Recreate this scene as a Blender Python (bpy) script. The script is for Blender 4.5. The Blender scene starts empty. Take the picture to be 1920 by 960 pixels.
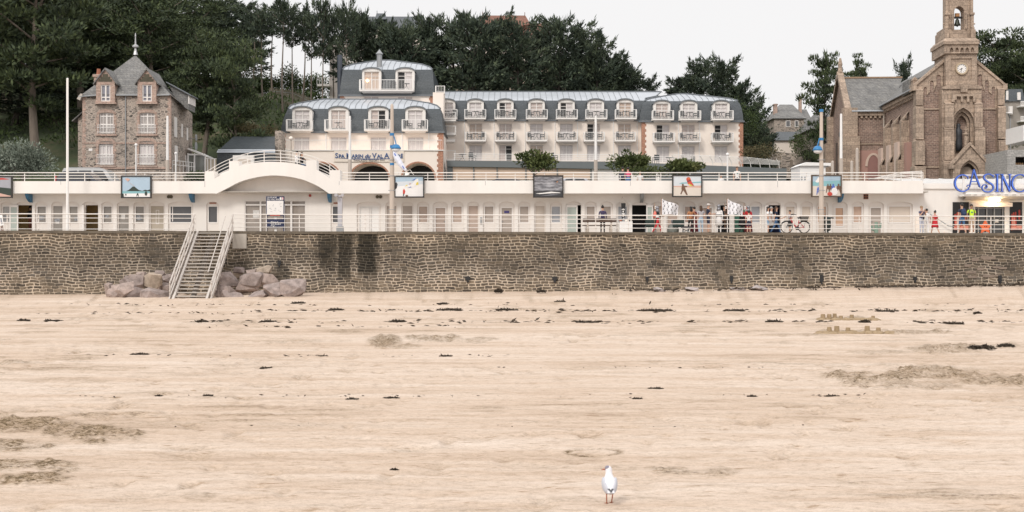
import bpy, bmesh, math, random
import numpy as np
from mathutils import Vector, Matrix
from mathutils.geometry import tessellate_polygon
S = bpy.context.scene
COL = S.collection
R = math.radians
PI = math.pi
random.seed(7)
# ---------------------------------------------------------------- camera, sky, sun, exposure
FP = 2400.0            # focal length in photo pixels (1920 wide)
CZ = 2.1               # eye height
cam = bpy.data.objects.new('camera', bpy.data.cameras.new('camera'))
COL.objects.link(cam)
cam.location = (0, 0, CZ)
cam.rotation_euler = (R(90), 0, 0)
cam.data.sensor_width = 36
cam.data.lens = 36 * FP / 1920
cam.data.clip_start = 0.1
cam.data.clip_end = 3000
cam.data.dof.use_dof = True
cam.data.dof.focus_distance = 85
cam.data.dof.aperture_fstop = 5.6
S.camera = cam
W = bpy.data.worlds.new('World')
S.world = W
W.use_nodes = True
wn, wl = W.node_tree.nodes, W.node_tree.links
wn.clear()
SUN_EL, SUN_AZ = R(40), R(208)      # azimuth clockwise from +y: behind the camera, a little to the left
sky = wn.new('ShaderNodeTexSky')
sky.sky_type = 'NISHITA'
sky.sun_disc = False
sky.sun_elevation = SUN_EL
sky.sun_rotation = SUN_AZ
sky.air_density = 1.0
sky.dust_density = 3.0
cloud = wn.new('ShaderNodeTexNoise')          # even cloud cover with very faint structure
cloud.inputs['Scale'].default_value = 1.6
cloud.inputs['Detail'].default_value = 3
cr = wn.new('ShaderNodeValToRGB')
cr.color_ramp.elements[0].color = (12.2, 12.0, 12.0, 1)
cr.color_ramp.elements[1].color = (13.2, 13.0, 12.9, 1)
wl.new(cloud.outputs['Fac'], cr.inputs['Fac'])
mx = wn.new('ShaderNodeMixRGB')
mx.inputs['Fac'].default_value = 0.93
wl.new(sky.outputs['Color'], mx.inputs['Color1'])
wl.new(cr.outputs['Color'], mx.inputs['Color2'])
bgn = wn.new('ShaderNodeBackground')
bgn.inputs['Strength'].default_value = 0.075
# an overcast sky is brighter overhead than at the horizon
tco = wn.new('ShaderNodeTexCoord'); sep = wn.new('ShaderNodeSeparateXYZ')
wl.new(tco.outputs['Generated'], sep.inputs[0])
gr = wn.new('ShaderNodeMapRange')
gr.inputs['From Min'].default_value = .22; gr.inputs['From Max'].default_value = .8
gr.inputs['To Min'].default_value = .89; gr.inputs['To Max'].default_value = 1.28
wl.new(sep.outputs[2], gr.inputs['Value'])
mg = wn.new('ShaderNodeMixRGB'); mg.blend_type = 'MULTIPLY'; mg.inputs['Fac'].default_value = 1
wl.new(mx.outputs['Color'], mg.inputs['Color1']); wl.new(gr.outputs[0], mg.inputs['Color2'])
wl.new(mg.outputs['Color'], bgn.inputs['Color'])
wo = wn.new('ShaderNodeOutputWorld')
wl.new(bgn.outputs['Background'], wo.inputs['Surface'])
sd = bpy.data.lights.new('sun', 'SUN')
sd.energy = 1.5
sd.angle = R(14)
sd.color = (1.0, 0.95, 0.88)
so = bpy.data.objects.new('sun', sd)
COL.objects.link(so)
# direction to the sun
sdir = Vector((math.sin(SUN_AZ) * math.cos(SUN_EL), math.cos(SUN_AZ) * math.cos(SUN_EL), math.sin(SUN_EL)))
so.rotation_euler = sdir.to_track_quat('Z', 'Y').to_euler()
so.location = sdir * 100
S.view_settings.view_transform = 'Standard'
S.view_settings.look = 'None'
S.view_settings.exposure = 0.2
S.view_settings.gamma = 1
S.view_settings.use_curve_mapping = False
S.cycles.max_bounces = 6
S.cycles.transparent_max_bounces = 8

# ---------------------------------------------------------------- helpers
def fx(X, D): return (X - 960) * D / FP
def fz(Y, D): return CZ + (480 - Y) * D / FP
def P(X, Y, D): return Vector((fx(X, D), D, fz(Y, D)))
def pz(x): return 3.54 - 0.0026 * x          # promenade level
WLOC = {}

def wloc(o): return WLOC[o.name] if o is not None else Vector((0, 0, 0))

def tag(o, label=None, cat=None, group=None, kind=None):
    if label: o['label'] = label
    if cat: o['category'] = cat
    if group: o['group'] = group
    if kind: o['kind'] = kind
    return o

def thing(name, label, cat, loc=(0, 0, 0), group=None):
    o = bpy.data.objects.new(name, None)
    COL.objects.link(o)
    o.empty_display_size = 0.3
    o.location = loc
    WLOC[o.name] = Vector(loc)
    return tag(o, label, cat, group)

def link(name, me, parent=None, loc=(0, 0, 0)):
    o = bpy.data.objects.new(name, me)
    COL.objects.link(o)
    WLOC[o.name] = Vector(loc)
    o.location = Vector(loc) - wloc(parent)
    if parent is not None: o.parent = parent
    return o

def kids(o): return [c for c in COL.objects if c.parent == o]

def copy_tree(o, loc=None, parent=None, label=None, rz=None, top=True, _ch=None):
    """Copy a thing (or a part) with its parts and sub-parts."""
    c = o.copy()
    COL.objects.link(c)
    if parent is not None: c.parent = parent
    if loc is not None:
        c.location = Vector(loc) - (wloc(parent) if top else Vector((0, 0, 0)))
        WLOC[c.name] = Vector(loc)
    if rz is not None: c.rotation_euler = (0, 0, rz)
    if label: c['label'] = label
    for ch in o.children: copy_tree(ch, None, c, top=False)
    return c

class MB:
    def __init__(s): s.v = []; s.f = []; s.m = []
    def add(s, vs, fs, m=0):
        b = len(s.v)
        s.v += [tuple(v) for v in vs]
        s.f += [tuple(i + b for i in f) for f in fs]
        s.m += [m] * len(fs)
        return s
    def box(s, x0, x1, y0, y1, z0, z1, m=0):
        if x1 < x0: x0, x1 = x1, x0
        if z1 < z0: z0, z1 = z1, z0
        return s.add([(x0,y0,z0),(x1,y0,z0),(x1,y1,z0),(x0,y1,z0),(x0,y0,z1),(x1,y0,z1),(x1,y1,z1),(x0,y1,z1)],
                     [(0,1,5,4),(1,2,6,5),(2,3,7,6),(3,0,4,7),(4,5,6,7),(3,2,1,0)], m)
    def quad(s, a, b, c, d, m=0): return s.add([a, b, c, d], [(0, 1, 2, 3)], m)
    def tri(s, a, b, c, m=0): return s.add([a, b, c], [(0, 1, 2)], m)
    def face(s, pts, holes, y, m=0):
        """flat polygon with holes in the xz plane at depth y, facing the camera"""
        loops = [[Vector((p[0], 0, p[1])) for p in pts]] + [[Vector((p[0], 0, p[1])) for p in h] for h in holes]
        flat = [q for l in loops for q in l]
        tr = tessellate_polygon(loops)
        fs = []
        for t in tr:
            a, b, c = (flat[i] for i in t)
            if (b.x-a.x)*(c.z-a.z)-(b.z-a.z)*(c.x-a.x) < 0: t = (t[0], t[2], t[1])
            fs.append(tuple(t))
        return s.add([(q.x, y, q.z) for q in flat], fs, m)
    def rim(s, pts, y0, y1, m=0):
        n = len(pts)
        vs = [(p[0], y0, p[1]) for p in pts] + [(p[0], y1, p[1]) for p in pts]
        return s.add(vs, [(i, (i+1) % n, n+(i+1) % n, n+i) for i in range(n)], m)
    def prism(s, pts, y0, y1, holes=(), m=0, back=True, mr=None):
        """polygon in xz (with holes) extruded along y"""
        s.face(pts, holes, y0, m)
        if back: s.face(pts, holes, y1, m)
        s.rim(pts, y0, y1, m if mr is None else mr)
        for h in holes: s.rim(h, y0, y1, m if mr is None else mr)
        return s
    def tube(s, pts, r, n=6, m=0, cap=True):
        pts = [Vector(p) for p in pts]
        k = len(pts)
        rs = r if isinstance(r, (list, tuple)) else [r] * k
        vs = []
        up = None
        for i, p in enumerate(pts):
            d = (pts[min(i+1, k-1)] - pts[max(i-1, 0)])
            if d.length < 1e-9: d = Vector((0, 0, 1))
            d.normalize()
            if up is None:
                up = Vector((0, 0, 1)) if abs(d.z) < .9 else Vector((1, 0, 0))
            a = d.cross(up)
            if a.length < 1e-4: a = d.cross(Vector((0.3, 1, 0.2)))
            a.normalize(); b = a.cross(d).normalized(); up = b
            for j in range(n):
                t = 2*PI*(j+.5)/n
                vs.append(p + (a*math.cos(t) + b*math.sin(t)) * rs[i])
        fs = [(i*n+j, i*n+(j+1) % n, (i+1)*n+(j+1) % n, (i+1)*n+j) for i in range(k-1) for j in range(n)]
        if cap: fs += [tuple(range(n))[::-1], tuple((k-1)*n+j for j in range(n))]
        return s.add(vs, fs, m)
    def lathe(s, prof, c=(0, 0, 0), n=12, m=0):
        """prof: list of (radius, z)"""
        vs = [(c[0]+r*math.cos(2*PI*j/n), c[1]+r*math.sin(2*PI*j/n), c[2]+z) for r, z in prof for j in range(n)]
        k = len(prof)
        fs = [(i*n+j, i*n+(j+1) % n, (i+1)*n+(j+1) % n, (i+1)*n+j) for i in range(k-1) for j in range(n)]
        fs += [tuple(range(n))[::-1], tuple((k-1)*n+j for j in range(n))]
        return s.add(vs, fs, m)
    def ell(s, c, r, nu=12, nv=8, m=0, rot=None):
        vs = []; c = Vector(c)
        for i in range(nv+1):
            ph = PI*i/nv
            for j in range(nu):
                t = 2*PI*j/nu
                q = Vector((r[0]*math.sin(ph)*math.cos(t), r[1]*math.sin(ph)*math.sin(t), -r[2]*math.cos(ph)))
                if rot is not None: q = rot @ q
                vs.append(c+q)
        fs = []
        for i in range(nv):
            for j in range(nu):
                fs.append((i*nu+j, i*nu+(j+1) % nu, (i+1)*nu+(j+1) % nu, (i+1)*nu+j))
        return s.add(vs, fs, m)
    def ribbon(s, pts, w, y0, y1, m=0, closed=False):
        """a stroke in the xz plane with width(s) w, extruded y0..y1"""
        k = len(pts); L = []; Rr = []
        for i, p in enumerate(pts):
            a = pts[(i-1) % k] if (closed or i > 0) else pts[i]
            b = pts[(i+1) % k] if (closed or i < k-1) else pts[i]
            d = Vector((b[0]-a[0], b[1]-a[1])); d = d.normalized() if d.length > 0 else Vector((1, 0))
            ww = (w[i] if isinstance(w, (list, tuple)) else w)/2
            L.append((p[0]-d.y*ww, p[1]+d.x*ww)); Rr.append((p[0]+d.y*ww, p[1]-d.x*ww))
        vs = [(q[0], y0, q[1]) for q in L]+[(q[0], y0, q[1]) for q in Rr]+[(q[0], y1, q[1]) for q in L]+[(q[0], y1, q[1]) for q in Rr]
        fs = []
        for i in range(k if closed else k-1):
            j = (i+1) % k
            fs += [(i, k+i, k+j, j), (2*k+i, 2*k+j, 3*k+j, 3*k+i), (i, j, 2*k+j, 2*k+i), (k+i, 3*k+i, 3*k+j, k+j)]
        if not closed: fs += [(0, 2*k, 3*k, k), (k-1, 2*k-1, 4*k-1, 3*k-1)]
        return s.add(vs, fs, m)
    def mesh(s, name, mats, loc=(0, 0, 0), smooth=False, fixn=True):
        me = bpy.data.meshes.new(name)
        l = Vector(loc)
        me.from_pydata([(v[0]-l.x, v[1]-l.y, v[2]-l.z) for v in s.v], [], s.f)
        if not isinstance(mats, (list, tuple)): mats = [mats]
        for m in mats: me.materials.append(m)
        if len(mats) > 1: me.polygons.foreach_set('material_index', s.m)
        if smooth: me.polygons.foreach_set('use_smooth', [True]*len(s.f))
        me.update()
        if fixn:
            bm = bmesh.new(); bm.from_mesh(me)
            bmesh.ops.recalc_face_normals(bm, faces=bm.faces)
            bm.to_mesh(me); bm.free()
        return me
    def build(s, name, mats, parent=None, loc=None, smooth=False, fixn=True):
        if loc is None: loc = wloc(parent) if parent is not None else (0, 0, 0)
        return link(name, s.mesh(name, mats, loc, smooth, fixn), parent, loc)

def arc(cx, cz, rx, rz, a0, a1, n):
    return [(cx+rx*math.cos(a0+(a1-a0)*i/n), cz+rz*math.sin(a0+(a1-a0)*i/n)) for i in range(n+1)]
def rect(x0, x1, z0, z1): return [(x0, z0), (x1, z0), (x1, z1), (x0, z1)]
def archpts(x0, x1, z0, zs, zt, n=10):
    """opening with a round or segmental head"""
    return [(x0, z0), (x1, z0)] + arc((x0+x1)/2, zs, (x1-x0)/2, zt-zs, 0, PI, n)
def pointed(x0, x1, z0, zs, zt, n=7):
    c = (x0+x1)/2; w = (x1-x0)/2; h = zt-zs
    rr = (w*w+h*h)/(2*w)          # arcs centred on the springing line
    a = math.asin(min(1, h/rr))
    right = [(x1-rr+rr*math.cos(a*i/n), zs+rr*math.sin(a*i/n)) for i in range(n+1)]
    left = [(2*c-p[0], p[1]) for p in right[::-1]][1:]
    return [(x0, z0), (x1, z0)]+right+left
def smooth_path(pts, n=6):
    out = []
    k = len(pts)
    for i in range(k-1):
        p0 = Vector(pts[max(i-1, 0)]); p1 = Vector(pts[i]); p2 = Vector(pts[i+1]); p3 = Vector(pts[min(i+2, k-1)])
        for j in range(n):
            t = j/n
            out.append(tuple(.5*((2*p1)+(p2-p0)*t+(2*p0-5*p1+4*p2-p3)*t*t+(3*p1-p0-3*p2+p3)*t**3)))
    out.append(tuple(pts[-1]))
    return out

def text_mesh(body, size, mat_, ext=0.01, align='CENTER', shear=0.0, spacing=1.0, offset=0.0):
    cu = bpy.data.curves.new('lettering', 'FONT')
    cu.body = body; cu.size = size; cu.extrude = ext; cu.align_x = align; cu.shear = shear; cu.space_character = spacing
    cu.offset = offset
    cu.resolution_u = 3
    o = bpy.data.objects.new('lettering_source', cu)
    COL.objects.link(o)
    dg = bpy.context.evaluated_depsgraph_get()
    me = bpy.data.meshes.new_from_object(o.evaluated_get(dg))
    bpy.data.objects.remove(o); 
    me.transform(Matrix.Rotation(R(90), 4, 'X'))
    me.materials.clear(); me.materials.append(mat_)
    return me

# ---------------------------------------------------------------- materials
def nmat(name):
    m = bpy.data.materials.new(name); m.use_nodes = True
    nt = m.node_tree
    b = nt.nodes['Principled BSDF']
    return m, nt.nodes, nt.links, b
def N(nodes, t, **kw):
    n = nodes.new('ShaderNode'+t)
    for k, v in kw.items():
        if k in n.inputs: n.inputs[k].default_value = v
        else: setattr(n, k, v)
    return n
def ramp(nodes, stops, interp='LINEAR'):
    r = nodes.new('ShaderNodeValToRGB')
    e = r.color_ramp.elements
    while len(e) < len(stops): e.new(.5)
    for i, (p, c) in enumerate(stops):
        e[i].position = p
        e[i].color = (*c, 1) if len(c) == 3 else c
    r.color_ramp.interpolation = interp
    return r
def mul(c, k): return tuple(min(1, x*k) for x in c)
MC = {}
def mat(name, col, rough=.7, var=.1, scale=2.0, bump=0.0, metal=0.0, spec=.4, coat=0.0, emit=0.0, streak=False):
    if name in MC: return MC[name]
    m, nd, lk, b = nmat(name)
    b.inputs['Roughness'].default_value = rough
    b.inputs['Metallic'].default_value = metal
    b.inputs['Specular IOR Level'].default_value = spec
    b.inputs['Coat Weight'].default_value = coat
    b.inputs['Coat Roughness'].default_value = .05
    tc = N(nd, 'NewGeometry')
    vec = tc.outputs['Position']
    if streak:
        mp = N(nd, 'Mapping'); mp.inputs['Scale'].default_value = (1, 1, .18)
        lk.new(vec, mp.inputs['Vector']); vec = mp.outputs['Vector']
    n1 = N(nd, 'TexNoise', Scale=scale, Detail=6.0, Roughness=.65)
    lk.new(vec, n1.inputs['Vector'])
    r = ramp(nd, [(.3, mul(col, 1-var)), (.55, col), (.8, mul(col, 1+var*.7))])
    lk.new(n1.outputs['Fac'], r.inputs['Fac'])
    lk.new(r.outputs['Color'], b.inputs['Base Color'])
    if bump:
        n2 = N(nd, 'TexNoise', Scale=scale*9, Detail=4.0)
        lk.new(vec, n2.inputs['Vector'])
        bp = N(nd, 'Bump', Strength=bump, Distance=.03)
        lk.new(n2.outputs['Fac'], bp.inputs['Height'])
        lk.new(bp.outputs['Normal'], b.inputs['Normal'])
    if emit:
        b.inputs['Emission Color'].default_value = (*col, 1)
        b.inputs['Emission Strength'].default_value = emit
    MC[name] = m
    return m

def wallvec(nd, lk, sx=1, sz=1):
    g = N(nd, 'NewGeometry')
    sp = N(nd, 'SeparateXYZ'); lk.new(g.outputs['Position'], sp.inputs[0])
    ad = N(nd, 'Math', operation='ADD'); lk.new(sp.outputs[0], ad.inputs[0]); lk.new(sp.outputs[1], ad.inputs[1])
    cb = N(nd, 'CombineXYZ'); lk.new(ad.outputs[0], cb.inputs[0]); lk.new(sp.outputs[2], cb.inputs[1])
    mp = N(nd, 'Mapping'); mp.inputs['Scale'].default_value = (sx, sz, 1)
    lk.new(cb.outputs[0], mp.inputs['Vector'])
    return mp.outputs['Vector'], sp

def masonry(name, bw, bh, c1, c2, mortar, msize=.02, rough=.85, bump=.5, blotch=.25, tint=None):
    """coursed stone or brick through the Brick texture, with weathering"""
    m, nd, lk, b = nmat(name)
    v, sp = wallvec(nd, lk)
    nz = N(nd, 'TexNoise', Scale=2.5, Detail=3.0)
    lk.new(v, nz.inputs['Vector'])
    mxv = N(nd, 'MixRGB', blend_type='LINEAR_LIGHT'); mxv.inputs['Fac'].default_value = .02
    lk.new(v, mxv.inputs['Color1']); lk.new(nz.outputs['Color'], mxv.inputs['Color2'])
    br = N(nd, 'TexBrick', Scale=1.0)
    br.inputs['Brick Width'].default_value = bw
    br.inputs['Row Height'].default_value = bh
    br.inputs['Mortar Size'].default_value = msize
    br.inputs['Mortar Smooth'].default_value = .3
    br.inputs['Bias'].default_value = 0
    br.inputs['Color1'].default_value = (*c1, 1)
    br.inputs['Color2'].default_value = (*c2, 1)
    br.inputs['Mortar'].default_value = (*mortar, 1)
    br.offset = .5; br.squash = 1.0
    lk.new(mxv.outputs['Color'], br.inputs['Vector'])
    n2 = N(nd, 'TexNoise', Scale=.9, Detail=8.0, Roughness=.7)
    lk.new(v, n2.inputs['Vector'])
    rr = ramp(nd, [(.3, (1-blotch,)*3), (.7, (1+blotch,)*3)])
    lk.new(n2.outputs['Fac'], rr.inputs['Fac'])
    mm = N(nd, 'MixRGB', blend_type='MULTIPLY'); mm.inputs['Fac'].default_value = 1
    lk.new(br.outputs['Color'], mm.inputs['Color1']); lk.new(rr.outputs['Color'], mm.inputs['Color2'])
    n3 = N(nd, 'TexNoise', Scale=7.0, Detail=4.0)
    lk.new(v, n3.inputs['Vector'])
    r3 = ramp(nd, [(.35, (.75,)*3), (.65, (1.2,)*3)])
    lk.new(n3.outputs['Fac'], r3.inputs['Fac'])
    m3 = N(nd, 'MixRGB', blend_type='MULTIPLY'); m3.inputs['Fac'].default_value = 1
    lk.new(mm.outputs['Color'], m3.inputs['Color1']); lk.new(r3.outputs['Color'], m3.inputs['Color2'])
    lk.new(m3.outputs['Color'], b.inputs['Base Color'])
    b.inputs['Roughness'].default_value = rough
    bp = N(nd, 'Bump', Strength=bump, Distance=.03); bp.invert = True
    lk.new(br.outputs['Fac'], bp.inputs['Height'])
    lk.new(bp.outputs['Normal'], b.inputs['Normal'])
    MC[name] = m
    return m

def _math(nd, lk, op, a, c=None, d=None):
    n = nd.new('ShaderNodeMath'); n.operation = op
    for i, x in enumerate((a, c, d)):
        if x is None: continue
        if isinstance(x, (int, float)): n.inputs[i].default_value = x
        else: lk.new(x, n.inputs[i])
    return n.outputs[0]
def rubble(name, sx, sz, cols, mortar, mw=.06, bump=.6, sea=False):
    """irregular rubble stone: Voronoi cells with pale joints"""
    m, nd, lk, b = nmat(name)
    v, sp = wallvec(nd, lk)
    nz = N(nd, 'TexNoise', Scale=1.7, Detail=3.0)
    lk.new(v, nz.inputs['Vector'])
    mxv = N(nd, 'MixRGB', blend_type='LINEAR_LIGHT'); mxv.inputs['Fac'].default_value = .11
    lk.new(v, mxv.inputs['Color1']); lk.new(nz.outputs['Color'], mxv.inputs['Color2'])
    mp = N(nd, 'Mapping'); mp.inputs['Scale'].default_value = (sx, sz, 1)
    lk.new(mxv.outputs['Color'], mp.inputs['Vector'])
    va = N(nd, 'TexVoronoi', voronoi_dimensions='2D', feature='F1'); vb = N(nd, 'TexVoronoi', voronoi_dimensions='2D', feature='DISTANCE_TO_EDGE')
    for q in (va, vb):
        q.inputs['Scale'].default_value = 1; q.inputs['Randomness'].default_value = .95
        lk.new(mp.outputs['Vector'], q.inputs['Vector'])
    vcol, vdist = va.outputs['Color'], vb.outputs['Distance']
    if sea:
        # roughly coursed rubble: wavering rows, each cut into stones of its own lengths
        M = lambda op, a, c=None, d=None: _math(nd, lk, op, a, c, d)
        s2 = N(nd, 'SeparateXYZ'); lk.new(mxv.outputs['Color'], s2.inputs[0])
        nw = N(nd, 'TexNoise', Scale=.45, Detail=2.0); lk.new(v, nw.inputs['Vector'])
        rz = M('MULTIPLY_ADD', nw.outputs['Fac'], 2.6, M('MULTIPLY', s2.outputs[1], sz))
        row = M('FLOOR', rz); fr = M('FRACT', rz)
        dz = M('SUBTRACT', .5, M('ABSOLUTE', M('SUBTRACT', fr, .5)))
        wv = M('MULTIPLY_ADD', row, 57.31, M('MULTIPLY', s2.outputs[0], sx))
        v1 = N(nd, 'TexVoronoi', voronoi_dimensions='1D', feature='F1'); v2 = N(nd, 'TexVoronoi', voronoi_dimensions='1D', feature='DISTANCE_TO_EDGE')
        for q in (v1, v2): q.inputs['Scale'].default_value = 1; q.inputs['Randomness'].default_value = .9; lk.new(wv, q.inputs['W'])
        vcol = v1.outputs['Color']; vdist = M('SMOOTH_MIN', M('MULTIPLY', v2.outputs['Distance'], 1.25), M('MULTIPLY', dz, .55), .16)
        vdist = M('ADD', vdist, .03)
    sc = N(nd, 'SeparateColor'); lk.new(vcol, sc.inputs[0])
    k = len(cols)
    rc = ramp(nd, [(i/(k-1), c) for i, c in enumerate(cols)])
    lk.new(sc.outputs[0], rc.inputs['Fac'])
    n3 = N(nd, 'TexNoise', Scale=9.0, Detail=5.0)
    lk.new(v, n3.inputs['Vector'])
    r3 = ramp(nd, [(.3, (.7,)*3), (.7, (1.3,)*3)])
    lk.new(n3.outputs['Fac'], r3.inputs['Fac'])
    m3 = N(nd, 'MixRGB', blend_type='MULTIPLY'); m3.inputs['Fac'].default_value = 1
    lk.new(rc.outputs['Color'], m3.inputs['Color1']); lk.new(r3.outputs['Color'], m3.inputs['Color2'])
    # mortar width varies
    n4 = N(nd, 'TexNoise', Scale=.5, Detail=4.0); lk.new(v, n4.inputs['Vector'])
    mr = N(nd, 'MapRange'); mr.inputs['From Min'].default_value = .35; mr.inputs['From Max'].default_value = .65
    mr.inputs['To Min'].default_value = mw*.55; mr.inputs['To Max'].default_value = mw*1.6
    lk.new(n4.outputs['Fac'], mr.inputs['Value'])
    dv = N(nd, 'Math', operation='DIVIDE'); lk.new(vdist, dv.inputs[0]); lk.new(mr.outputs[0], dv.inputs[1])
    st = N(nd, 'MapRange', interpolation_type='SMOOTHSTEP'); st.inputs['From Min'].default_value = .6; st.inputs['From Max'].default_value = 1.3
    lk.new(dv.outputs[0], st.inputs['Value'])
    mm = N(nd, 'MixRGB'); mm.inputs['Color1'].default_value = (*mortar, 1)
    lk.new(st.outputs[0], mm.inputs['Fac']); lk.new(m3.outputs['Color'], mm.inputs['Color2'])
    out = mm.outputs['Color']
    if sea:
        # lichen-dark upper courses, black run-off streaks below the drain outlets, paler foot
        nb = N(nd, 'TexNoise', Scale=.35, Detail=5.0, Roughness=.6); lk.new(v, nb.inputs['Vector'])
        zz = N(nd, 'MapRange'); zz.inputs['From Min'].default_value = 0.2; zz.inputs['From Max'].default_value = 3.0
        lk.new(sp.outputs[2], zz.inputs['Value'])
        ad = N(nd, 'Math', operation='ADD'); lk.new(zz.outputs[0], ad.inputs[0]); lk.new(nb.outputs['Fac'], ad.inputs[1])
        rd = ramp(nd, [(0, (1.22, 1.15, 1.05)), (.33, (1.1, 1.05, .98)), (.46, (.95, .93, .9)), (.60, (.74, .72, .69)), (.78, (.68, .66, .62)), (.9, (.95, .9, .82))])
        h2 = N(nd, 'Math', operation='MULTIPLY'); h2.inputs[1].default_value = .58
        lk.new(ad.outputs[0], h2.inputs[0]); lk.new(h2.outputs[0], rd.inputs['Fac'])
        ml = N(nd, 'MixRGB', blend_type='MULTIPLY'); ml.inputs['Fac'].default_value = 1
        lk.new(out, ml.inputs['Color1']); lk.new(rd.outputs['Color'], ml.inputs['Color2']); out = ml.outputs['Color']
        # run-off streaks
        ns = N(nd, 'TexNoise', Scale=1.0, Detail=4.0); mps = N(nd, 'Mapping'); mps.inputs['Scale'].default_value = (2.2, .35, 1)
        lk.new(v, mps.inputs['Vector']); lk.new(mps.outputs['Vector'], ns.inputs['Vector'])
        tot = None
        for (c, w, k2, zlo) in ((-11.0, .55, .75, .9), (-9.9, .45, .9, .3), (-8.6, .62, 1.0, .6), (-13.6, .5, .55, 9), (-10.4, 1.5, .22, .2)):
            s1 = N(nd, 'Math', operation='SUBTRACT'); s1.inputs[1].default_value = c+76
            lk.new(N(nd, 'Math', operation='ADD').outputs[0], s1.inputs[0])
            av = s1.inputs[0].links[0].from_node
            lk.new(sp.outputs[0], av.inputs[0]); av.inputs[1].default_value = 76
            ab = N(nd, 'Math', operation='ABSOLUTE'); lk.new(s1.outputs[0], ab.inputs[0])
            sb = N(nd, 'Math', operation='MULTIPLY_ADD'); lk.new(ns.outputs['Fac'], sb.inputs[0]); sb.inputs[1].default_value = -1.1*w*1.4; lk.new(ab.outputs[0], sb.inputs[2])
            m1 = N(nd, 'MapRange', interpolation_type='SMOOTHSTEP'); m1.inputs['From Min'].default_value = w*.45; m1.inputs['From Max'].default_value = -.1*w
            m1.inputs['To Min'].default_value = 0; m1.inputs['To Max'].default_value = k2
            lk.new(sb.outputs[0], m1.inputs['Value'])
            zz2 = N(nd, 'MapRange', interpolation_type='SMOOTHSTEP')
            if zlo > 5:
                zz2.inputs['From Min'].default_value = 2.0; zz2.inputs['From Max'].default_value = 1.3
            else:
                zz2.inputs['From Min'].default_value = zlo; zz2.inputs['From Max'].default_value = zlo+.7
            lk.new(sp.outputs[2], zz2.inputs['Value'])
            pr = N(nd, 'Math', operation='MULTIPLY'); lk.new(m1.outputs[0], pr.inputs[0]); lk.new(zz2.outputs[0], pr.inputs[1])
            if tot is None: tot = pr.outputs[0]
            else:
                mxx = N(nd, 'Math', operation='MAXIMUM'); lk.new(tot, mxx.inputs[0]); lk.new(pr.outputs[0], mxx.inputs[1]); tot = mxx.outputs[0]
        mb_ = N(nd, 'MixRGB'); lk.new(tot, mb_.inputs['Fac']); lk.new(out, mb_.inputs['Color1'])
        dk = N(nd, 'MixRGB', blend_type='MULTIPLY'); dk.inputs['Fac'].default_value = 1; dk.inputs['Color2'].default_value = (.22, .23, .22, 1)
        lk.new(out, dk.inputs['Color1']); lk.new(dk.outputs['Color'], mb_.inputs['Color2']); out = mb_.outputs['Color']
    lk.new(out, b.inputs['Base Color'])
    b.inputs['Roughness'].default_value = .88
    b.inputs['Specular IOR Level'].default_value = .25
    hh = N(nd, 'Math', operation='MULTIPLY_ADD'); hh.inputs[1].default_value = .35
    lk.new(n3.outputs['Fac'], hh.inputs[0]); lk.new(st.outputs[0], hh.inputs[2])
    bp = N(nd, 'Bump', Strength=bump, Distance=.05)
    lk.new(hh.outputs[0], bp.inputs['Height']); lk.new(bp.outputs['Normal'], b.inputs['Normal'])
    MC[name] = m
    return m

WHITE = mat('white_render', (.81, .775, .74), .8, .08, .7, .1, streak=True)
WHITE2 = mat('white_paint', (.82, .80, .78), .5, .03)
OFFW = mat('arcade_render', (.78, .735, .695), .8, .08, .6, .1, streak=True)
RAIL = mat('rail_paint', (.74, .70, .66), .45, .08, 3)
CREAM = mat('cream_render', (.87, .775, .695), .85, .03, .25, .05, streak=True)
SLATE = masonry('slate_hotel', .34, .18, (.052, .062, .070), (.066, .076, .084), (.035, .042, .048), .012, .5, .35, .1)
ZINC = mat('zinc_sheet', (.50, .53, .57), .42, .1, .8, metal=.35)
ZINCD = mat('zinc_dark', (.17, .185, .20), .5, .1, metal=.3)
BRICKO = masonry('orange_brick', .23, .075, (.42, .17, .10), (.36, .14, .085), (.5, .36, .27), .012, .85, .3, .1)
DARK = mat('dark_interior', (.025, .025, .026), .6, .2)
CURT = mat('curtained_glass', (.58, .49, .45), .4, .12, 5, coat=.8, streak=True)
CURT2 = mat('net_curtain_glass', (.66, .61, .60), .4, .1, 7, coat=.8, streak=True)
CURT3 = mat('warm_curtain_glass', (.56, .44, .36), .4, .1, 5, coat=.8, streak=True)
GLASSD = mat('dark_glass', (.06, .062, .068), .08, .2, 1, coat=.6)
GLASSG = mat('grey_glass', (.13, .125, .13), .12, .1, 1, coat=.6)
WICK = mat('dark_wicker', (.085, .09, .095), .6, .2, 20)
SEAST = rubble('seawall_stone', 2.25, 5.9, [(.065, .056, .047), (.105, .09, .072), (.14, .116, .09), (.09, .079, .068), (.205, .168, .128), (.125, .112, .097), (.155, .125, .093)], (.50, .43, .36), .085, .7, sea=True)
VILST = rubble('villa_rubble', 2.9, 5.6, [(.10, .09, .08), (.28, .24, .21), (.39, .33, .28), (.45, .38, .325), (.19, .17, .15), (.37, .31, .27)], (.50, .42, .36), .085, .5)
PINKG = masonry('pink_granite', .5, .32, (.46, .325, .265), (.40, .285, .235), (.48, .40, .34), .015, .85, .3, .15)
ASHLAR = masonry('church_ashlar', .78, .44, (.44, .338, .26), (.315, .24, .185), (.19, .148, .122), .014, .85, .35, .25)
CBRICK = masonry('church_rubble_brick', .38, .17, (.315, .215, .172), (.215, .15, .125), (.40, .32, .265), .018, .9, .5, .25)
SLATEO = masonry('old_slate', .3, .2, (.165, .162, .158), (.215, .208, .195), (.10, .10, .105), .012, .7, .4, .35)
CONC = mat('concrete', (.46, .42, .37), .85, .15, 1.5, .2, streak=True)
CONCP = mat('pole_concrete', (.52, .45, .39), .85, .12, 2.5, .15, streak=True)
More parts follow.
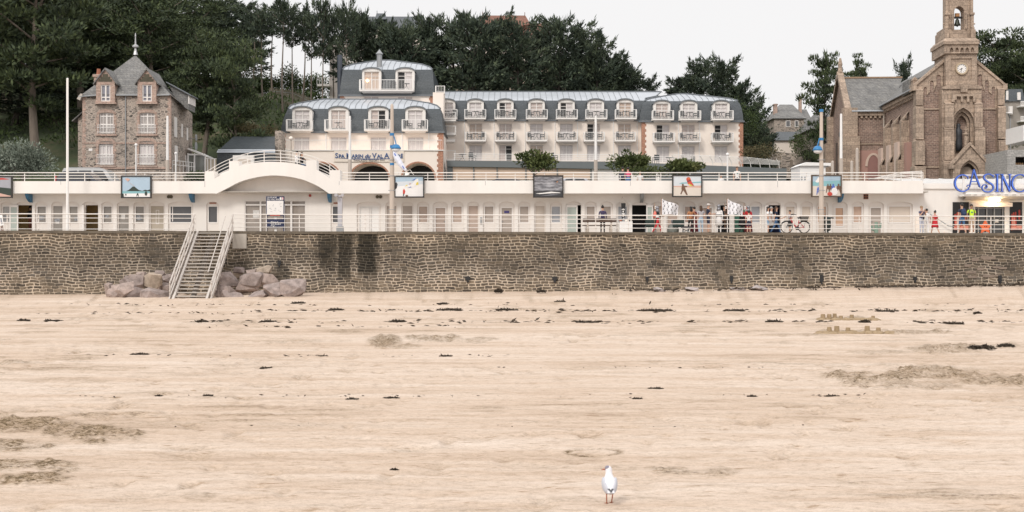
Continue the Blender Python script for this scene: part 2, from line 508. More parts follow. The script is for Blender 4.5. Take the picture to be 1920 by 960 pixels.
TIMB = mat('weathered_timber', (.47, .43, .39), .8, .15, 4, .15)
TIMBP = mat('pale_timber', (.55, .50, .46), .7, .12, 4, .1)
BLUEB = mat('blue_paint', (.05, .16, .28), .5, .2, 4)
BLUEL = mat('bright_blue_paint', (.035, .19, .42), .35, .1, 3)
GREYM = mat('grey_metal', (.34, .35, .36), .45, .08, metal=.3)
GREYP = mat('grey_panel', (.15, .165, .17), .6, .06)
NAVY = mat('navy_board', (.02, .028, .075), .45, .1)
BLACK = mat('black_paint', (.02, .02, .022), .45, .2)
TERRA = mat('terracotta', (.33, .13, .08), .8, .2, 3, .2)
ASPH = mat('asphalt', (.06, .06, .06), .9, .2, 3, .2)
PAVE = mat('promenade_paving', (.42, .38, .33), .9, .12, 1, .1)
# ---------------------------------------------------------------- beach sand
_T = np.random.RandomState(3).rand(256, 256)
def vnoise(x, y, s=0):
    x = x+s*17.3; y = y+s*31.7
    xi = np.floor(x).astype(int); yi = np.floor(y).astype(int)
    a = x-xi; b = y-yi
    a = a*a*(3-2*a); b = b*b*(3-2*b)
    g = lambda i, j: _T[(xi+i) % 256, (yi+j) % 256]
    return (g(0,0)*(1-a)+g(1,0)*a)*(1-b)+(g(0,1)*(1-a)+g(1,1)*a)*b
def fbm(x, y, o=4, s=0):
    t = 0; k = .5; n = 0
    for i in range(o):
        t = t+k*vnoise(x, y, s+i); n += k; k *= .55; x = x*2.03; y = y*2.03
    return t/n
def sand_base(x, y):
    zb = np.interp(x, [-40, -29, -12, 1.3, 13, 31, 45], [-.2, -.17, -.05, .03, .2, .42, .5])
    t = np.clip((y-64)/12, 0, 1); t = t*t*(3-2*t)
    return -.4+t*(zb+.4)
PATCH = [(70,796,120,15,1,1),(170,812,100,18,1,1),(20,835,90,12,.6,.8),(60,872,120,10,.8,.9),(50,898,95,12,1,1),(130,880,60,6,.6,.7),
         (160,778,50,4,.5,.5),(722,641,34,12,1,.75),(815,634,52,7,1,.75),(760,650,40,6,.6,.6),(900,636,35,3,.4,.5),
         (1640,706,100,15,1,.8),(1770,700,110,15,1,.7),(1860,712,90,12,1,.7),(1720,722,120,8,.7,.5),(1790,655,100,9,1.2,.7),(1895,650,50,8,1,.6),(1660,660,60,4,.6,.4),
         (1600,622,75,4,1,.6),(1720,623,70,4,.8,.6),(1590,597,60,4,1,.6),(1740,582,25,3,.6,.5),(960,580,45,2.5,.7,.6),(640,622,38,3,.6,.5),(420,605,90,2.5,.6,.5),
         (1300,884,95,9,.7,.5),(1180,878,60,5,.4,.35),(1460,642,50,3,.5,.4),(370,930,50,9,.4,.35),(1590,906,35,3,.4,.3),(1765,910,25,3,.4,.3),
         (50,553,50,4,.9,.2),(390,838,40,5,.3,.25),(560,640,60,3,.3,.3),(1350,604,70,3,.3,.3),(30,680,40,4,.5,.4),(560,800,160,6,.15,.15)]
NX, NY = 1150, 620
yy = np.concatenate([np.linspace(-60, 5.0, 20)[:-1], 6000/np.linspace(1200, 86, NY-20)])
yy = np.append(yy, 76.6)
NY = len(yy)
uu = np.linspace(-1, 1, NX)
uu = .78*uu+.22*np.sign(uu)*np.abs(uu)**5
hw = 7+.46*np.maximum(yy, 8)+np.where(yy < 5, 30, 0)*(1-np.clip(yy/5, 0, 1))
gx = uu[None, :]*hw[:, None]
gx[:, 0] -= 160; gx[:, -1] += 160          # the sheet runs on along the shore
gy = np.repeat(yy[:, None], NX, 1)
gz = sand_base(gx, gy)
sx_ = 960+gx*FP/np.maximum(gy, 4); sy_ = 480+6000/np.maximum(gy, 4)
damp = np.zeros_like(gx); hgt = np.zeros_like(gx)
wob = (fbm(sx_*.02, sy_*.05, 4, 3)-.5)
for (cx, cy, rx, ry, h, dm) in PATCH:
    d2 = ((sx_-cx)/rx)**2+((sy_-cy)/ry)**2
    w = np.clip(1.25-d2+wob*2.6, 0, 1)*(gy > 4)
    w = w*w*(3-2*w)
    damp = np.maximum(damp, w*dm); hgt = np.maximum(hgt, w*h)
rd = np.sqrt(((sx_-1113)/53)**2+((sy_-847)/6.5)**2)                 # a ring scratched in the sand
rg = np.clip(1.1-np.abs(rd-.93)/.22+wob*1.0, 0, 1)*(gy > 4)
lump = fbm(gx*3.2, gy*2.2, 4, 11)
clod = fbm(gx*9, gy*6, 3, 23)
gz = gz+hgt*(.02+.16*np.clip(lump-.40, 0, 1)+.05*np.abs(clod-.5)*2-.02)*np.clip(gy/20, .6, 1.3)
gz = gz+rg*(-.02+.05*(clod-.5))
damp = np.clip(damp*(.25+2.4*np.clip(clod*.6+lump*.6-.36, 0, 1)), 0, .95)
damp = np.maximum(damp, np.clip(rg*(.35+1.1*clod), 0, 1))
gz = gz+.05*(fbm(gx*.05, gy*.13, 4, 5)-.5)+.022*(fbm(gx*.5, gy*2.2, 4, 8)-.5)+.016*(fbm(gx*5, gy*6, 3, 9)-.5)*np.clip(gy/25, .5, 1)
foot = np.clip(fbm(gx*2.6, gy*3.0, 2, 41)-.60, 0, 1)*np.clip(fbm(gx*.35, gy*.3, 3, 44)*2.4-.75, 0, 1)
gz = gz-.38*foot
damp = np.maximum(damp, np.clip(foot*2.2, 0, .3))
st_ = np.clip(fbm(gx*.8, gy*4.5, 3, 51)-.56, 0, 1)*np.clip(fbm(gx*.12, gy*.2, 3, 54)*3-1.2, 0, 1)
damp = np.maximum(damp, np.clip(st_*3.2, 0, .42)); gz = gz+.12*st_
me = bpy.data.meshes.new('beach_sand')
nv = NX*NY
me.vertices.add(nv)
me.vertices.foreach_set('co', np.stack([gx, gy, gz], -1).astype(np.float32).ravel())
ii = (np.arange(NY-1)[:, None]*NX+np.arange(NX-1)[None, :]).ravel()
fq = np.stack([ii, ii+1, ii+NX+1, ii+NX], -1).astype(np.int32)
me.loops.add(fq.size); me.loops.foreach_set('vertex_index', fq.ravel())
me.polygons.add(len(fq)); me.polygons.foreach_set('loop_start', np.arange(len(fq), dtype=np.int32)*4)
me.polygons.foreach_set('use_smooth', np.ones(len(fq), dtype=bool))
me.update(calc_edges=True)
at = me.attributes.new('damp', 'FLOAT', 'POINT'); at.data.foreach_set('value', damp.astype(np.float32).ravel())
m, nd, lk, b = nmat('sand')
g = N(nd, 'NewGeometry')
def sand_noise(sc, det, scale, rough=.6):
    mp = N(nd, 'Mapping'); mp.inputs['Scale'].default_value = sc
    lk.new(g.outputs['Position'], mp.inputs['Vector'])
    n = N(nd, 'TexNoise', Scale=scale, Detail=det, Roughness=rough); lk.new(mp.outputs['Vector'], n.inputs['Vector'])
    return n.outputs['Fac']
a1 = sand_noise((.12, .55, 1), 5.0, 1.0, .62)
a2 = sand_noise((.5, 3.2, 1), 5.0, 1.0, .6)
a3 = sand_noise((3, 6, 3), 6.0, 3.0, .75)
a4 = sand_noise((2.6, 3.0, 3), 6.0, 5.0, .8)
a5 = sand_noise((1, 1.6, 1), 4.0, 38.0, .7)
sandc = (.575, .448, .348)
r1 = ramp(nd, [(.30, (.415, .31, .23)), (.45, sandc), (.64, (.685, .575, .485))])
av = N(nd, 'Math', operation='MULTIPLY_ADD'); av.inputs[1].default_value = .55
hb = N(nd, 'Math', operation='MULTIPLY'); hb.inputs[1].default_value = .45
lk.new(a2, hb.inputs[0]); lk.new(a1, av.inputs[0]); lk.new(hb.outputs[0], av.inputs[2]); lk.new(av.outputs[0], r1.inputs['Fac'])
r3 = ramp(nd, [(.3, (.66, .63, .59)), (.5, (1, 1, 1)), (.75, (1.12, 1.12, 1.14))]); lk.new(a3, r3.inputs['Fac'])
m1 = N(nd, 'MixRGB', blend_type='MULTIPLY'); m1.inputs['Fac'].default_value = 1
lk.new(r1.outputs['Color'], m1.inputs['Color1']); lk.new(r3.outputs['Color'], m1.inputs['Color2'])
# scattered dark specks of shell and weed
sp_ = sand_noise((1.2, 4.5, 1), 3.0, 2.3, .5)
rs = ramp(nd, [(.62, (1, 1, 1)), (.70, (.55, .47, .38))]); lk.new(sp_, rs.inputs['Fac'])
m1b = N(nd, 'MixRGB', blend_type='MULTIPLY'); m1b.inputs['Fac'].default_value = .8
lk.new(m1.outputs['Color'], m1b.inputs['Color1']); lk.new(rs.outputs['Color'], m1b.inputs['Color2'])
atn = N(nd, 'Attribute'); atn.attribute_name = 'damp'
r5 = ramp(nd, [(.3, (.80, .78, .75)), (.5, (1, 1, 1)), (.72, (1.1, 1.1, 1.1))]); lk.new(a5, r5.inputs['Fac'])
m1c = N(nd, 'MixRGB', blend_type='MULTIPLY'); m1c.inputs['Fac'].default_value = 1
lk.new(m1b.outputs['Color'], m1c.inputs['Color1']); lk.new(r5.outputs['Color'], m1c.inputs['Color2'])
dm_ = N(nd, 'Math', operation='MULTIPLY_ADD'); dm_.inputs[1].default_value = 6.0; dm_.inputs[2].default_value = -2.35; lk.new(a4, dm_.inputs[0])
dn_ = N(nd, 'Math', operation='MULTIPLY'); lk.new(atn.outputs['Fac'], dn_.inputs[0]); lk.new(dm_.outputs[0], dn_.inputs[1])
do_ = N(nd, 'Math', operation='MULTIPLY_ADD'); do_.use_clamp = True; do_.inputs[1].default_value = .35; lk.new(atn.outputs['Fac'], do_.inputs[0]); lk.new(dn_.outputs[0], do_.inputs[2])
m2 = N(nd, 'MixRGB'); lk.new(do_.outputs[0], m2.inputs['Fac']); lk.new(m1c.outputs['Color'], m2.inputs['Color1'])
n5 = ramp(nd, [(.40, (.28, .205, .125)), (.5, (.235, .165, .095)), (.60, (.085, .057, .03))]); lk.new(a4, n5.inputs['Fac']); lk.new(n5.outputs['Color'], m2.inputs['Color2'])
lk.new(m2.outputs['Color'], b.inputs['Base Color'])
b.inputs['Roughness'].default_value = .92; b.inputs['Specular IOR Level'].default_value = .2
bp0 = N(nd, 'Bump', Strength=.5, Distance=.008); lk.new(a5, bp0.inputs['Height'])
bp = N(nd, 'Bump', Strength=.6, Distance=.03); lk.new(a3, bp.inputs['Height']); lk.new(bp0.outputs['Normal'], bp.inputs['Normal'])
bp2 = N(nd, 'Bump', Strength=.4, Distance=.05); lk.new(a2, bp2.inputs['Height']); lk.new(bp.outputs['Normal'], bp2.inputs['Normal'])
lk.new(bp2.outputs['Normal'], b.inputs['Normal'])
SAND = m
me.materials.append(m)
o = link('beach_sand', me); tag(o, 'pale wind streaked beach sand with dug up damp patches', 'sand', kind='structure')
MB().quad((-400, -400, -1.2), (400, -400, -1.2), (400, 90, -1.2), (-400, 90, -1.2)).build('shore_ground', SAND)['kind'] = 'structure'
_gz = gz
def sand_z(x, y):
    r = int(np.clip(np.searchsorted(yy, y), 1, NY-1))
    if abs(yy[r-1]-y) < abs(yy[r]-y): r -= 1
    c = int(np.argmin(np.abs(gx[r]-x)))
    return float(_gz[r, c])

# ---------------------------------------------------------------- seawall and promenade
sw = thing('seawall', 'long rough stone seawall with pale mortar holding up the promenade', 'wall', (0, 76, 0))
mb = MB()
nseg = 40; xs = [-62+124*i/nseg for i in range(nseg+1)]
vs = []
for x in xs: vs += [(x, 75.85, -1.3), (x, 76.15, pz(x)-.16), (x, 76.55, pz(x)-.16)]
fs = []
for i in range(nseg):
    k = i*3; fs += [(k, k+3, k+4, k+1), (k+1, k+4, k+5, k+2)]
mb.add(vs, fs); mb.build('stone_face', SEAST, sw)
mb = MB()
for i in range(62):
    x0 = -62+2*i; x1 = x0+1.985; z0 = pz(x0); z1 = pz(x1); dz = random.uniform(-.012, .012)
    mb.add([(x0,76.1+dz,z0-.16),(x1,76.1+dz,z1-.16),(x1,76.7,z1-.16),(x0,76.7,z0-.16),(x0,76.1+dz,z0+dz*.5),(x1,76.1+dz,z1+dz*.5),(x1,76.7,z1),(x0,76.7,z0)],
           [(0,1,5,4),(1,2,6,5),(2,3,7,6),(3,0,4,7),(4,5,6,7),(3,2,1,0)])
mb.build('coping', mat('seawall_coping', (.15, .125, .095), .9, .35, 2.2, .4), sw)
for (X, w, h) in ((877, .3, .2), (1040, .3, .2), (1213, .18, .22), (1371, .18, .3), (1540, .2, .4), (1715, .2, .2), (1874, .2, .36), (524, .2, .25)):
    x = fx(X, 76); z = fz(522 if X != 524 else 492, 76)
    q = MB(); q.box(x-w/2, x+w/2, 75.88, 75.98, z-h/2, z+h/2)
    q.box(x-w*.22, x+w*.22, 75.86, 75.95, z-h*.5-.14, z-h/2)
    q.build('drain_hole', DARK, sw, (x, 75.9, z))
for (X0, X1, Y1) in ((350, 366, 452), (436, 462, 466)):
    x0 = fx(X0, 76); x1 = fx(X1, 76)
    MB().box(x0, x1, 75.98, 76.2, fz(Y1, 76), pz(x0)-.165).build('concrete_patch', CONC, sw)
rq_ = random.Random(3); RP_ = mat('pale_repair', (.24, .19, .155), .9, .25, 4, .2)
for i in range(13):
    x0 = 26.2+rq_.random()*2.8; z0 = .75+rq_.random()*1.3; MB().box(x0, x0+rq_.uniform(.25, .6), 75.935+z0*.05-.03, 76.1, z0, z0+rq_.uniform(.1, .2)).build('repaired_stone', RP_, sw, (x0, 75.95, z0))
q = MB()
q.add([(-62, 76.65, pz(-62)-.006), (62, 76.65, pz(62)-.006), (62, 83, pz(62)-.006), (-62, 83, pz(-62)-.006)], [(0, 1, 2, 3)])
q.build('promenade', PAVE)['kind'] = 'structure'

def railing(name, label, pts, yd, zf, hts, spacing, mat_=RAIL, cat='railing', group=None, rr=(.032, .02), ph=None):
    """straight or curved rail run; pts = x values, zf(x) foot level"""
    t = thing(name, label, cat, (pts[0], yd, zf(pts[0])), group)
    L = pts[-1]-pts[0]; n = max(1, round(L/spacing))
    for i in range(n+1):
        x = pts[0]+L*i/n
        MB().box(x-.022, x+.022, yd+.03, yd+.075, zf(x), zf(x)+hts[0]-.02).build('post', mat_, t, (x, yd, zf(x)))
    for k, h in enumerate(hts):
        MB().tube([(x, yd, zf(x)+h) for x in pts], rr[0] if k == 0 else rr[1], 6).build('rail', mat_, t, (pts[0], yd, zf(pts[0])+h))
    return t
railing('railing', 'white promenade railing on the seawall left of the beach stair', [-62, fx(366, 76.3)], 76.35, pz, (1.0, .76, .46, .1), 1.85, group='promenade railings')
railing('railing', 'long white promenade railing on the seawall right of the beach stair', [fx(437, 76.3), 62], 76.35, pz, (1.0, .76, .5, .24), 1.95, group='promenade railings')

# ---------------------------------------------------------------- beach stair
st = thing('beach_stair', 'steep open timber stair with pale handrails from promenade to sand', 'stair', (-17.7, 73, 0))
xa0, xa1 = fx(325, 70.4), fx(388, 70.4)
zt = pz(-17.7)-.02; ybt, ytp = 70.3, 75.85; zbt = -.42
def sy(t): return ybt+(ytp-ybt)*t
def sz_(t): return zbt+(zt-zbt)*t
for xx in (xa0, xa1):
    q = MB()
    for a, bb in ((0, 1),):
        q.add([(xx-.06, ybt-.1, zbt-.25), (xx+.06, ybt-.1, zbt-.25), (xx+.06, ybt-.1, zbt+.12), (xx-.06, ybt-.1, zbt+.12),
               (xx-.06, ytp, zt-.38), (xx+.06, ytp, zt-.38), (xx+.06, ytp, zt+.02), (xx-.06, ytp, zt+.02)],
              [(0,1,2,3),(4,7,6,5),(0,4,5,1),(1,5,6,2),(2,6,7,3),(3,7,4,0)])
    q.build('stringer', TIMBP, st)
cxm = (xa0+xa1)/2
q = MB(); q.add([(cxm-.12, ybt+.2, zbt-.3), (cxm+.12, ybt+.2, zbt-.3), (cxm+.12, ybt+.2, zbt-.02), (cxm-.12, ybt+.2, zbt-.02),
                 (cxm-.12, ytp, zt-.5), (cxm+.12, ytp, zt-.5), (cxm+.12, ytp, zt-.2), (cxm-.12, ytp, zt-.2)],
                [(0,1,2,3),(4,7,6,5),(0,4,5,1),(1,5,6,2),(2,6,7,3),(3,7,4,0)])
q.build('centre_beam', TIMB, st)
nt_ = 20
for i in range(nt_):
    t = (i+.6)/nt_
    q = MB(); q.box(xa0+.06, xa1-.06, sy(t)-.16, sy(t)+.13, sz_(t)-.055, sz_(t)+random.uniform(-.008, .008))
    q.build('tread', TIMB, st, (cxm, sy(t), sz_(t)))
for xx, off in ((xa0-.22, 0), (xa1+.22, 1)):
    q = MB()
    for hh in (1.0, .55):
        q.tube([(xx, ybt+.15, zbt+hh), (xx, ytp+.1, zt+hh)], .045, 6)
    for j in range(6):
        t = .04+.94*j/5
        q.tube([(xx, sy(t), sz_(t)-.3), (xx, sy(t), sz_(t)+1.0)], .04, 6)
    q.add([(xx-.03, ybt, zbt-.1), (xx+.03, ybt, zbt-.1), (xx+.03, ytp, zt-.25), (xx-.03, ytp, zt-.25), (xx-.03, ybt, zbt+.16), (xx+.03, ybt, zbt+.16), (xx+.03, ytp, zt), (xx-.03, ytp, zt)],
          [(0,1,5,4),(1,2,6,5),(2,3,7,6),(3,0,4,7),(4,5,6,7),(3,2,1,0)])
    if off: q.tube([(xx-.42, sy(.22), sz_(.22)+.75), (xx-.42, ytp, zt+.9)], .03, 6)
    q.build('handrail', TIMBP, st)

# ---------------------------------------------------------------- hill, street
def Hx(x): return np.interp(x, [-140, -60, -30, -12, 5, 20, 30, 40, 60, 140], [22, 21, 19, 18, 18, 16, 11, 9, 13, 14])
def terr(x, y):
    y0 = np.interp(x, [-140, -30, -24, 140], [117, 117, 149, 149])
    ln = np.interp(x, [-140, -30, -24, 140], [80, 80, 48, 48])
    t = np.clip((y-y0)/ln, 0, 1)
    return 6.3+Hx(x)*t*(2-t)
hx = np.linspace(-150, 150, 181); hy = np.concatenate([np.linspace(84, 230, 120), np.linspace(240, 420, 12)])
X2, Y2 = np.meshgrid(hx, hy)
Z2 = terr(X2, Y2)+.7*(fbm(X2*.12, Y2*.12, 4, 2)-.5)*np.clip((Y2-118)/20, 0, 1)
me = bpy.data.meshes.new('hill')
vv = np.stack([X2, Y2, Z2], -1).reshape(-1, 3)
nx = len(hx)
me.from_pydata(vv.tolist(), [], [(j*nx+i, j*nx+i+1, (j+1)*nx+i+1, (j+1)*nx+i) for j in range(len(hy)-1) for i in range(nx-1)])
me.polygons.foreach_set('use_smooth', [True]*len(me.polygons))
m, nd, lk, b = nmat('hill_ground')
g = N(nd, 'NewGeometry'); n1 = N(nd, 'TexNoise', Scale=.18, Detail=8.0, Roughness=.7); lk.new(g.outputs['Position'], n1.inputs['Vector'])
r = ramp(nd, [(.32, (.035, .05, .022)), (.5, (.055, .07, .03)), (.64, (.12, .095, .06)), (.8, (.2, .16, .11))]); lk.new(n1.outputs['Fac'], r.inputs['Fac'])
lk.new(r.outputs['Color'], b.inputs['Base Color']); b.inputs['Roughness'].default_value = 1
me.materials.append(m)
tag(link('hill', me), kind='structure')
MB().quad((-150, 83.3, 6.33), (150, 83.3, 6.33), (150, 116, 6.33), (-150, 116, 6.33)).build('street', ASPH)['kind'] = 'structure'

# ---------------------------------------------------------------- arcade building with parapet
DA = 82.0
ax = lambda X: fx(X, DA)
az = lambda Y: fz(Y, DA)
ab = thing('arcade_building', 'long white seafront building with arched doors and curved central parapet', 'building', (0, 82, 3.3))
soff = smooth_path([(406, 363), (423, 354.5), (458, 338), (508, 329), (557, 334), (592, 347), (617, 363)], 5)
OPEN = [  # x0, x1, kind, colour
 (1,24,'w','display'),(30,60,'gal','ochre'),(65.5,88.5,'w','stone'),(96,118.5,'d','stone'),(125.5,148.5,'W','stone'),(154,184,'gal','ochre'),(190,212,'w','stone'),
 (219,243,'d','stone'),(250,272.5,'w','stone'),(279,308.5,'d','stoned'),(315,362,'W','grey'),(387,410,'w','grey'),
 (620,643,'w','grey'),(669,714.5,'D','white'),(722.6,745,'d','beige'),(752.5,775,'d','beige'),(782,804.6,'w','pink'),(811.6,839.7,'df','pink'),(846,869,'w','pink'),
 (876,898.5,'d','pink'),(905.5,928.5,'w','beige'),(935.5,964.7,'df','beige'),(971.7,994.3,'w','beige'),(1001.6,1023.6,'d','half'),(1031.5,1053.5,'w','blue'),
 (1061,1090,'leaf','dark'),(1096.5,1118.7,'w','beige'),(1126,1149,'w','beige'),(1156,1179,'w','blue'),(1185,1215,'open','dark'),(1221,1244,'d','pink'),(1250,1273,'d','pink'),
 (1281,1304,'w','pink'),(1309,1340,'df','pink'),(1345.5,1368.5,'open','dark'),(1376,1399,'w','pink'),(1405.7,1428.5,'w','blue'),(1435.5,1464,'open','navy'),(1471,1494,'w','cream'),
 (1501,1524,'w','cream'),(1530.6,1553,'w','tan'),(1560,1589,'df2','tan'),(1597.5,1619.8,'w','pinktan'),(1628.5,1657.5,'df','beige'),(1664,1711.5,'W','cream')]
for k in range(1, 4): OPEN.insert(0, (1-30*k, 24-30*k, 'w' if k % 2 else 'd', 'stone'))
SH = {'stone': mat('stone_glass', (.27, .245, .22), .2, .15, 1, coat=.4), 'display': mat('display_glass', (.40, .39, .38), .2, .3, 2, coat=.4), 'stoned': mat('beige_blind', (.44, .38, .31), .6, .08, 1),
      'grey': mat('grey_glazing', (.10, .10, .105), .15, .15, 1, coat=.3), 'white': WHITE2, 'beige': mat('beige_shutter', (.41, .35, .31), .6, .06, 2),
      'pink': mat('pink_beige_shutter', (.47, .37, .315), .6, .06, 2), 'half': mat('cream_beige_door', (.56, .49, .43), .6, .1, .8), 'blue': mat('blue_grey_blind', (.38, .39, .42), .3, .08, 1, coat=.3),
      'dark': DARK, 'navy': mat('navy_interior', (.015, .025, .09), .5), 'cream': mat('cream_shutter', (.66, .575, .50), .7, .05, 2), 'tan': mat('tan_board', (.62, .41, .29), .7, .08, 2), 'pinktan': mat('pink_tan_blind', (.54, .39, .31), .7, .14, 1.5),
      'ochre': mat('ochre_wall', (.42, .29, .13), .8, .08)}
ARCH = mat('arch_panel', (.75, .695, .65), .8, .05)
LEAF = mat('door_glass_green', (.42, .47, .43), .15, .08, 1, coat=.4)
holes = []
y0, y1, yt = 440, 384.5, 378
for (a, c, k, col) in OPEN:
    holes.append(archpts(ax(a), ax(c), 3.2, az(y1), az(yt), 8))
cgl = rect(ax(459), ax(573), 3.2, az(376.5))
holes.append(cgl)
outer = [(ax(-180), 3.1), (ax(1733), 3.1), (ax(1733), az(358))]+[(ax(p[0]), az(p[1]-1)) for p in soff[::-1]]+[(ax(-180), az(358))]
q = MB(); q.face(outer, holes, DA)
for h in holes: q.rim(h, DA, DA+.16)
q.build('wall', OFFW, ab)
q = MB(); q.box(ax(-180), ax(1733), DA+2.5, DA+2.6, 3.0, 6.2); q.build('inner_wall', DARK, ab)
bandpx = [(-180, 362.6), (400, 362.6)]+soff+[(625, 362.6), (1731, 362.4), (1731, 339), (637.5, 338.5), (637.5, 319), (619, 319), (619, 335), (593.5, 318), (593.5, 300.6), (574, 300.6), (574, 312)]+\
    smooth_path([(560, 308), (535, 304.5), (511, 303.5), (485, 304.5), (462, 307.5)], 4)+[(447.5, 311), (447.5, 302), (430, 302), (430, 319), (402, 335), (402, 321), (384.5, 321), (384.5, 339.5), (-180, 339.8)]
DB = 81.0
q = MB(); q.prism([(fx(a, DB), fz(b_, DB)) for a, b_ in bandpx], DB, DB+1.03)
q.build('parapet', WHITE, ab)
for X in (114, 384, 636, 910, 1182, 1458):       # expansion joints with a drip stain
    MB().box(fx(X, DB)-.012, fx(X, DB)+.012, DB-.004, DB+.01, fz(349+random.uniform(-3, 3), DB), fz(339.6, DB)).build('joint', GREYM, ab)
MB().box(ax(-180), ax(1733), DB+.2, 84.2, 6.14, 6.2).build('roof_slab', CONC, ab)
q = MB(); q.box(ax(1733)-.2, ax(1733)-.01, DA+.012, 84, 3.1, 6.1); q.build('end_wall', OFFW, ab)
FR = mat('window_frame_paint', (.80, .76, .73), .5, .03)
PIC = mat('pinned_prints', (.30, .31, .33), .5, .7, 7)
PICL = mat('light_print', (.62, .60, .58), .5, .3, 4)
for idx, ((a, c, k, col), h) in enumerate(zip(OPEN, holes)):
    xa, xb = ax(a), ax(c); w = xb-xa
    full = k in ('d', 'gal', 'open', 'leaf', 'D', 'df', 'df2')
    mrg = .09 if k in ('w', 'd') else .05
    if k in ('df', 'D'): mrg = .14
    if k == 'W': mrg = .1
    wx0, wx1 = xa+mrg, xb-mrg
    wz0 = 3.3 if full else az(417.5)
    wz1 = az(386.3 if not k.startswith('df') else 389)
    if k == 'df2': wx0, wx1, wz0, wz1 = xa+.22, xb-.22, az(424), az(389)
    if k in ('gal', 'open', 'leaf'): wx0, wx1, wz1 = xa+.02, xb-.02, az(384.6)
    if k == 'gal' and a > 100: wx0 = xa+.2
    is_door = full
    part = MB()
    hole = rect(wx0, wx1, wz0, wz1)
    inner = archpts(xa, xb, 3.25, az(y1), az(yt), 8)
    if full and k != 'df2': hole = rect(wx0, wx1, 3.27, wz1)
    part.face(inner, [hole], DA+.11); part.rim(hole, DA+.11, DA+.2)
    po = part.build('door' if is_door else 'window', ARCH, ab, (xa+w/2, DA+.1, wz0))
    if k in ('w', 'W', 'df', 'df2', 'D'):
        f = MB(); t = .035
        for (p0, p1, r0, r1) in ((wx0-.03, wx0+t, wz0-.03, wz1+.03), (wx1-t, wx1+.03, wz0-.03, wz1+.03)):
            f.box(p0, p1, DA+.09, DA+.15, r0, r1)
        f.box(wx0+t, wx1-t, DA+.092, DA+.15, wz1-t, wz1+.03)
        f.box(wx0+t, wx1-t, DA+.085, DA+.15, wz0-.05, wz0+t)
        if k == 'D':
            f.box((wx0*.42+wx1*.58)-.02, (wx0*.42+wx1*.58)+.02, DA+.094, DA+.15, wz0+t, wz1-t)
            f.box(wx0+.15, wx1-.62, DA+.13, DA+.18, 3.6, wz1-.12)
        f.build('frame', FR, po, (xa+w/2, DA+.1, wz0))
    if k in ('open', 'gal', 'leaf'):
        r = MB(); D2 = DA+1.5
        r.quad((wx0-.4, D2, 3.27), (wx1+.4, D2, 3.27), (wx1+.4, D2, 6), (wx0-.4, D2, 6))
        r.quad((wx0-.4, DA+.22, 3.27), (wx0-.4, D2, 3.27), (wx0-.4, D2, 6), (wx0-.4, DA+.22, 6))
        r.quad((wx1+.4, DA+.22, 3.27), (wx1+.4, D2, 3.27), (wx1+.4, D2, 6), (wx1+.4, DA+.22, 6))
        r.quad((wx0-.4, DA+.22, 5.9), (wx1+.4, DA+.22, 5.9), (wx1+.4, D2, 5.9), (wx0-.4, D2, 5.9))
        r.build('interior', SH[col], po, (xa+w/2, DA+.2, 3.3))
        if k == 'gal':
            for (u, zz, pw, ph) in ((.2, 4.75, .3, .2), (.62, 4.75, .34, .2), (.42, 4.25, .3, .34)):
                x = wx0+(wx1-wx0)*u
                MB().box(x, x+pw, D2-.05, D2-.02, zz, zz+ph).build('picture', PIC, po, (x, D2, zz))
        lf = None
        if a == 30: lf = (ax(19), ax(35.3))
        elif a == 154: lf = (ax(154), ax(158.5))
        elif k == 'leaf': lf = (xa+.02, ax(1083))
        elif a == 1185: lf = (ax(1211.5), ax(1224))
        elif a == 1435.5: lf = (ax(1434), ax(1440.5))
        if lf:
            q = MB(); yl = DA-.12 if k != 'leaf' else DA+.02
            hl = rect(lf[0]+.08, lf[1]-.08, 3.5, az(388.5)) if lf[1]-lf[0] > .3 else None
            q.prism(rect(lf[0], lf[1], 3.34, az(384.6)), yl, yl+.05, [hl] if hl else [])
            dl = q.build('door_leaf', FR, po, (lf[0], yl, 3.34))
            if hl: MB().box(hl[0][0], hl[1][0], yl+.02, yl+.03, hl[0][1], hl[2][1]).build('door_pane', LEAF, po)
    else:
        s = MB(); yb = DA+.17
        s.quad((wx0, yb, 3.27 if (full and k != 'df2') else wz0), (wx1, yb, 3.27 if (full and k != 'df2') else wz0), (wx1, yb, wz1), (wx0, yb, wz1))
        s.build('pane' if col in ('stone', 'display', 'grey', 'blue') else 'shutter', SH[col], po, (xa+w/2, yb, wz0))
        if col in ('stone', 'display'):
            for j in range(random.choice((1, 2, 2))):
                pw = random.uniform(.2, .42); ph = random.uniform(.18, .3); x = random.uniform(wx0+.02, max(wx0+.03, wx1-pw-.02)); zz = random.uniform(4.15, 4.6)
                MB().box(x, min(x+pw, wx1-.02), yb-.02-.004*j, yb-.012-.004*j, zz, zz+ph).build('display_print', PIC if random.random() < .7 else PICL, po, (x, yb, zz))
        if col == 'stoned':
            r = MB(); r.prism(rect(wx0+.32, wx1-.3, 4.15, 5.05), yb-.02, yb-.012, [rect(wx0+.35, wx1-.33, 4.19, 5.02)]); r.build('notice_frame', FR, po)
        if a in (811.6, 935.5, 1628.5):
            MB().box(wx1-.12 if a < 900 else wx0+.05, wx1-.02 if a < 900 else wx0+.14, yb-.05, yb-.02, 4.3, 4.34).build('handle', GREYM, po)
        if a == 935.5: MB().box((xa+xb)/2-.16, (xa+xb)/2+.16, yb-.02, yb-.01, az(399.5), az(395)).build('plaque', mat('purple_plaque', (.06, .05, .18), .5), po)
        if a == 315: MB().box(ax(321.5), ax(323), yb-.012, yb-.004, az(415), az(386.5)).build('sticker_strip', FR, po)
        if a in (387, 620):
            MB().box(xa+w*.22, xb-w*.22, DA+.08, DA+.1, az(382), az(379.6)).build('brick_vent', TERRA, po)
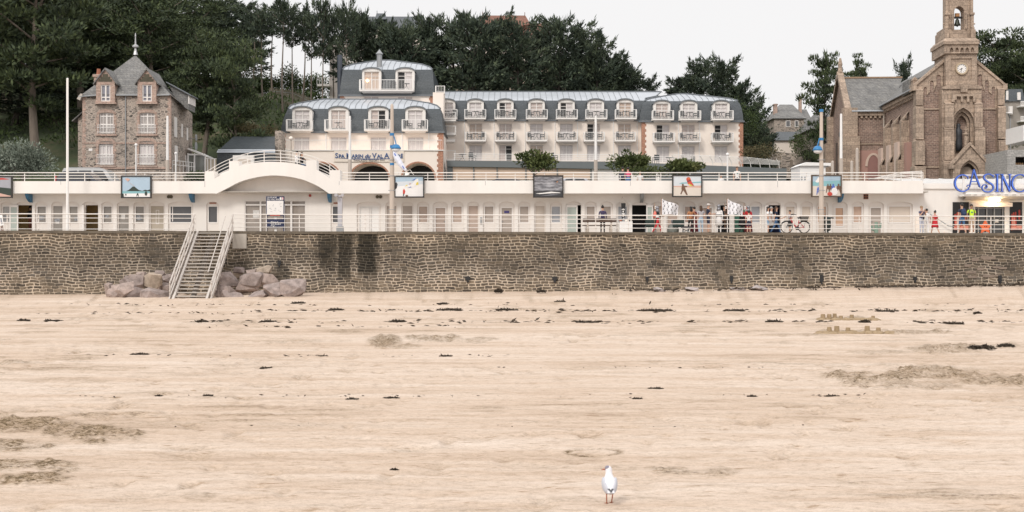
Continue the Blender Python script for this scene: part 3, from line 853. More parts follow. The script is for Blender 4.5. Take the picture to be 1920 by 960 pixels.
# central glazed entrance
en = MB(); t = .06
xs_ = [459, 486, 489.5, 547, 551, 573]
zc = az(384)
for (a, c) in ((459, 460.5), (486.5, 489.5), (544, 547.5), (571.5, 573)):
    en.box(ax(a), ax(c), DA+.06, DA+.16, 3.27, az(376.5))
en.box(ax(460.5), ax(571.5), DA+.064, DA+.156, zc-.05, zc+.05)
en.box(ax(460.5), ax(571.5), DA+.064, DA+.156, az(377.6), az(376.5))
for c in (499, 516, 533): en.box(ax(c)-.03, ax(c)+.03, DA+.07, DA+.15, 3.27, zc-.05)
eo = en.build('entrance_glazing', FR, ab)
MB().box(ax(460), ax(572), DA+.17, DA+.18, 3.27, az(377)).build('pane', mat('entrance_glass', (.33, .285, .25), .15, .2, .8, coat=.5), eo)
MB().box(ax(473.5), ax(485), DA+.155, DA+.16, az(408), az(394)).build('notice', PICL, eo)
for X in (321.0, 707.5, 713.5, 316.5):
    y_ = 369; q = MB(); q.lathe([(.11, 0), (.11, .05), (.07, .06)], n=10)
    vo = q.mesh('vent', mat('vent_grille', (.10, .085, .06), .7)); vo.transform(Matrix.Rotation(R(90), 4, 'X'))
    link('vent', vo, ab, (ax(X), DA-.005, az(y_)))
q = MB(); q.box(ax(1619), ax(1628), DA-.02, DA+.02, az(373.5), az(364)); q.build('square_vent', TERRA, ab)
for dx in (-.075, .075):
    for dz in (-.075, .075):
        MB().box(ax(1623.5)+dx-.05, ax(1623.5)+dx+.05, DA-.03, DA-.021, az(368.7)+dz-.05, az(368.7)+dz+.05).build('vent_opening', DARK, ab)
MB().box(ax(579.5), ax(583.5), DA-.07, DA, az(369), az(364.5)).build('alarm_box', mat('red_alarm', (.38, .05, .04), .5), ab)
for X in (421, 601): MB().tube([(ax(X), DA, az(360)), (ax(X)-.05, DA-.25, az(361)), (ax(X)+.1, DA-.4, az(360.4))], .06, 6).build('camera_housing', WHITE2, ab)
for X in (902,): MB().box(ax(X)-.05, ax(X)+.05, DA-.06, DA, az(420), az(407)).build('intercom', GREYM, ab)
for X, cm in ((58.5, BLUEB), (362.5, BLUEB), (619.5, BLUEB), (1202.5, GREYM), (1573.5, BLUEB)):
    x = ax(X); q = MB()
    pr = [(DA, 6.05), (DB+.15, 6.05), (DB+.35, 5.78), (DB+.75, 5.58), (DA, 5.52)]
    vs = [(x-.1, p[0], p[1]) for p in pr]+[(x+.1, p[0], p[1]) for p in pr]
    q.add(vs, [(0,1,2,3,4), (9,8,7,6,5)]+[(i, (i+1) % 5, 5+(i+1) % 5, 5+i) for i in range(5)])
    q.build('bracket', cm, ab, (x, DA, 6))
# upper terrace railings
uz = lambda x: 6.86
for (a, c, lab) in ((-180, 384, 'white terrace railing on the parapet in front of the stone villa'), (638, 1731, 'long white terrace railing on the parapet right of the arched hump')):
    railing('railing', lab, [fx(a, 81.6), fx(c, 81.6)], 81.6, uz, (.55, .37, .19), 1.85, group='terrace railings', rr=(.03, .02))
cp = smooth_path([(388, 321), (420, 303), (455, 290), (490, 283.5), (520, 282.5), (556, 286), (590, 295), (615, 306), (632, 319)], 5)
hr = thing('railing', 'curved white railing arching over the hump of the parapet', 'railing', (fx(510, 82.3), 82.3, 7.3), 'terrace railings')
for k, dy in enumerate((0, 6, 12, 18)):
    MB().tube([(fx(p[0], 82.3), 82.3+.02*k, fz(p[1]+dy, 82.3)) for p in cp], .022, 5).build('rail', RAIL, hr)
for X in (402, 430, 464, 495, 526, 557, 593, 618):
    yp = np.interp(X, [p[0] for p in cp], [p[1] for p in cp])
    MB().box(fx(X, 82.3)-.022, fx(X, 82.3)+.022, 82.33, 82.38, fz(yp+24, 82.3), fz(yp, 82.3)).build('post', RAIL, hr)
dk_ = MB()
stp = [(384, 345), (632, 345)]+[(p[0], p[1]+22) for p in cp[::-1]]
dk_.prism([(fx(p[0], 82.6), fz(p[1], 82.6)) for p in stp], 82.1, 84.2)
dk_.build('hump_stair', WHITE, ab)
# ---------------------------------------------------------------- hotel
def mansard(root, D, x0, x1, pts_sl, pts_zn, depth, name='roof', seam=.62):
    """pts_*: list of (left X, right X, Y, inset towards the back) in photo pixels at depth D"""
    def ring(p):
        d = D+p[3]; a, b = fx(p[0], d), fx(p[1], d)
        return [(a, d), (b, d), (b, D+depth-p[3]), (a, D+depth-p[3])], fz(p[2], d)
    def skin(ps):
        q = MB(); vs = []
        for p in ps:
            r, z = ring(p); vs += [(a, b, z) for a, b in r]
        k = len(ps)
        fs = [(i*4+j, i*4+(j+1) % 4, (i+1)*4+(j+1) % 4, (i+1)*4+j) for i in range(k-1) for j in range(4)]
        fs.append(tuple((k-1)*4+j for j in range(4)))
        q.add(vs, fs); return q
    sl = skin(pts_sl).build('slate_roof', SLATE, root)
    zn = skin(pts_zn)
    # standing seams on the front slope
    za = pts_zn
    xl, xr = fx(za[0][0], D+za[0][3]), fx(za[0][1], D+za[0][3])
    n = int((xr-xl)/seam)
    for i in range(1, n):
        x = xl+(xr-xl)*i/n; path = []
        for p in za:
            a, b = fx(p[0], D+p[3]), fx(p[1], D+p[3])
            if a-.05 <= x <= b+.05: path.append((x, D+p[3]-.02, fz(p[2], D+p[3])+.02))
            else:
                if path:
                    pp = za[za.index(p)-1]; a0, b0 = fx(pp[0], D+pp[3]), fx(pp[1], D+pp[3])
                    t = (x-a0)/(a-a0) if x < a else (b0-x)/(b0-b)
                    t = max(0, min(1, t)); path.append((x, D+pp[3]+(p[3]-pp[3])*t-.02, fz(pp[2], D+pp[3])+(fz(p[2], D+p[3])-fz(pp[2], D+pp[3]))*t+.02))
                break
        if len(path) > 1: zn.tube(path, .022, 4, m=1, cap=False)
    zn.build('zinc_roof', [ZINC, ZINCD], root)
    # ridge and hip capping, eaves gutter
    q = MB()
    for s in (0, 1): q.tube([(fx(p[s], D+p[3]), D+p[3]-.03, fz(p[2], D+p[3])+.04) for p in za], .07, 5)
    t_ = za[-1]; dd = D+t_[3]; q.tube([(fx(t_[0], dd), dd, fz(t_[2], dd)+.05), (fx(t_[1], dd), dd, fz(t_[2], dd)+.05)], .07, 5)
    b_ = pts_sl[0]; q.box(fx(b_[0], D)-.1, fx(b_[1], D)+.1, D-.22, D+.02, fz(b_[2], D)-.14, fz(b_[2], D)+.03)
    q.build('flashing', ZINCD, root)

def window_part(parent, name, cx, y, z0, w, h, pane=CURT, openhalf=0, loc=None, door=True):
    """framed window, front at y; openhalf -1/1 shows a dark open leaf"""
    q = MB(); t = .05; x0, x1 = cx-w/2, cx+w/2; z1 = z0+h
    q.box(x0, x0+t, y, y+.07, z0, z1); q.box(x1-t, x1, y, y+.07, z0, z1)
    q.box(x0+t, x1-t, y+.002, y+.07, z1-t, z1); q.box(x0+t, x1-t, y+.002, y+.07, z0, z0+t)
    q.box(cx-.045, cx+.045, y-.006, y+.066, z0+t, z1-t)
    q.box(x0+t, x1-t, y+.008, y+.06, z0+h*.76, z0+h*.76+.05)
    if w > 1.3 and openhalf == 0:
        for s in (-1, 1): q.box(cx+s*w*.25-.014, cx+s*w*.25+.014, y+.012, y+.05, z0+t, z0+h*.76)
    wo_ = q.build(name, FR, parent, (cx, y, z0))
    mats = [pane, DARK]
    p = MB(); yb = y+.075
    p.quad((x0, yb, z0), (cx, yb, z0), (cx, yb, z1), (x0, yb, z1), 1 if openhalf == -1 else 0)
    p.quad((cx, yb, z0), (x1, yb, z0), (x1, yb, z1), (cx, yb, z1), 1 if openhalf == 1 else 0)
    p.build('pane', mats, wo_, (cx, yb, z0))
    return wo_

_dm = {}
def dormer(root, D, X, ytop, ybot, wpx, wintop, pane, oh=0, back=1.5, wfrac=.73):
    cx = fx(X, D); w = wpx*D/FP; z0 = fz(ybot, D); z1 = fz(ytop, D); h = z1-z0
    key = (round(w, 2), round(h, 2), D)
    zs = z1-.42
    ww = w*wfrac; wz1 = fz(wintop, D)
    out = archpts(cx-w/2, cx+w/2, z0, zs, z1-.08, 8)
    yf = D-.12
    if key not in _dm:
        q = MB(); q.prism(out, yf, D+back, [rect(cx-ww/2, cx+ww/2, z0+.02, wz1)], back=False, m=0)
        b = MB(); 
        top = arc(cx, zs, w/2+.1, z1-zs, 0, PI, 8); bot = arc(cx, zs-.1, w/2+.02, z1-.09-zs+.06, 0, PI, 8)
        b.prism(top+bot[::-1], yf-.14, D+back)
        _dm[key] = (q.mesh('dormer', [WHITE], (cx, yf, z0)), b.mesh('dormer_cap', ZINCD, (cx, yf, z0)))
    dq = link('dormer', _dm[key][0], root, (cx, yf, z0))
    link('dormer_cap', _dm[key][1], dq, (cx, yf, z0))
    window_part(dq, 'window', cx, yf+.14, z0+.05, ww-.02, wz1-z0-.06, pane, oh)
    return dq

_bm = {}
def balcony(root, D, X0, X1, ytop, ybot, proj=1.15, base=0.0):
    """slab and baluster railing; ytop rail top, ybot slab underside"""
    xa, xb = fx(X0, D), fx(X1, D); w = xb-xa; z0 = fz(ybot, D); zr = fz(ytop, D); c = (xa+xb)/2
    y = D+base; f = y-proj
    key = (round(w, 2), round(zr-z0, 2))
    if key not in _bm:
        q = MB(); q.box(xa, xb, f, y, z0+.04, z0+.2)
        q.add([(xa+.15, f+.2, z0+.04), (xb-.15, f+.2, z0+.04), (xb-.15, y, z0+.04), (xa+.15, y, z0+.04), (xa+.3, f+.6, z0-.05), (xb-.3, f+.6, z0-.05), (xb-.3, y, z0-.1), (xa+.3, y, z0-.1)],
              [(0,1,5,4),(1,2,6,5),(3,0,4,7),(7,4,5,6)])
        r = MB(); t = .03
        r.box(xa, xb, f+.02, f+.07, zr-.05, zr); r.box(xa+.07, xb-.07, f+.025, f+.065, z0+.27, z0+.3)
        for s in (xa, xb-.05):
            r.box(s, s+.05, f+.07, y, zr-.048, zr-.002); r.box(s+.004, s+.046, f+.07, y, z0+.272, z0+.3)
            r.box(s-.004, s+.07, f+.014, f+.085, z0+.2, zr-.05)
        n = max(6, int(w/.16))
        for i in range(1, n):
            x = xa+w*i/n; r.box(x-.011, x+.011, f+.035, f+.055, z0+.3, zr-.05)
        m_ = max(3, int(proj/.16))
        for i in range(1, m_):
            yy_ = f+.07+(proj-.07)*i/m_
            for s in (xa+.02, xb-.04): r.box(s, s+.018, yy_-.01, yy_+.01, z0+.3, zr-.05)
        _bm[key] = (q.mesh('balcony', WHITE, (c, y, z0)), r.mesh('railing', WHITE2, (c, y, z0)))
    bo = link('balcony', _bm[key][0], root, (c, y, z0))
    link('railing', _bm[key][1], bo, (c, y, z0))
    return (c, f, y, z0+.2)

def chair_proto():
    t = thing('balcony_chair', 'chair', 'chair', (0, 0, 0), 'dark wicker chairs on hotel balconies')
    MB().box(-.26, .26, -.26, .26, .36, .44).build('seat', WICK, t)
    q = MB(); q.box(-.27, .27, .2, .28, .44, .92); q.box(-.31, -.25, -.24, .24, .58, .64); q.box(.25, .31, -.24, .24, .58, .64)
    q.box(-.31, -.26, -.24, -.18, .44, .58); q.box(.26, .31, -.24, -.18, .44, .58); q.build('backrest', WICK, t)
    for s in (-1, 1):
        for u in (-1, 1): MB().box(s*.24-.025, s*.24+.025, u*.22-.025, u*.22+.025, 0, .37).build('leg', WICK, t)
    return t
def table_proto():
    t = thing('balcony_table', 'table', 'table', (0, 0, 0), 'small dark tables on hotel balconies')
    MB().lathe([(.38, .68), (.38, .72)], n=14).build('table_top', WICK, t)
    for s in (-1, 1): MB().tube([(s*.3, -.2, 0), (s*.05, 0, .4), (-s*.05, 0, .68)], .025, 5).build('leg', WICK, t)
    return t
CHP, TBP = chair_proto(), table_proto()
_cu, _tu = [0], [0]
def put(proto, flag, loc, rz, label):
    if flag[0] == 0:
        flag[0] = 1; proto.location = loc; proto.rotation_euler = (0, 0, rz); proto['label'] = label; WLOC[proto.name] = Vector(loc); return proto
    return copy_tree(proto, loc, label=label, rz=rz)
def furnish(b, where, kind=3, pw=None):
    c, f, y, z = b
    pts = []
    if kind in (2, 3): pts += [(-.62, R(-70), 'left'), (.62, R(70), 'right')]
    if kind == 4: pts += [(-.15, R(-50), 'lone')]
    for dx, rz, sd_ in pts:
        put(CHP, _cu, (c+dx, f+.52, z), rz+PI+R(random.uniform(-18, 18)), 'dark chair %s of the table, %s' % (sd_, where))
    if kind in (1, 3): put(TBP, _tu, (c+random.uniform(-.05, .05), f+.5, z), 0, 'small dark table, %s' % where)

def quoins(root, X0, X1, D, ya, yb, side, yoff=-.02, dep=.3):
    """toothed orange brick corner strip"""
    q = MB(); y = ya; k = 0; hp = 7.2*FP/D/18.46*130/2400*D/130 if False else 7.0
    while y < yb:
        e = 2.2 if k % 2 else 0
        a, c = (X0, X1+e) if side < 0 else (X0-e, X1)
        q.box(fx(a, D), fx(c, D), D+yoff, D+dep, fz(min(y+hp*.72, yb), D), fz(y, D)); y += hp*.72; k += 1
    q.build('brick_quoin', BRICKO, root)

PANES = [CURT, CURT2, CURT2, CURT3, CURT]
# --- front pavilion
D = 130
hp = thing('hotel_pavilion', 'cream hotel pavilion with slate mansard, four white dormers and blue lettering', 'hotel', (fx(680, D), D, 6.3))
q = MB(); wins = [565.5, 635, 709.5, 779.5]
hl = [rect(fx(X-14.6, D), fx(X+14.6, D), fz(284, D), fz(257, D)) for X in wins]
q.prism(rect(fx(528, D), fx(830, D), 6.3, fz(247, D)), D, D+14, hl, back=False)
q.build('wall', CREAM, hp)
for i, X in enumerate(wins): window_part(hp, 'window', fx(X, D), D+.15, fz(284, D), 29.2*D/FP, 27*D/FP, CURT2)
quoins(hp, 526, 533.5, D, 247, 300, -1); quoins(hp, 822, 831.5, D, 247, 340, 1)
mansard(hp, D, 0, 0, [(526, 832, 247, 0), (528, 830.5, 236, .15), (531, 829, 225, .4), (535, 827.5, 214, .8), (540, 826, 204, 1.35)],
        [(540, 826, 204, 1.35), (545, 819, 198, 2.0), (560, 806, 194, 3.0), (605, 757, 186.5, 6.6)], 14)
for i, (X, pn, oh) in enumerate(((567, CURT2, 0), (635, CURT, 0), (709.5, CURT, 1), (779, CURT2, 0))):
    dormer(hp, D, X, 198.5, 246, 37.5, 207, pn, oh)
for i, (X, nm, kd) in enumerate(((564, 'first', 3), (635, 'second', 1), (709, 'third', 3), (779, 'fourth', 2))):
    b = balcony(hp, D, X-24, X+24, 226, 248)
    furnish(b, '%s balcony from left, hotel front pavilion' % nm, kd)
for X in (532.5, 611.5, 754, 804): MB().box(fx(X, D)-.05, fx(X, D)+.05, D-.1, D, fz(281, D), fz(248, D)).build('downpipe', WHITE2, hp)
for X in (637, 722): 
    q = MB(); q.add([(fx(X, D)-.2, D+3.2, fz(193.5, D)), (fx(X, D)+.2, D+3.2, fz(193.5, D)), (fx(X, D), D+3.3, fz(190.5, D)), (fx(X, D), D+4.3, fz(191, D))], [(0,1,2),(0,2,3),(1,3,2)]); q.build('roof_vent', ZINCD, hp)
# terrace front below with arches
Df = 126.5
fr = MB(); 
arcs = [(569, 634, 306, 326), (658, 728, 307, 332), (754, 815, 306, 336)]
ah = [archpts(fx(a, Df), fx(c, Df), 6.4, fz(s, Df), fz(t, Df), 14) for a, c, t, s in arcs]
dr = rect(fx(738.5, Df), fx(752, Df), 6.4, fz(312, Df))
fr.prism(rect(fx(526, Df), fx(831, Df), 6.3, fz(281.5, Df)), Df, D-.02, ah+[], back=False)
fr.build('terrace_wall', CREAM, hp)
MB().box(fx(526, Df)-.05, fx(832, Df)+.05, Df-.12, Df+.1, fz(282.6, Df), fz(281, Df)).build('cornice', WHITE, hp)
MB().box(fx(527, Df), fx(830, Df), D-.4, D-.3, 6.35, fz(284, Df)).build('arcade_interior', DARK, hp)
MB().box(fx(738, Df), fx(752.5, Df), Df-.03, Df, 6.4, fz(313, Df)).build('side_door', CREAM, hp)
rb = MB()
for a, c, t, s in arcs:
    cxx = (fx(a, Df)+fx(c, Df))/2; w_ = (fx(c, Df)-fx(a, Df))/2; zs = fz(s, Df)
    o_ = arc(cxx, zs, w_+.17, fz(t, Df)-zs+.17, 0, PI, 16); i_ = arc(cxx, zs, w_, fz(t, Df)-zs, 0, PI, 16)
    rb.prism(o_+i_[::-1], Df-.05, Df+.3)
rb.build('brick_arch', BRICKO, hp)
quoins(hp, 821.5, 831, Df, 283, 345, 1, -.03); quoins(hp, 526, 531, Df, 286, 345, -1, -.03)
tr = MB(); zf = fz(281, Df)
tr.box(fx(528, Df), fx(829, Df), Df+.03, Df+.08, zf+.95, zf+1.0)
for i in range(100):
    x = fx(528, Df)+(fx(829, Df)-fx(528, Df))*i/99; tr.box(x-.009, x+.009, Df+.045, Df+.065, zf, zf+.95)
tr.build('terrace_railing', WHITE2, hp)
sb = MB().box(fx(626.5, Df), fx(757.5, Df), Df-.1, Df, fz(303.5, Df), fz(283, Df)).build('sign_board', mat('sign_cream', (.78, .69, .60), .7, .03), hp)
BLUET = mat('sign_blue', (.035, .09, .24), .5, .1)
GREYT = mat('sign_grey', (.10, .095, .11), .5, .1)
# sign lettering: caps, then small caps
zt_ = fz(296.3, Df)
def sign_word(segs, x, z, m_, name):
    for body, size, shear in segs:
        me = text_mesh(body, size, m_, .02, 'LEFT', shear, 1.0, .012)
        xs = [v.co.x for v in me.vertices]
        o_ = link(name, me, sb, (x, Df-.13, z)); x += max(xs)+size*(.07 if not body.endswith(' ') else .28)
    return x
segs = [('S', .82, 0), ('PA ', .6, 0), ('M', .82, 0), ('ARIN ', .6, 0), ('du ', .66, .3), ('V', .82, 0), ('AL ', .6, 0), ('A', .82, 0), ('NDRÉ', .6, 0)]
xe = sign_word(segs, 0, -50, BLUET, 'lettering')
for o_ in [c for c in sb.children if c.name.startswith('lettering')]: bpy.data.objects.remove(o_)
sc_ = (fx(756, Df)-fx(628.5, Df))/xe
segs = [(b_, s*sc_, sh) for b_, s, sh in segs]
sign_word(segs, fx(628.5, Df), zt_, BLUET, 'lettering')
sw_ = MB(); sw_.ribbon([(fx(X, Df), fz(Y, Df)) for X, Y in ((635, 296.5), (660, 298), (690, 298.4), (720, 298), (756, 296.8))], [.03, .07, .09, .07, .02], Df-.12, Df-.1); sw_.build('swoosh', BLUET, sb)
me = text_mesh('THALASSO RESORT ****', .42, GREYT, .02, 'LEFT', 0, 1.12)
xm = max(v.co.x for v in me.vertices); k_ = (fx(721.5, Df)-fx(663, Df))/xm
me.transform(Matrix.Scale(k_, 4)); me.transform(Matrix.Translation((0, 0, 0)))
link('lettering', me, sb, (fx(663, Df), Df-.13, fz(302.6, Df)))

# --- tower block behind
D = 140
ht = thing('hotel_tower', 'taller hotel block behind the pavilion with long white balcony and metal flue', 'hotel', (fx(725, D), D, 6.3))
hl = [rect(fx(X-14, D), fx(X+14, D), fz(205, D), fz(180.5, D)) for X in (696, 759.5)]
q = MB(); q.prism(rect(fx(638, D), fx(813, D), 6.3, fz(178, D)), D, D+13, hl, back=False); q.build('wall', CREAM, ht)
for X in (696, 759.5): window_part(ht, 'window', fx(X, D), D+.15, fz(205, D), 28*D/FP, 24.5*D/FP, CURT)
quoins(ht, 637.5, 645, D, 178, 200, -1); quoins(ht, 806.5, 814, D, 178, 200, 1)
mansard(ht, D, 0, 0, [(636.5, 815, 178, 0), (638, 813.7, 165, .15), (639.5, 812.8, 153, .4), (641, 812, 141, .8), (642.5, 811, 130.5, 1.3)],
        [(642.5, 811, 130.5, 1.3), (646, 806, 126, 1.9), (662, 792, 121, 3.2), (712, 733, 113.5, 6.2)], 13)
for X, pn, oh in ((697, CURT3, 0), (759.5, CURT2, -1)): dormer(ht, D, X, 126, 171, 35.5, 134.5, pn, oh, wfrac=.78)
b = balcony(ht, D, 676, 777, 152, 174, 1.3)
put(CHP, _cu, (fx(738, D), b[1]+.6, b[3]), R(200), 'pale lit chair between the dormers on the long hotel tower balcony')
put(TBP, _tu, (fx(763, D), b[1]+.6, b[3]), 0, 'small dark table at the right end of the long hotel tower balcony')
lp = MB(); lp.ell((fx(689, D), D+.05, fz(151, D)), (.16, .12, .16), 8, 6); lp.build('room_lamp', mat('lamp_glow', (1, .62, .32), .5, 0, emit=5), ht)
fl = MB(); c = (fx(707.5, D), D+2.2, 0)
fl.lathe([(.30, fz(127, D)), (.30, fz(95.5, D))], c, 14); fl.lathe([(.42, fz(95.5, D)), (.02, fz(86.5, D))], c, 14); fl.box(c[0]-.45, c[0]+.45, c[1]-.45, c[1]+.45, fz(131, D), fz(123, D))
fl.build('flue', GREYM, ht, smooth=False)
q = MB(); q.box(fx(638, D), fx(645, D), D+3, D+8, fz(140, D), fz(121, D)); q.box(fx(660, D), fx(702, D), D+4.5, D+8, fz(126, D), fz(114.5, D)); q.build('plant_housing', GREYP, ht)
MB().tube([(fx(632.5, D), D+2, 10), (fx(632.5, D), D+2, fz(98, D))], .28, 8).build('side_flue', mat('dark_flue', (.07, .08, .1), .4, .1), ht)
q = MB(); q.tube([(fx(722, D), D+6.5, fz(115, D)), (fx(722, D), D+6.5, fz(99, D))], .03, 4); q.box(fx(722, D)-.25, fx(722, D)+.25, D+6.48, D+6.52, fz(107, D), fz(106.4, D)); q.build('finial', ZINCD, ht)
for X in (732, 740): MB().add([(fx(X, D)-.2, D+3.2, fz(121, D)), (fx(X, D)+.2, D+3.2, fz(121, D)), (fx(X, D), D+3.2, fz(118, D)), (fx(X, D), D+4.2, fz(118, D))], [(0,1,2),(0,2,3),(1,3,2)]).build('roof_vent', ZINCD, ht)

# --- right wing (long) and its end pavilion, slightly turned
D = 139
hw_ = thing('hotel_wing', 'long cream hotel wing with slate mansard and three rows of balconies', 'hotel', (fx(1105, D), D, 6.3))
main = [838, 891.5, 947.5, 1006, 1062, 1117, 1172]; end = [1241, 1291.5, 1352]
YD = lambda X: (X-840)*.0115              # storeys drop a little along the wing
q = MB(); hl = []
r2 = [892, 948, 1006, 1062, 1113, 1171]; r2e = [1243, 1290.5, 1352]
for X in r2: hl.append(rect(fx(X-12, D), fx(X+12, D), fz(266, D), fz(232, D))); hl.append(rect(fx(X-12, D), fx(X+12, D), fz(302, D), fz(272.5, D)))
q.prism(rect(fx(820, D), fx(1205, D), 6.3, fz(224, D)), D, D+13, hl, back=False); q.build('wall', CREAM, hw_)
opn = {947.5: -1, 1062: -1, 1006: 0}
for X in r2: window_part(hw_, 'window', fx(X, D), D+.15, fz(265.8, D), 24*D/FP, 33.6*D/FP, random.choice(PANES), -1 if X == 1113 else 0); window_part(hw_, 'window', fx(X, D), D+.15, fz(301.8, D), 24*D/FP, 29*D/FP, random.choice(PANES), 1 if X == 948 else 0)
mansard(hw_, D, 0, 0, [(818, 1210, 225, 0), (818, 1210, 214, .2), (818, 1210, 203, .5), (818, 1210, 195, .9), (818, 1210, 188.5, 1.35)],
        [(818, 1210, 188.5, 1.35), (818, 1210, 185, 2.0), (818, 1230, 181, 3.2), (818, 1240, 172.5, 6.2)], 13)
ordn = ['first', 'second', 'third', 'fourth', 'fifth', 'sixth', 'seventh']
for i, X in enumerate(main):
    dormer(hw_, D, X, 184.5, 224, 31, 192.5, random.choice(PANES), opn.get(X, 0))
    b = balcony(hw_, D, X-20, X+20, 207, 226)
    furnish(b, '%s upper balcony from left, long hotel wing' % ordn[i], 3)
for i, X in enumerate(r2):
    b = balcony(hw_, D, X-19.5, X+19.5, 249.5, 267.5)
    furnish(b, '%s middle balcony from left, long hotel wing' % ordn[i], 3)
for X in (871, 926.5, 984.5, 1040.5, 1083, 1150, 1195): MB().box(fx(X, D)-.04, fx(X, D)+.04, D-.08, D, fz(295, D), fz(226, D)).build('downpipe', WHITE2, hw_)
De = D-1.0
q = MB(); hl = []
for X in r2e: hl.append(rect(fx(X-12, De), fx(X+12, De), fz(268, De), fz(234, De))); hl.append(rect(fx(X-12, De), fx(X+12, De), fz(305, De), fz(274.5, De)))
q.prism(rect(fx(1203.5, De), fx(1393, De), 6.3, fz(226, De)), De, De+14, hl, back=False); q.build('end_wall', CREAM, hw_)
for X in r2e: window_part(hw_, 'window', fx(X, De), De+.15, fz(267.8, De), 24*De/FP, 33.6*De/FP, random.choice(PANES), -1 if X != 1290.5 else 0); window_part(hw_, 'window', fx(X, De), De+.15, fz(304.8, De), 24*De/FP, 30*De/FP, random.choice(PANES))
quoins(hw_, 1203, 1209.5, De, 227, 300, -1); quoins(hw_, 1387, 1393.5, De, 227, 312, 1)
mansard(hw_, De, 0, 0, [(1198.5, 1394, 227, 0), (1200, 1393, 216, .2), (1202, 1391, 205, .5), (1205, 1388, 196, .95), (1209, 1384, 189.5, 1.5)],
        [(1209, 1384, 189.5, 1.5), (1216, 1374, 186, 2.2), (1236, 1340, 182, 3.6), (1270, 1286, 176.5, 6.4)], 14)
for i, X in enumerate(end):
    dormer(hw_, De, X, 187, 226, 31.5, 194.5, random.choice(PANES), 0)
    b = balcony(hw_, De, X-20, X+20, 209, 228)
    furnish(b, '%s upper balcony from left, hotel end pavilion' % ordn[i], 3)
    b = balcony(hw_, De, r2e[i]-20, r2e[i]+20, 250.5, 269)
    furnish(b, '%s middle balcony from left, hotel end pavilion' % ordn[i], 3)
for X in (1272, 1311): MB().box(fx(X, De)-.04, fx(X, De)+.04, De-.08, De, fz(300, De), fz(228, De)).build('downpipe', WHITE2, hw_)
for X, Y in ((880, 178), (937, 181), (990, 178), (1038, 183), (1118, 184), (1170, 178)): MB().add([(fx(X, D)-.2, D+4, fz(Y+1.5, D)), (fx(X, D)+.2, D+4, fz(Y+1.5, D)), (fx(X, D), D+4, fz(Y-1.5, D)), (fx(X, D), D+5, fz(Y-1, D))], [(0,1,2),(0,2,3),(1,3,2)]).build('roof_vent', ZINCD, hw_)
for X, w_ in ((842, 5), (1115, 7), (1225, 6)): MB().box(fx(X-w_, D), fx(X+w_, D), D+5.5, D+7, fz(176, D), fz(168.5, D)).build('roof_hatch', GREYM, hw_)
q = MB(); q.tube([(fx(1277, De), De+7, fz(177, De)), (fx(1277, De), De+7, fz(167, De))], .05, 5); q.build('finial', ZINCD, hw_)
# corner balconies between tower and wing
for (a, c, t, s) in ((814, 832, 156, 172), (823, 853, 206, 224), (826, 853, 232, 250), (829, 851, 257, 263), (829, 852, 279, 299)):
    bb = balcony(hw_, 135, a, c, t, s, 1.0, 3.0)
tw = MB().box(fx(812, 136), fx(832, 136), 135.6, 139, 6.3, fz(174, 136)); tw.build('link_wall', CREAM, hw_)
MB().box(fx(833.5, 133), fx(835.5, 133), 133, 133.1, 6.3, fz(299, 133)).build('support_post', WHITE2, hw_)
# --- restaurant terrace in front of the wing
Dt = 128
te = thing('restaurant_terrace', 'low grey restaurant with blinds and white railed terrace below the hotel wing', 'restaurant', (fx(1150, Dt), Dt, 6.3))
q = MB(); q.prism([(fx(838, Dt), fz(301, Dt)), (fx(1150, Dt), fz(303, Dt)), (fx(1475, Dt), fz(316, Dt)), (fx(1475, Dt), fz(330, Dt)), (fx(1150, Dt), fz(317, Dt)), (fx(838, Dt), fz(312, Dt))], Dt, Dt+9); q.build('fascia', GREYP, te)
q = MB(); q.box(fx(838, Dt), fx(848, Dt), Dt+.2, Dt+.4, 6.3, fz(312, Dt)); q.build('wall', GREYP, te)
MB().box(fx(1202, Dt), fx(1475, Dt), Dt+.2, Dt+.4, 6.3, fz(322, Dt)).build('wall', GREYP, te)
BL = mat('peach_blind', (.66, .50, .39), .7, .08, .3)
xs2 = [848, 888, 932, 986, 1045, 1108]
for i in range(5):
    pq = MB().box(fx(xs2[i], Dt)+.04, fx(xs2[i+1], Dt)-.04, Dt+.3, Dt+.35, fz(336, Dt), fz(313, Dt)); pq.build('blind', BL, te, (fx(xs2[i], Dt), Dt+.3, 9))
    MB().box(fx(xs2[i+1], Dt)-.05, fx(xs2[i+1], Dt)+.05, Dt+.15, Dt+.4, 6.3, fz(312.5, Dt)).build('mullion', GREYP, te)
MB().box(fx(848, Dt), fx(1110, Dt), Dt+.4, Dt+.5, 6.3, fz(312, Dt)).build('sill_wall', WHITE, te)
MB().box(fx(1110, Dt), fx(1202, Dt), Dt+.3, Dt+.5, 6.3, fz(316, Dt)).build('white_wall', WHITE, te)
MB().box(fx(1230, Dt), fx(1237, Dt), Dt+.1, Dt+.3, 6.3, fz(316, Dt)).build('white_panel', WHITE, te)
def fasY(X): return np.interp(X, [838, 1150, 1475], [301, 303, 316])
q = MB()
for k, hh in enumerate((1.0, .72, .46, .2)): q.tube([(fx(X, Dt), Dt+.1, fz(fasY(X), Dt)+hh*.68) for X in (850, 1000, 1150, 1265)], .03 if k == 0 else .018, 5)
for X in np.arange(852, 1266, 19.5): q.tube([(fx(X, Dt), Dt+.1, fz(fasY(X), Dt)), (fx(X, Dt), Dt+.1, fz(fasY(X), Dt)+.68)], .02, 4)
for k in range(6):
    hh = .22+.13*k; q.tube([(fx(X, Dt), Dt+.1-.06*k, fz(fasY(X)-3, Dt)+hh*.9-(.05*k if X > 1440 else 0)) for X in (1262, 1330, 1400, 1462)], .026, 5)
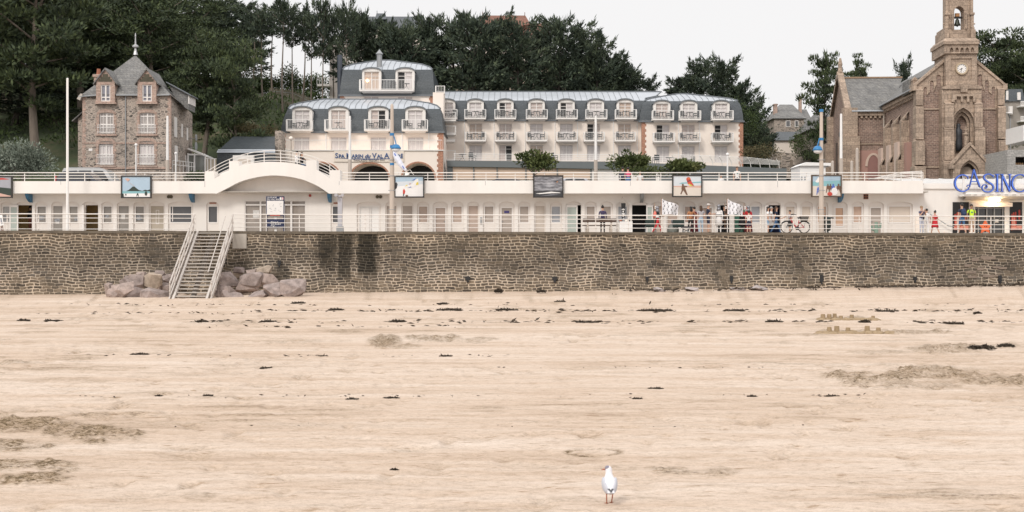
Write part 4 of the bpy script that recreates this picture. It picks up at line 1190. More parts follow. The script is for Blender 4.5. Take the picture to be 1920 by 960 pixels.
for X in np.arange(1266, 1464, 17.8): q.tube([(fx(X, Dt), Dt+.1, fz(fasY(X), Dt)), (fx(X, Dt)-.1, Dt, fz(fasY(X), Dt)+.5), (fx(X, Dt)-.38, Dt-.25, fz(fasY(X), Dt)+.92)], .035, 5)
q.build('terrace_railing', WHITE2, te)
for i, X in enumerate((866, 885, 1010, 1040, 1190, 1232, 1258, 1300)):
    z = fz(fasY(X), Dt)+.02
    put(TBP if i % 2 == 0 else CHP, _tu if i % 2 == 0 else _cu, (fx(X, Dt), Dt+1.2, z), R(40*i), 'dark %s on the railed restaurant terrace, %s from its left end' % ('table' if i % 2 == 0 else 'chair', ordn[i//2]))

# ---------------------------------------------------------------- stone villa
D = 112
vi = thing('stone_villa', 'rubble stone villa with pink granite trim and steep slate pyramid roof', 'house', (fx(238, D), D, 6.3))
vx = lambda X: fx(X, D)
vz = lambda Y: fz(Y, D)
wv = [(186, 213), (262, 290)]
hl = []
for a, c in wv:
    hl.append(archpts(vx(a), vx(c), vz(250), vz(213.5), vz(211), 6)); hl.append(archpts(vx(a-1), vx(c-1), vz(309), vz(267.5), vz(264.5), 6))
q = MB(); q.face(rect(vx(155), vx(320), 6.0, vz(176.5)), hl, D)
for h in hl: q.rim(h, D, D+.2)
dp = 7.6
q.quad((vx(320), D, 6), (vx(320), D+dp, 6), (vx(320), D+dp, vz(196)), (vx(320), D, vz(176.5)))
q.quad((vx(155), D, 6), (vx(155), D+dp, 6), (vx(155), D+dp, vz(176.5)), (vx(155), D, vz(176.5)))
q.quad((vx(155), D+dp, 6), (vx(320), D+dp, 6), (vx(320), D+dp, vz(196)), (vx(155), D+dp, vz(176.5)))
q.build('wall', VILST, vi)
q = MB(); q.box(vx(137.5), vx(155), D+1.2, D+6, 6, vz(220))
q.add([(vx(137.5), D+1.2, vz(220)), (vx(155), D+1.2, vz(220)), (vx(155), D+1.2, vz(203)), (vx(137.5), D+6, vz(220)), (vx(155), D+6, vz(220)), (vx(155), D+6, vz(203))], [(0,1,2),(3,5,4)])
q.build('side_annex', VILST, vi)
q = MB(); q.add([(vx(128), D+.9, vz(224)), (vx(157), D+.9, vz(198.5)), (vx(157), D+6.3, vz(198.5)), (vx(128), D+6.3, vz(224)), (vx(128), D+.9, vz(226)), (vx(157), D+.9, vz(200.5)), (vx(157), D+6.3, vz(200.5)), (vx(128), D+6.3, vz(226))],
        [(0,1,2,3),(4,5,6,7),(0,1,5,4),(1,2,6,5),(2,3,7,6),(3,0,4,7)]); q.build('annex_roof', SLATEO, vi)
# pink granite trim
tq = MB()
def surround(a, c, yb, ys, yt, w=4.5):
    for k in range(int((yb-ys)/5)):
        y = yb-5*k; e = 1.6 if k % 2 else 0
        tq.box(vx(a-w-e), vx(a), D-.03, D+.08, vz(y), vz(y-4.8)); tq.box(vx(c), vx(c+w+e), D-.03, D+.08, vz(y), vz(y-4.8))
    o_ = archpts(vx(a-w), vx(c+w), vz(ys), vz(ys), vz(yt-4.5), 8); 
    o2 = arc((vx(a)+vx(c))/2, vz(ys), (vx(c)-vx(a))/2, vz(yt)-vz(ys), 0, PI, 8)
    tq.prism([(vx(a-w), vz(ys)), (vx(a), vz(ys))]+o2[::-1][1:]+[(vx(c+w), vz(ys))]+arc((vx(a)+vx(c))/2, vz(ys-1), (vx(c+w)-vx(a-w))/2, vz(yt-5)-vz(ys), 0, PI, 8), D-.035, D+.05)
for a, c in wv: surround(a, c, 250, 213.5, 211); surround(a-1, c-1, 309, 267.5, 264.5)
tq.box(vx(155)-.02, vx(320)+.02, D-.05, D+.05, vz(269.5), vz(267.2)); tq.box(vx(153.5), vx(321.5), D-.09, D+.05, vz(317), vz(313.5))
for k in range(27):
    y = 312-5*k; e = 2.2 if k % 2 else 0
    tq.box(vx(154.6), vx(159+e), D-.025, D+.1, vz(y), vz(y-4.7)); tq.box(vx(316-e), vx(320.3), D-.025, D+.3, vz(y), vz(y-4.7))
tq.build('granite_trim', PINKG, vi)
for (a, c) in wv:
    for yb, yt in ((250, 211), (309, 264.5)):
        e = -1 if yb > 300 else 0
        cxx = (vx(a+e)+vx(c+e))/2
        w_ = q = MB(); x0, x1, z0, z1 = vx(a+e), vx(c+e), vz(yb), vz(yt)
        for p0, p1 in ((x0, x0+.1), (x1-.1, x1), (cxx-.06, cxx+.06)): w_.box(p0, p1, D+.12, D+.18, z0, z1)
        for zz in (z0+.02, z0+(z1-z0)*.42, z0+(z1-z0)*.8, z1-.1): w_.box(x0+.1, x1-.1, D+.125, D+.175, zz, zz+.08)
        for s in (.25, .75): w_.box(x0+(x1-x0)*s-.02, x0+(x1-x0)*s+.02, D+.13, D+.17, z0, z1)
        wo_ = w_.build('window', FR, vi, (cxx, D, z0))
        MB().box(x0, x1, D+.18, D+.19, z0, z1).build('pane', CURT2 if yb > 300 else mat('villa_pane', (.42, .38, .36), .2, .3, 2, coat=.6), wo_)
        g_ = MB(); zr = z0+(.72 if yb < 300 else .88)
        for zz in (zr, zr-.22, z0+.1): g_.tube([(x0-.15, D-.12, zz), (x1+.15, D-.12, zz)], .022, 5)
        for i in range(12): x = x0-.1+(x1-x0+.2)*i/11; g_.box(x-.01, x+.01, D-.13, D-.11, z0-.05, zr)
        g_.build('window_guard', WHITE2, wo_)
        MB().box(x0-.3, x1+.3, D-.14, D+.02, z0-.22, z0-.08).build('sill', PINKG, wo_)
MB().box(vx(166.5), vx(173.5), D-.04, D, vz(283), vz(278.5)).build('plaque', FR, vi)
MB().tube([(vx(236), D-.1, vz(335)), (vx(236), D-.1, vz(177))], .045, 6).build('downpipe', GREYM, vi)
# roof: steep pyramid with catslide on the right
apx = P(254, 103, D+3.6)
def V3(X, y, Y): return tuple(P(X, Y, y))
ev = .25
q = MB()
A = V3(152, D-ev, 178); B = V3(318, D-ev, 177); C_ = V3(352, D+dp+.3, 205); E = V3(190, D+dp+.3, 183)
B2 = V3(356, D+4.0, 207)
ap = tuple(apx)
q.tri(A, B, ap); q.tri(A, ap, E); q.tri(E, ap, C_); 
K = (vx(300), D+1.6, vz(150)); 
q.add([B, V3(322, D-ev, 180), B2, C_, ap], [(0, 1, 2, 3, 4)])
under = MB()
q.build('roof', SLATEO, vi)
for nm, pth in (('gutter', [V3(147, D-ev, 181), V3(184, D-ev, 178.5)]), ('gutter', [V3(218, D-ev, 178.5), V3(260, D-ev, 178.5)]), ('gutter', [V3(294, D-ev, 178.5), V3(318, D-ev, 178)])):
    MB().tube(pth, .07, 6).build(nm, GREYM, vi)
q = MB(); q.prism([(vx(146), vz(186)), (vx(153), vz(176)), (vx(157), vz(177)), (vx(152), vz(189))], D-.3, D+dp); q.build('bargeboard', mat('pale_board', (.5, .45, .4), .7, .1), vi)
fin = MB(); fin.lathe([(.22, 0), (.12, .35), (.08, .6), (.28, .7), (.28, .82), (.08, .95), (.05, 1.6), (.07, 1.7), (.02, 2.0)], ap, 10)
fin.build('finial', mat('lead_finial', (.45, .45, .46), .4, .1, metal=.4), vi)
for a, c, cc, pk in ((182.5, 217.5, 200, 131), (260, 295, 277.5, 131.5)):
    g_ = MB()
    wa, wc = cc-9, cc+9
    out_ = [(vx(a), vz(196)), (vx(c), vz(196)), (vx(c), vz(152)), (vx(cc), vz(pk)), (vx(a), vz(152))]
    hole = rect(vx(wa), vx(wc), vz(191), vz(159.5))
    g_.prism(out_, D-.34, D+3.0, [hole], back=False)
    dq = g_.build('gable_dormer', PINKG, vi)
    s_ = MB()
    for wd, y in ((6.5, 150.5), (13, 144.5), (6.5, 139)): pass
    for wd, yb_, yt_ in ((12.5, 154, 149.5), (9, 149.5, 144.8), (4.5, 144.8, 140)): s_.box(vx(cc-wd), vx(cc+wd), D-.37, D-.33, vz(yb_), vz(yt_))
    s_.build('dark_stone_inlay', mat('villa_dark_stone', (.10, .09, .065), .9, .3, 4, .3), dq)
    rq = MB()
    for sgn in (-1, 1):
        xe_ = vx(cc+sgn*22); xm_ = vx(cc)
        rq.add([(xm_, D-.5, vz(pk-3)), (xe_, D-.5, vz(157)), (xe_, D+2.6, vz(157)), (xm_, D+3.6, vz(pk-3)), (xm_, D-.5, vz(pk+.5)), (xe_, D-.5, vz(160)), (xe_, D+2.6, vz(160)), (xm_, D+3.6, vz(pk+.5))],
               [(0,1,2,3),(4,7,6,5),(0,4,5,1),(1,5,6,2),(2,6,7,3)])
    rq.build('dormer_roof', SLATEO, dq)
    w_ = MB(); x0, x1, z0, z1 = vx(wa), vx(wc), vz(191), vz(159.5)
    for p0, p1 in ((x0, x0+.09), (x1-.09, x1), (vx(cc)-.06, vx(cc)+.06)): w_.box(p0, p1, D-.26, D-.18, z0, z1)
    for zz in (z0, z0+.32, z1-.09): w_.box(x0+.09, x1-.09, D-.255, D-.185, zz, zz+.09)
    w_.build('window', FR, dq)
    MB().box(x0, x1, D-.18, D-.17, z0, z1).build('pane', mat('dormer_pane', (.23, .23, .27), .12, .2, 1, coat=.8), dq)
    MB().box(vx(a-2), vx(c+2), D-.42, D+.05, vz(196), vz(192)).build('sill', PINKG, dq)
# right side dormer, windows on the side wall
q = MB(); xs0 = vx(322)
q.add([(vx(318), D+2.6, vz(186)), (vx(340), D+2.6, vz(200)), (vx(340), D+2.6, vz(170)), (vx(300), D+2.6, vz(148)), (vx(318), D+4.8, vz(186)), (vx(340), D+4.8, vz(200)), (vx(340), D+4.8, vz(170)), (vx(300), D+4.8, vz(148))], [(0,1,2,3),(4,7,6,5),(1,5,6,2)])
sdq = q.build('side_dormer', SLATEO, vi)
q = MB(); q.add([(vx(298), D+2.3, vz(146)), (vx(345), D+2.3, vz(171.5)), (vx(345), D+5.1, vz(171.5)), (vx(298), D+5.1, vz(146)), (vx(298), D+2.3, vz(148)), (vx(345), D+2.3, vz(173.5)), (vx(345), D+5.1, vz(173.5)), (vx(298), D+5.1, vz(148))], [(0,1,2,3),(4,7,6,5),(0,4,5,1),(1,5,6,2),(2,6,7,3)]); q.build('dormer_roof', ZINCD, sdq)
MB().box(vx(339), vx(341), D+2.55, D+4.85, vz(188), vz(172)).build('window', FR, sdq)
for y_, Yt, Yb, wd in ((D+1.1, 216, 254, .9), (D+3.5, 224, 250, .5), (D+5.4, 228, 252, .5), (D+1.3, 270, 300, .9), (D+5.0, 282, 305, .7)):
    q = MB(); q.box(vx(320)-.02, vx(320)+.05, y_, y_+wd, vz(Yb), vz(Yt)); q.build('side_window', FR, vi, (vx(320), y_, vz(Yb)))
ch = MB(); ch.box(vx(163.5), vx(175.5), D+1.8, D+2.7, vz(182), vz(139)); ch.box(vx(161.5), vx(177.5), D+1.7, D+2.8, vz(139), vz(134)); co_ = ch.build('chimney', PINKG, vi)
MB().lathe([(.24, 0), (.2, .15), (.16, .55)], (vx(169.5), D+2.25, vz(134)), 8).build('chimney_pot', TERRA, co_)
for X, yy_ in ((349.5, 212), (354, 275)):
    pass
dsh = MB(); dsh.ell((vx(320)+.6, D+6.6, vz(262)), (.1, .42, .42), 10, 6); dsh.tube([(vx(320), D+6.6, vz(264)), (vx(320)+.6, D+6.6, vz(264))], .03, 4); dsh.build('satellite_dish', GREYM, vi)
dsh = MB(); dsh.ell((vx(320)+.6, D+6.6, vz(245)), (.1, .32, .32), 10, 6); dsh.tube([(vx(320), D+6.6, vz(247)), (vx(320)+.6, D+6.6, vz(247))], .03, 4); dsh.build('satellite_dish', GREYM, vi)
q = MB()
for i in range(9):
    t = i/8; q.tube([(vx(320)+.1+1.1*math.sin(t*1.5), D+.3+3.5*t, vz(322)), (vx(320)+.1+1.1*math.sin(t*1.5), D+.3+3.5*t, vz(300))], .025, 4)
for hh in (300, 308): q.tube([(vx(320)+.1+1.1*math.sin(i/8*1.5), D+.3+3.5*i/8, vz(hh)) for i in range(9)], .03, 4)
q.build('porch_railing', WHITE2, vi)
q = MB(); q.box(vx(320), vx(343), D+.2, D+4.5, 6, vz(323)); q.build('porch_base', VILST, vi)
Dc = 117
cs = thing('conservatory', 'small glazed white conservatory at the right side of the stone villa', 'conservatory', (fx(370, Dc), Dc, 6.3))
MB().add([(fx(352, Dc), Dc, fz(277, Dc)), (fx(386, Dc), Dc, fz(291, Dc)), (fx(386, Dc), Dc+3, fz(291, Dc)), (fx(352, Dc), Dc+3, fz(277, Dc)), (fx(352, Dc), Dc, fz(280, Dc)), (fx(386, Dc), Dc, fz(294, Dc)), (fx(386, Dc), Dc+3, fz(294, Dc)), (fx(352, Dc), Dc+3, fz(280, Dc))],
         [(0,1,2,3),(4,7,6,5),(0,4,5,1),(1,5,6,2),(2,6,7,3),(3,7,4,0)]).build('roof', WHITE2, cs)
q = MB()
for X in (352, 364, 384): q.box(fx(X, Dc)-.06, fx(X, Dc)+.06, Dc+.1, Dc+.22, 6.3, fz(287 if X < 380 else 293, Dc))
q.box(fx(352, Dc), fx(384, Dc), Dc+.12, Dc+.2, fz(290, Dc)-.05, fz(288, Dc)); q.build('frame', WHITE2, cs)
MB().box(fx(353, Dc), fx(383, Dc), Dc+.25, Dc+.27, 6.3, fz(291, Dc)).build('glazing', mat('conservatory_glass', (.20, .21, .19), .1, .25, .8, coat=.8), cs)
MB().box(fx(353, Dc), fx(384, Dc), Dc+.3, Dc+3, 6.3, fz(294, Dc)).build('back_wall', CREAM, cs)
sp2 = thing('fence_panel', 'short white framed screen between conservatory and grey slate building', 'fence', (fx(394, Dc), Dc, 6.3))
MB().box(fx(386, Dc), fx(405, Dc), Dc+.1, Dc+.13, 6.3, fz(298, Dc)).build('panel', mat('screen_panel', (.42, .36, .29), .7, .1), sp2)
q = MB(); q.box(fx(386, Dc), fx(405, Dc), Dc+.06, Dc+.16, fz(298, Dc), fz(297, Dc))
for X in (389, 395, 402): q.box(fx(X, Dc)-.04, fx(X, Dc)+.04, Dc+.06, Dc+.16, 6.3, fz(298, Dc))
q.build('frame', WHITE2, sp2)
# grey slate building behind the arch
D = 120
sg = thing('slate_building', 'low dark grey slate roofed building between villa and hotel pavilion', 'building', (fx(460, D), D, 6.3))
q = MB(); q.add([P(408, 283, D), P(516, 283, D), P(516, 256, D+5), P(438, 256, D+5), P(408, 283, D+9)], [(0, 1, 2, 3), (0, 3, 4)]); q.build('roof', SLATE, sg)
MB().add([P(406, 286, D-.2), P(516, 286, D-.2), P(516, 280, D+.3), P(409, 280, D+.3)], [(0, 1, 2, 3)]).build('zinc_edge', ZINC, sg)
q = MB(); q.add([P(404, 345, D), P(520, 345, D), P(516, 286, D), P(408, 286, D)], [(0, 1, 2, 3)]); q.add([P(404, 345, D), P(408, 286, D), P(408, 286, D+9), P(404, 345, D+9)], [(0, 1, 2, 3)]); q.build('slate_wall', SLATE, sg)
q = MB(); q.box(fx(439, D), fx(478, D), D-.6, D, 6.3, fz(292, D)); q.build('white_dormer', WHITE, sg)
MB().box(fx(449, D), fx(472, D), D-.64, D-.6, fz(310, D), fz(299, D)).build('shutter', SH['cream'], sg)
q = MB(); q.box(fx(515.5, D+2), fx(528, D+2), D+2, D+4, 6.3, fz(245, D+2)); q.build('chimney_stack', VILST, sg)
# ---------------------------------------------------------------- church
D = 120.0
cx = lambda X: fx(X, D)
cz = lambda Y: fz(Y, D)
chh = thing('church', 'brown granite church with tall open bell tower, round clock and slate roofs', 'church', (cx(1802), D, 6.3))
G = 6.3
# nave front wall
q = MB(); q.prism([(cx(1722), G), (cx(1884), G), (cx(1884), cz(159)), (cx(1802), cz(91)), (cx(1722), cz(158))], D, D+.8, back=True); q.build('front_wall', CBRICK, chh)
# ashlar dressing under the gable: hanging blind arches, both sides
def gable_dress(sgn):
    X = lambda u: 1802+sgn*u
    pts = [(X(81), 161), (X(30), 117)]
    arches = [(34, 42, 140, 158), (47, 54, 151, 172), (59.5, 65.5, 163, 178)]
    low = [(30, 172)]
    for a, c, top, leg in arches:
        low.append((a, leg))
        for k in range(9):
            t = PI*k/8; low.append(((a+c)/2-(c-a)/2*math.cos(t), top+4-4*math.sin(t)))
        low.append((c, leg))
    low += [(66, 203), (81, 203)]
    poly = [(cx(p[0]), cz(p[1])) for p in pts]+[(cx(X(p[0])), cz(p[1])) for p in low]
    q = MB(); q.prism(poly, D-.12, D+.05); q.build('blind_arcade', ASHLAR, chh)
    q = MB(); q.box(cx(X(34)), cx(X(80)), D-.1, D+.05, cz(206), cz(203)); q.box(cx(X(34)), cx(X(80)), D-.1, D+.05, cz(315), cz(311)); q.build('string_course', ASHLAR, chh)
    cp_ = MB(); cp_.prism([(cx(X(86)), cz(165)), (cx(X(86)), cz(160)), (cx(X(28)), cz(110)), (cx(X(28)), cz(116.5))], D-.3, D+.9); cp_.build('gable_coping', ASHLAR, chh)
    kn = MB(); kn.prism([(cx(X(87)), cz(170)), (cx(X(79)), cz(170)), (cx(X(79)), cz(160)), (cx(X(87)), cz(158))], D-.34, D+.9); kn.build('kneeler', ASHLAR, chh)
    # stepped corner buttress
    q = MB()
    for (a, c, yb, yt, f) in ((68.5, 81, 198, 165, .5), (68, 82, 262, 198, .7), (67.5, 84, 310, 262, .95), (67, 87, 345, 310, 1.2)):
        q.box(cx(X(a)), cx(X(c)), D-f, D+.6, cz(yb) if yb < 345 else G, cz(yt+4))
        q.add([(cx(X(a)), D-f, cz(yt+4)), (cx(X(c)), D-f, cz(yt+4)), (cx(X(c-1)), D, cz(yt-1)), (cx(X(a)), D, cz(yt-1)), (cx(X(c)), D+.6, cz(yt+4)), (cx(X(a)), D+.6, cz(yt+4))], [(0,1,2,3),(1,4,2),(3,5,0)])
    q.build('buttress', ASHLAR, chh)
for s in (-1, 1): gable_dress(s)
# lower tower block with the deep pointed niche
F = D-1.1
q = MB()
nic = pointed(cx(1784), cx(1822), cz(290), cz(232), cz(205), 8)
q.prism([(cx(1765), G), (cx(1837), G), (cx(1837), cz(168)), (cx(1765), cz(168))], F, D+2.5, [nic], back=False)
q.build('tower_base', ASHLAR, chh)
q = MB(); n2 = pointed(cx(1788), cx(1818), cz(290), cz(233), cz(211), 8); n3 = pointed(cx(1794), cx(1814), cz(284), cz(236), cz(217), 8)
q.prism(nic, F+.25, F+.5, [n2], back=False); q.prism(n2, F+.6, F+.9, [n3], back=False)
q.box(cx(1791), cx(1793), F+.45, F+.6, cz(290), cz(234)); q.box(cx(1815), cx(1817), F+.45, F+.6, cz(290), cz(234))
q.build('niche_arch', ASHLAR, chh)
MB().prism(n3, F+1.2, F+1.3).build('niche_panel', mat('pink_infill', (.36, .25, .20), .9, .15, 1.5), chh)
hood = MB(); o_ = pointed(cx(1781.5), cx(1824.5), cz(234), cz(232), cz(202), 8); i_ = pointed(cx(1784), cx(1822), cz(234), cz(232), cz(205), 8)
hood.prism(o_[2:]+i_[2:][::-1], F-.15, F+.05); hood.build('hood_mould', ASHLAR, chh)
stt = MB(); sx = cx(1798.5)
stt.lathe([(.34, 0), (.36, .6), (.30, 1.4), (.34, 1.9), (.16, 2.15), (.19, 2.35), (.17, 2.5), (.03, 2.6)], (sx, F+.6, cz(284)), 12); stt.build('statue', mat('dark_bronze', (.045, .048, .055), .5, .3, 6), chh, smooth=True)
q = MB(); q.lathe([(.25, 0), (.3, .1), (.16, .2), (.16, 1.3), (.28, 1.45), (.28, 1.55)], (cx(1806), F-.45, cz(284)), 8); q.build('pedestal', ASHLAR, chh)
fx2 = MB(); fx2.tube([(cx(1806), F-.45, cz(252)), (cx(1806), F-.45, cz(240))], .07, 5); fx2.tube([(cx(1806)-.25, F-.45, cz(246)), (cx(1806)+.25, F-.45, cz(246))], .06, 5); fx2.tube([(cx(1806), F-.45, cz(277)), (cx(1806), F-.45, cz(250))], .14, 6); fx2.build('stone_cross', ASHLAR, chh)
for a, c in ((1767, 1785), (1822.5, 1842)):
    for sgn, dx0, dx1, yb, yt, f in ((0, 2 if a < 1800 else 0, 0 if a < 1800 else -5, 242, 196, .35), (0, 0, -1 if a > 1800 else 0, 303, 242, .5), (0, -2.5, 1.5, 345, 303, .7)):
        q = MB(); x0, x1 = cx(a+dx0), cx(c+dx1)
        q.box(x0, x1, F-f, F+.1, cz(yb) if yb < 345 else G, cz(yt+3))
        q.add([(x0, F-f-.05, cz(yt+3)), (x1, F-f-.05, cz(yt+3)), (x1, F, cz(yt-2)), (x0, F, cz(yt-2))], [(0,1,2,3)]); q.build('pilaster', ASHLAR, chh)
q = MB()   # stepped machicolation and shoulder
zt = cz(180)
mp_ = [(cx(1781), cz(180))]+[]
xs = [1781, 1786.5, 1786.5, 1790, 1790, 1798, 1798, 1802, 1802, 1809, 1809, 1813, 1813, 1820, 1820, 1825]
ys = [194, 194, 190, 190, 184, 184, 194, 194, 184, 184, 194, 194, 184, 184, 194, 194]
q.prism([(cx(a), cz(b_)) for a, b_ in zip(xs, ys)]+[(cx(1825), cz(180)), (cx(1781), cz(180))], F-.3, F+.02); q.build('corbel_table', ASHLAR, chh)
q = MB(); q.prism([(cx(a), cz(b_)) for a, b_ in ((1765, 170), (1838, 170), (1838, 166), (1829, 163), (1818, 163), (1812, 159), (1798, 159), (1792, 163), (1774, 163), (1765, 166))], F-.16, F+.3); q.box(cx(1798), cx(1810), F-.25, F, cz(176), cz(163)); q.build('shoulder_course', ASHLAR, chh)
# upper tower with the clock
Tf = D-.8
q = MB(); q.prism(rect(cx(1773.6), cx(1830.3), cz(170), cz(87)), Tf, Tf+4.0, [rect(cx(1783), cx(1821), cz(150), cz(112))], back=True); q.build('tower_shaft', ASHLAR, chh)
MB().box(cx(1783), cx(1821), Tf+.12, Tf+.3, cz(150), cz(112)).build('clock_panel', ASHLAR, chh)
q = MB(); cc = (cx(1802.6), cz(131)); rr = .50
q.prism(arc(*cc, .56, .56, 0, 2*PI, 28)[:-1], Tf-.08, Tf+.15, [arc(*cc, .43, .43, 0, 2*PI, 28)[:-1]]); ck = q.build('clock', mat('clock_ring', (.5, .40, .28), .6, .1), chh, (cc[0], Tf, cc[1]))
q = MB(); q.prism(arc(*cc, .43, .43, 0, 2*PI, 28)[:-1], Tf-.02, Tf+.1); q.build('dial', WHITE2, ck)
q = MB()
for k in range(12):
    t = 2*PI*k/12; q.ribbon([(cc[0]+.31*math.sin(t), cc[1]+.31*math.cos(t)), (cc[0]+.39*math.sin(t), cc[1]+.39*math.cos(t))], .04, Tf-.03, Tf-.022)
q.build('hour_marks', BLACK, ck)
for ang, ln, w_ in ((R(245), .24, .06), (R(196), .34, .045)):
    q = MB(); q.ribbon([(cc[0]-.06*math.sin(ang), cc[1]-.06*math.cos(ang)), (cc[0]+ln*math.sin(ang), cc[1]+ln*math.cos(ang))], [w_, w_*.5], Tf-.05, Tf-.035); q.build('clock_hand', BLACK, ck)
q = MB()
ah = [pointed(cx(a), cx(a+6), cz(101), cz(97), cz(92), 4) for a in (1780, 1790, 1799, 1808.5, 1818)]
q.prism(rect(cx(1769.5), cx(1831.5), cz(103), cz(86.5)), Tf-.22, Tf+4.2, ah, back=True); q.build('corbel_arcade', ASHLAR, chh)
q = MB(); q.box(cx(1769), cx(1831), Tf-.1, Tf+4.1, cz(104.5), cz(103)); q.box(cx(1767.5), cx(1833), Tf-.38, Tf+4.35, cz(86.5), cz(80))
q.add([(cx(1767.5), Tf-.38, cz(80)), (cx(1833), Tf-.38, cz(80)), (cx(1828), Tf, cz(74)), (cx(1772), Tf, cz(74)), (cx(1767.5), Tf+4.35, cz(80)), (cx(1833), Tf+4.35, cz(80)), (cx(1828), Tf+4, cz(74)), (cx(1772), Tf+4, cz(74))], [(0,1,2,3),(0,3,7,4),(1,5,6,2),(4,7,6,5)])
q.build('tower_cornice', ASHLAR, chh)
q = MB(); Bf = Tf+.5; Bb = Tf+1.7
op = pointed(cx(1791.7), cx(1810), cz(56.5), cz(23), cz(12.5), 8)
q.prism([(cx(1777), cz(75)), (cx(1823.5), cz(75)), (cx(1823.5), cz(-12)), (cx(1777), cz(-12))], Bf, Bb, [op]); q.build('bell_stage', ASHLAR, chh)
q = MB(); q.prism([(cx(1774), cz(-10)), (cx(1826), cz(-10)), (cx(1824), cz(-16)), (cx(1800.5), cz(-70)), (cx(1776), cz(-16))], Bf-.2, Bb+.2); q.build('tower_gable', ASHLAR, chh)
for sgn in (-1, 1):
    X = lambda u: 1800.3+sgn*u
    q = MB(); q.box(cx(X(20)), cx(X(28.5)), Tf+.1, Tf+3.4, cz(76), cz(58)); q.box(cx(X(21.5)), cx(X(27)), Tf+.2, Tf+3.2, cz(58), cz(53)); q.box(cx(X(20.5)), cx(X(26)), Bf-.25, Bf+.2, cz(53), cz(30)); q.box(cx(X(19)), cx(X(27)), Bf-.35, Bf+.25, cz(30), cz(26)); q.box(cx(X(20)), cx(X(25)), Bf-.2, Bf+.2, cz(26), cz(-10)); q.build('pier', ASHLAR, chh)
    q = MB(); q.tube([(cx(X(25.5)), Tf+.5, cz(53)), (cx(X(25.5)), Tf+.5, cz(42))], .08, 5); q.tube([(cx(X(25.5))-.2, Tf+.5, cz(46)), (cx(X(25.5))+.2, Tf+.5, cz(46))], .07, 5); q.build('stone_cross', ASHLAR, chh)
    q = MB(); q.tube([(cx(X(12.5)), Bf-.12, cz(56)), (cx(X(12.5)), Bf-.12, cz(26))], .09, 6); q.build('colonnette', ASHLAR, chh)
bl = MB(); bc = (cx(1800.5), Bf+.6, cz(47))
bl.lathe([(.31, 0), (.28, .1), (.2, .32), (.18, .5), (.11, .6), (.03, .66)], bc, 14); bl.tube([(bc[0], bc[1], bc[2]+.05), (bc[0], bc[1], bc[2]-.12)], .06, 6)
bo = bl.build('bell', mat('bell_bronze', (.05, .055, .045), .45, .3, 5, metal=.5), chh, smooth=True)
MB().box(bc[0]-.2, bc[0]+.2, bc[1]-.12, bc[1]+.12, bc[2]+.84, bc[2]+1.15).build('headstock', mat('headstock_wood', (.42, .22, .10), .7, .15), bo)
MB().box(bc[0]-.44, bc[0]+.44, bc[1]-.08, bc[1]+.08, bc[2]+.66, bc[2]+.84).build('yoke', BLACK, bo)
# portal
Pf = F-1.5
q = MB(); dh = pointed(cx(1789), cx(1824), G, cz(330), cz(304), 8)
q.prism([(cx(1777), G), (cx(1840), G), (cx(1840), cz(312)), (cx(1806), cz(275)), (cx(1777), cz(312))], Pf, F, [dh], back=False); q.build('portal', ASHLAR, chh)
q = MB(); dh2 = pointed(cx(1792), cx(1821), G, cz(331), cz(309), 8); q.prism(dh, Pf+.3, Pf+.6, [dh2], back=False); q.build('portal_arch', ASHLAR, chh)
for sgn in (-1, 1):
    X = lambda u: 1807+sgn*u
    q = MB(); q.prism([(cx(X(36)), cz(318)), (cx(X(36)), cz(311)), (cx(X(0)), cz(271.5)), (cx(X(0)), cz(277.5))], Pf-.2, Pf+.4); q.box(cx(X(29)), cx(X(38)), Pf-.22, Pf+.5, cz(320), cz(313)); q.build('portal_coping', ASHLAR, chh)
q = MB(); q.prism(dh2, F-.5, F-.4); tp = q.build('tympanum', mat('tympanum_stone', (.16, .125, .10), .9, .2), chh)
q = MB(); q.prism(arc(cx(1806), cz(326), .55, .55, 0, 2*PI, 16)[:-1], F-.62, F-.5); q.build('roundel', mat('roundel_stone', (.52, .42, .34), .8, .3, 5), tp)
# nave body: left side wall towards the transept
xl = cx(1722)+.25; xr = cx(1884)-.25; yT = 133.8; nb = 168.0
ze = cz(160); zr = cz(93)
q = MB()
q.quad((xl, D+.6, G), (xl, yT, G), (xl, yT, ze), (xl, D+.6, ze)); q.quad((xr, D+.6, G), (xr, nb, G), (xr, nb, ze), (xr, D+.6, ze)); q.build('nave_wall', CBRICK, chh)
q = MB(); xm = (xl+xr)/2
q.add([(xl-.45, D+.3, ze-.25), (xm, D+.3, zr), (xm, nb, zr), (xl-.45, nb, ze-.25), (xr+.45, D+.3, ze-.25), (xr+.45, nb, ze-.25)], [(0,1,2,3),(1,4,5,2)]); q.build('nave_roof', SLATEO, chh)
q = MB(); q.box(xl-.3, xl, D+.8, yT, ze-.75, ze-.35); 
for i in range(22): y = D+1.2+i*.57; q.box(xl-.24, xl, y, y+.24, ze-1.05, ze-.75)
q.build('corbel_cornice', ASHLAR, chh)
MB().tube([(xl-.55, D+.4, ze-.3), (xl-.55, yT, ze-.3)], .09, 6).build('gutter', ZINC, chh)
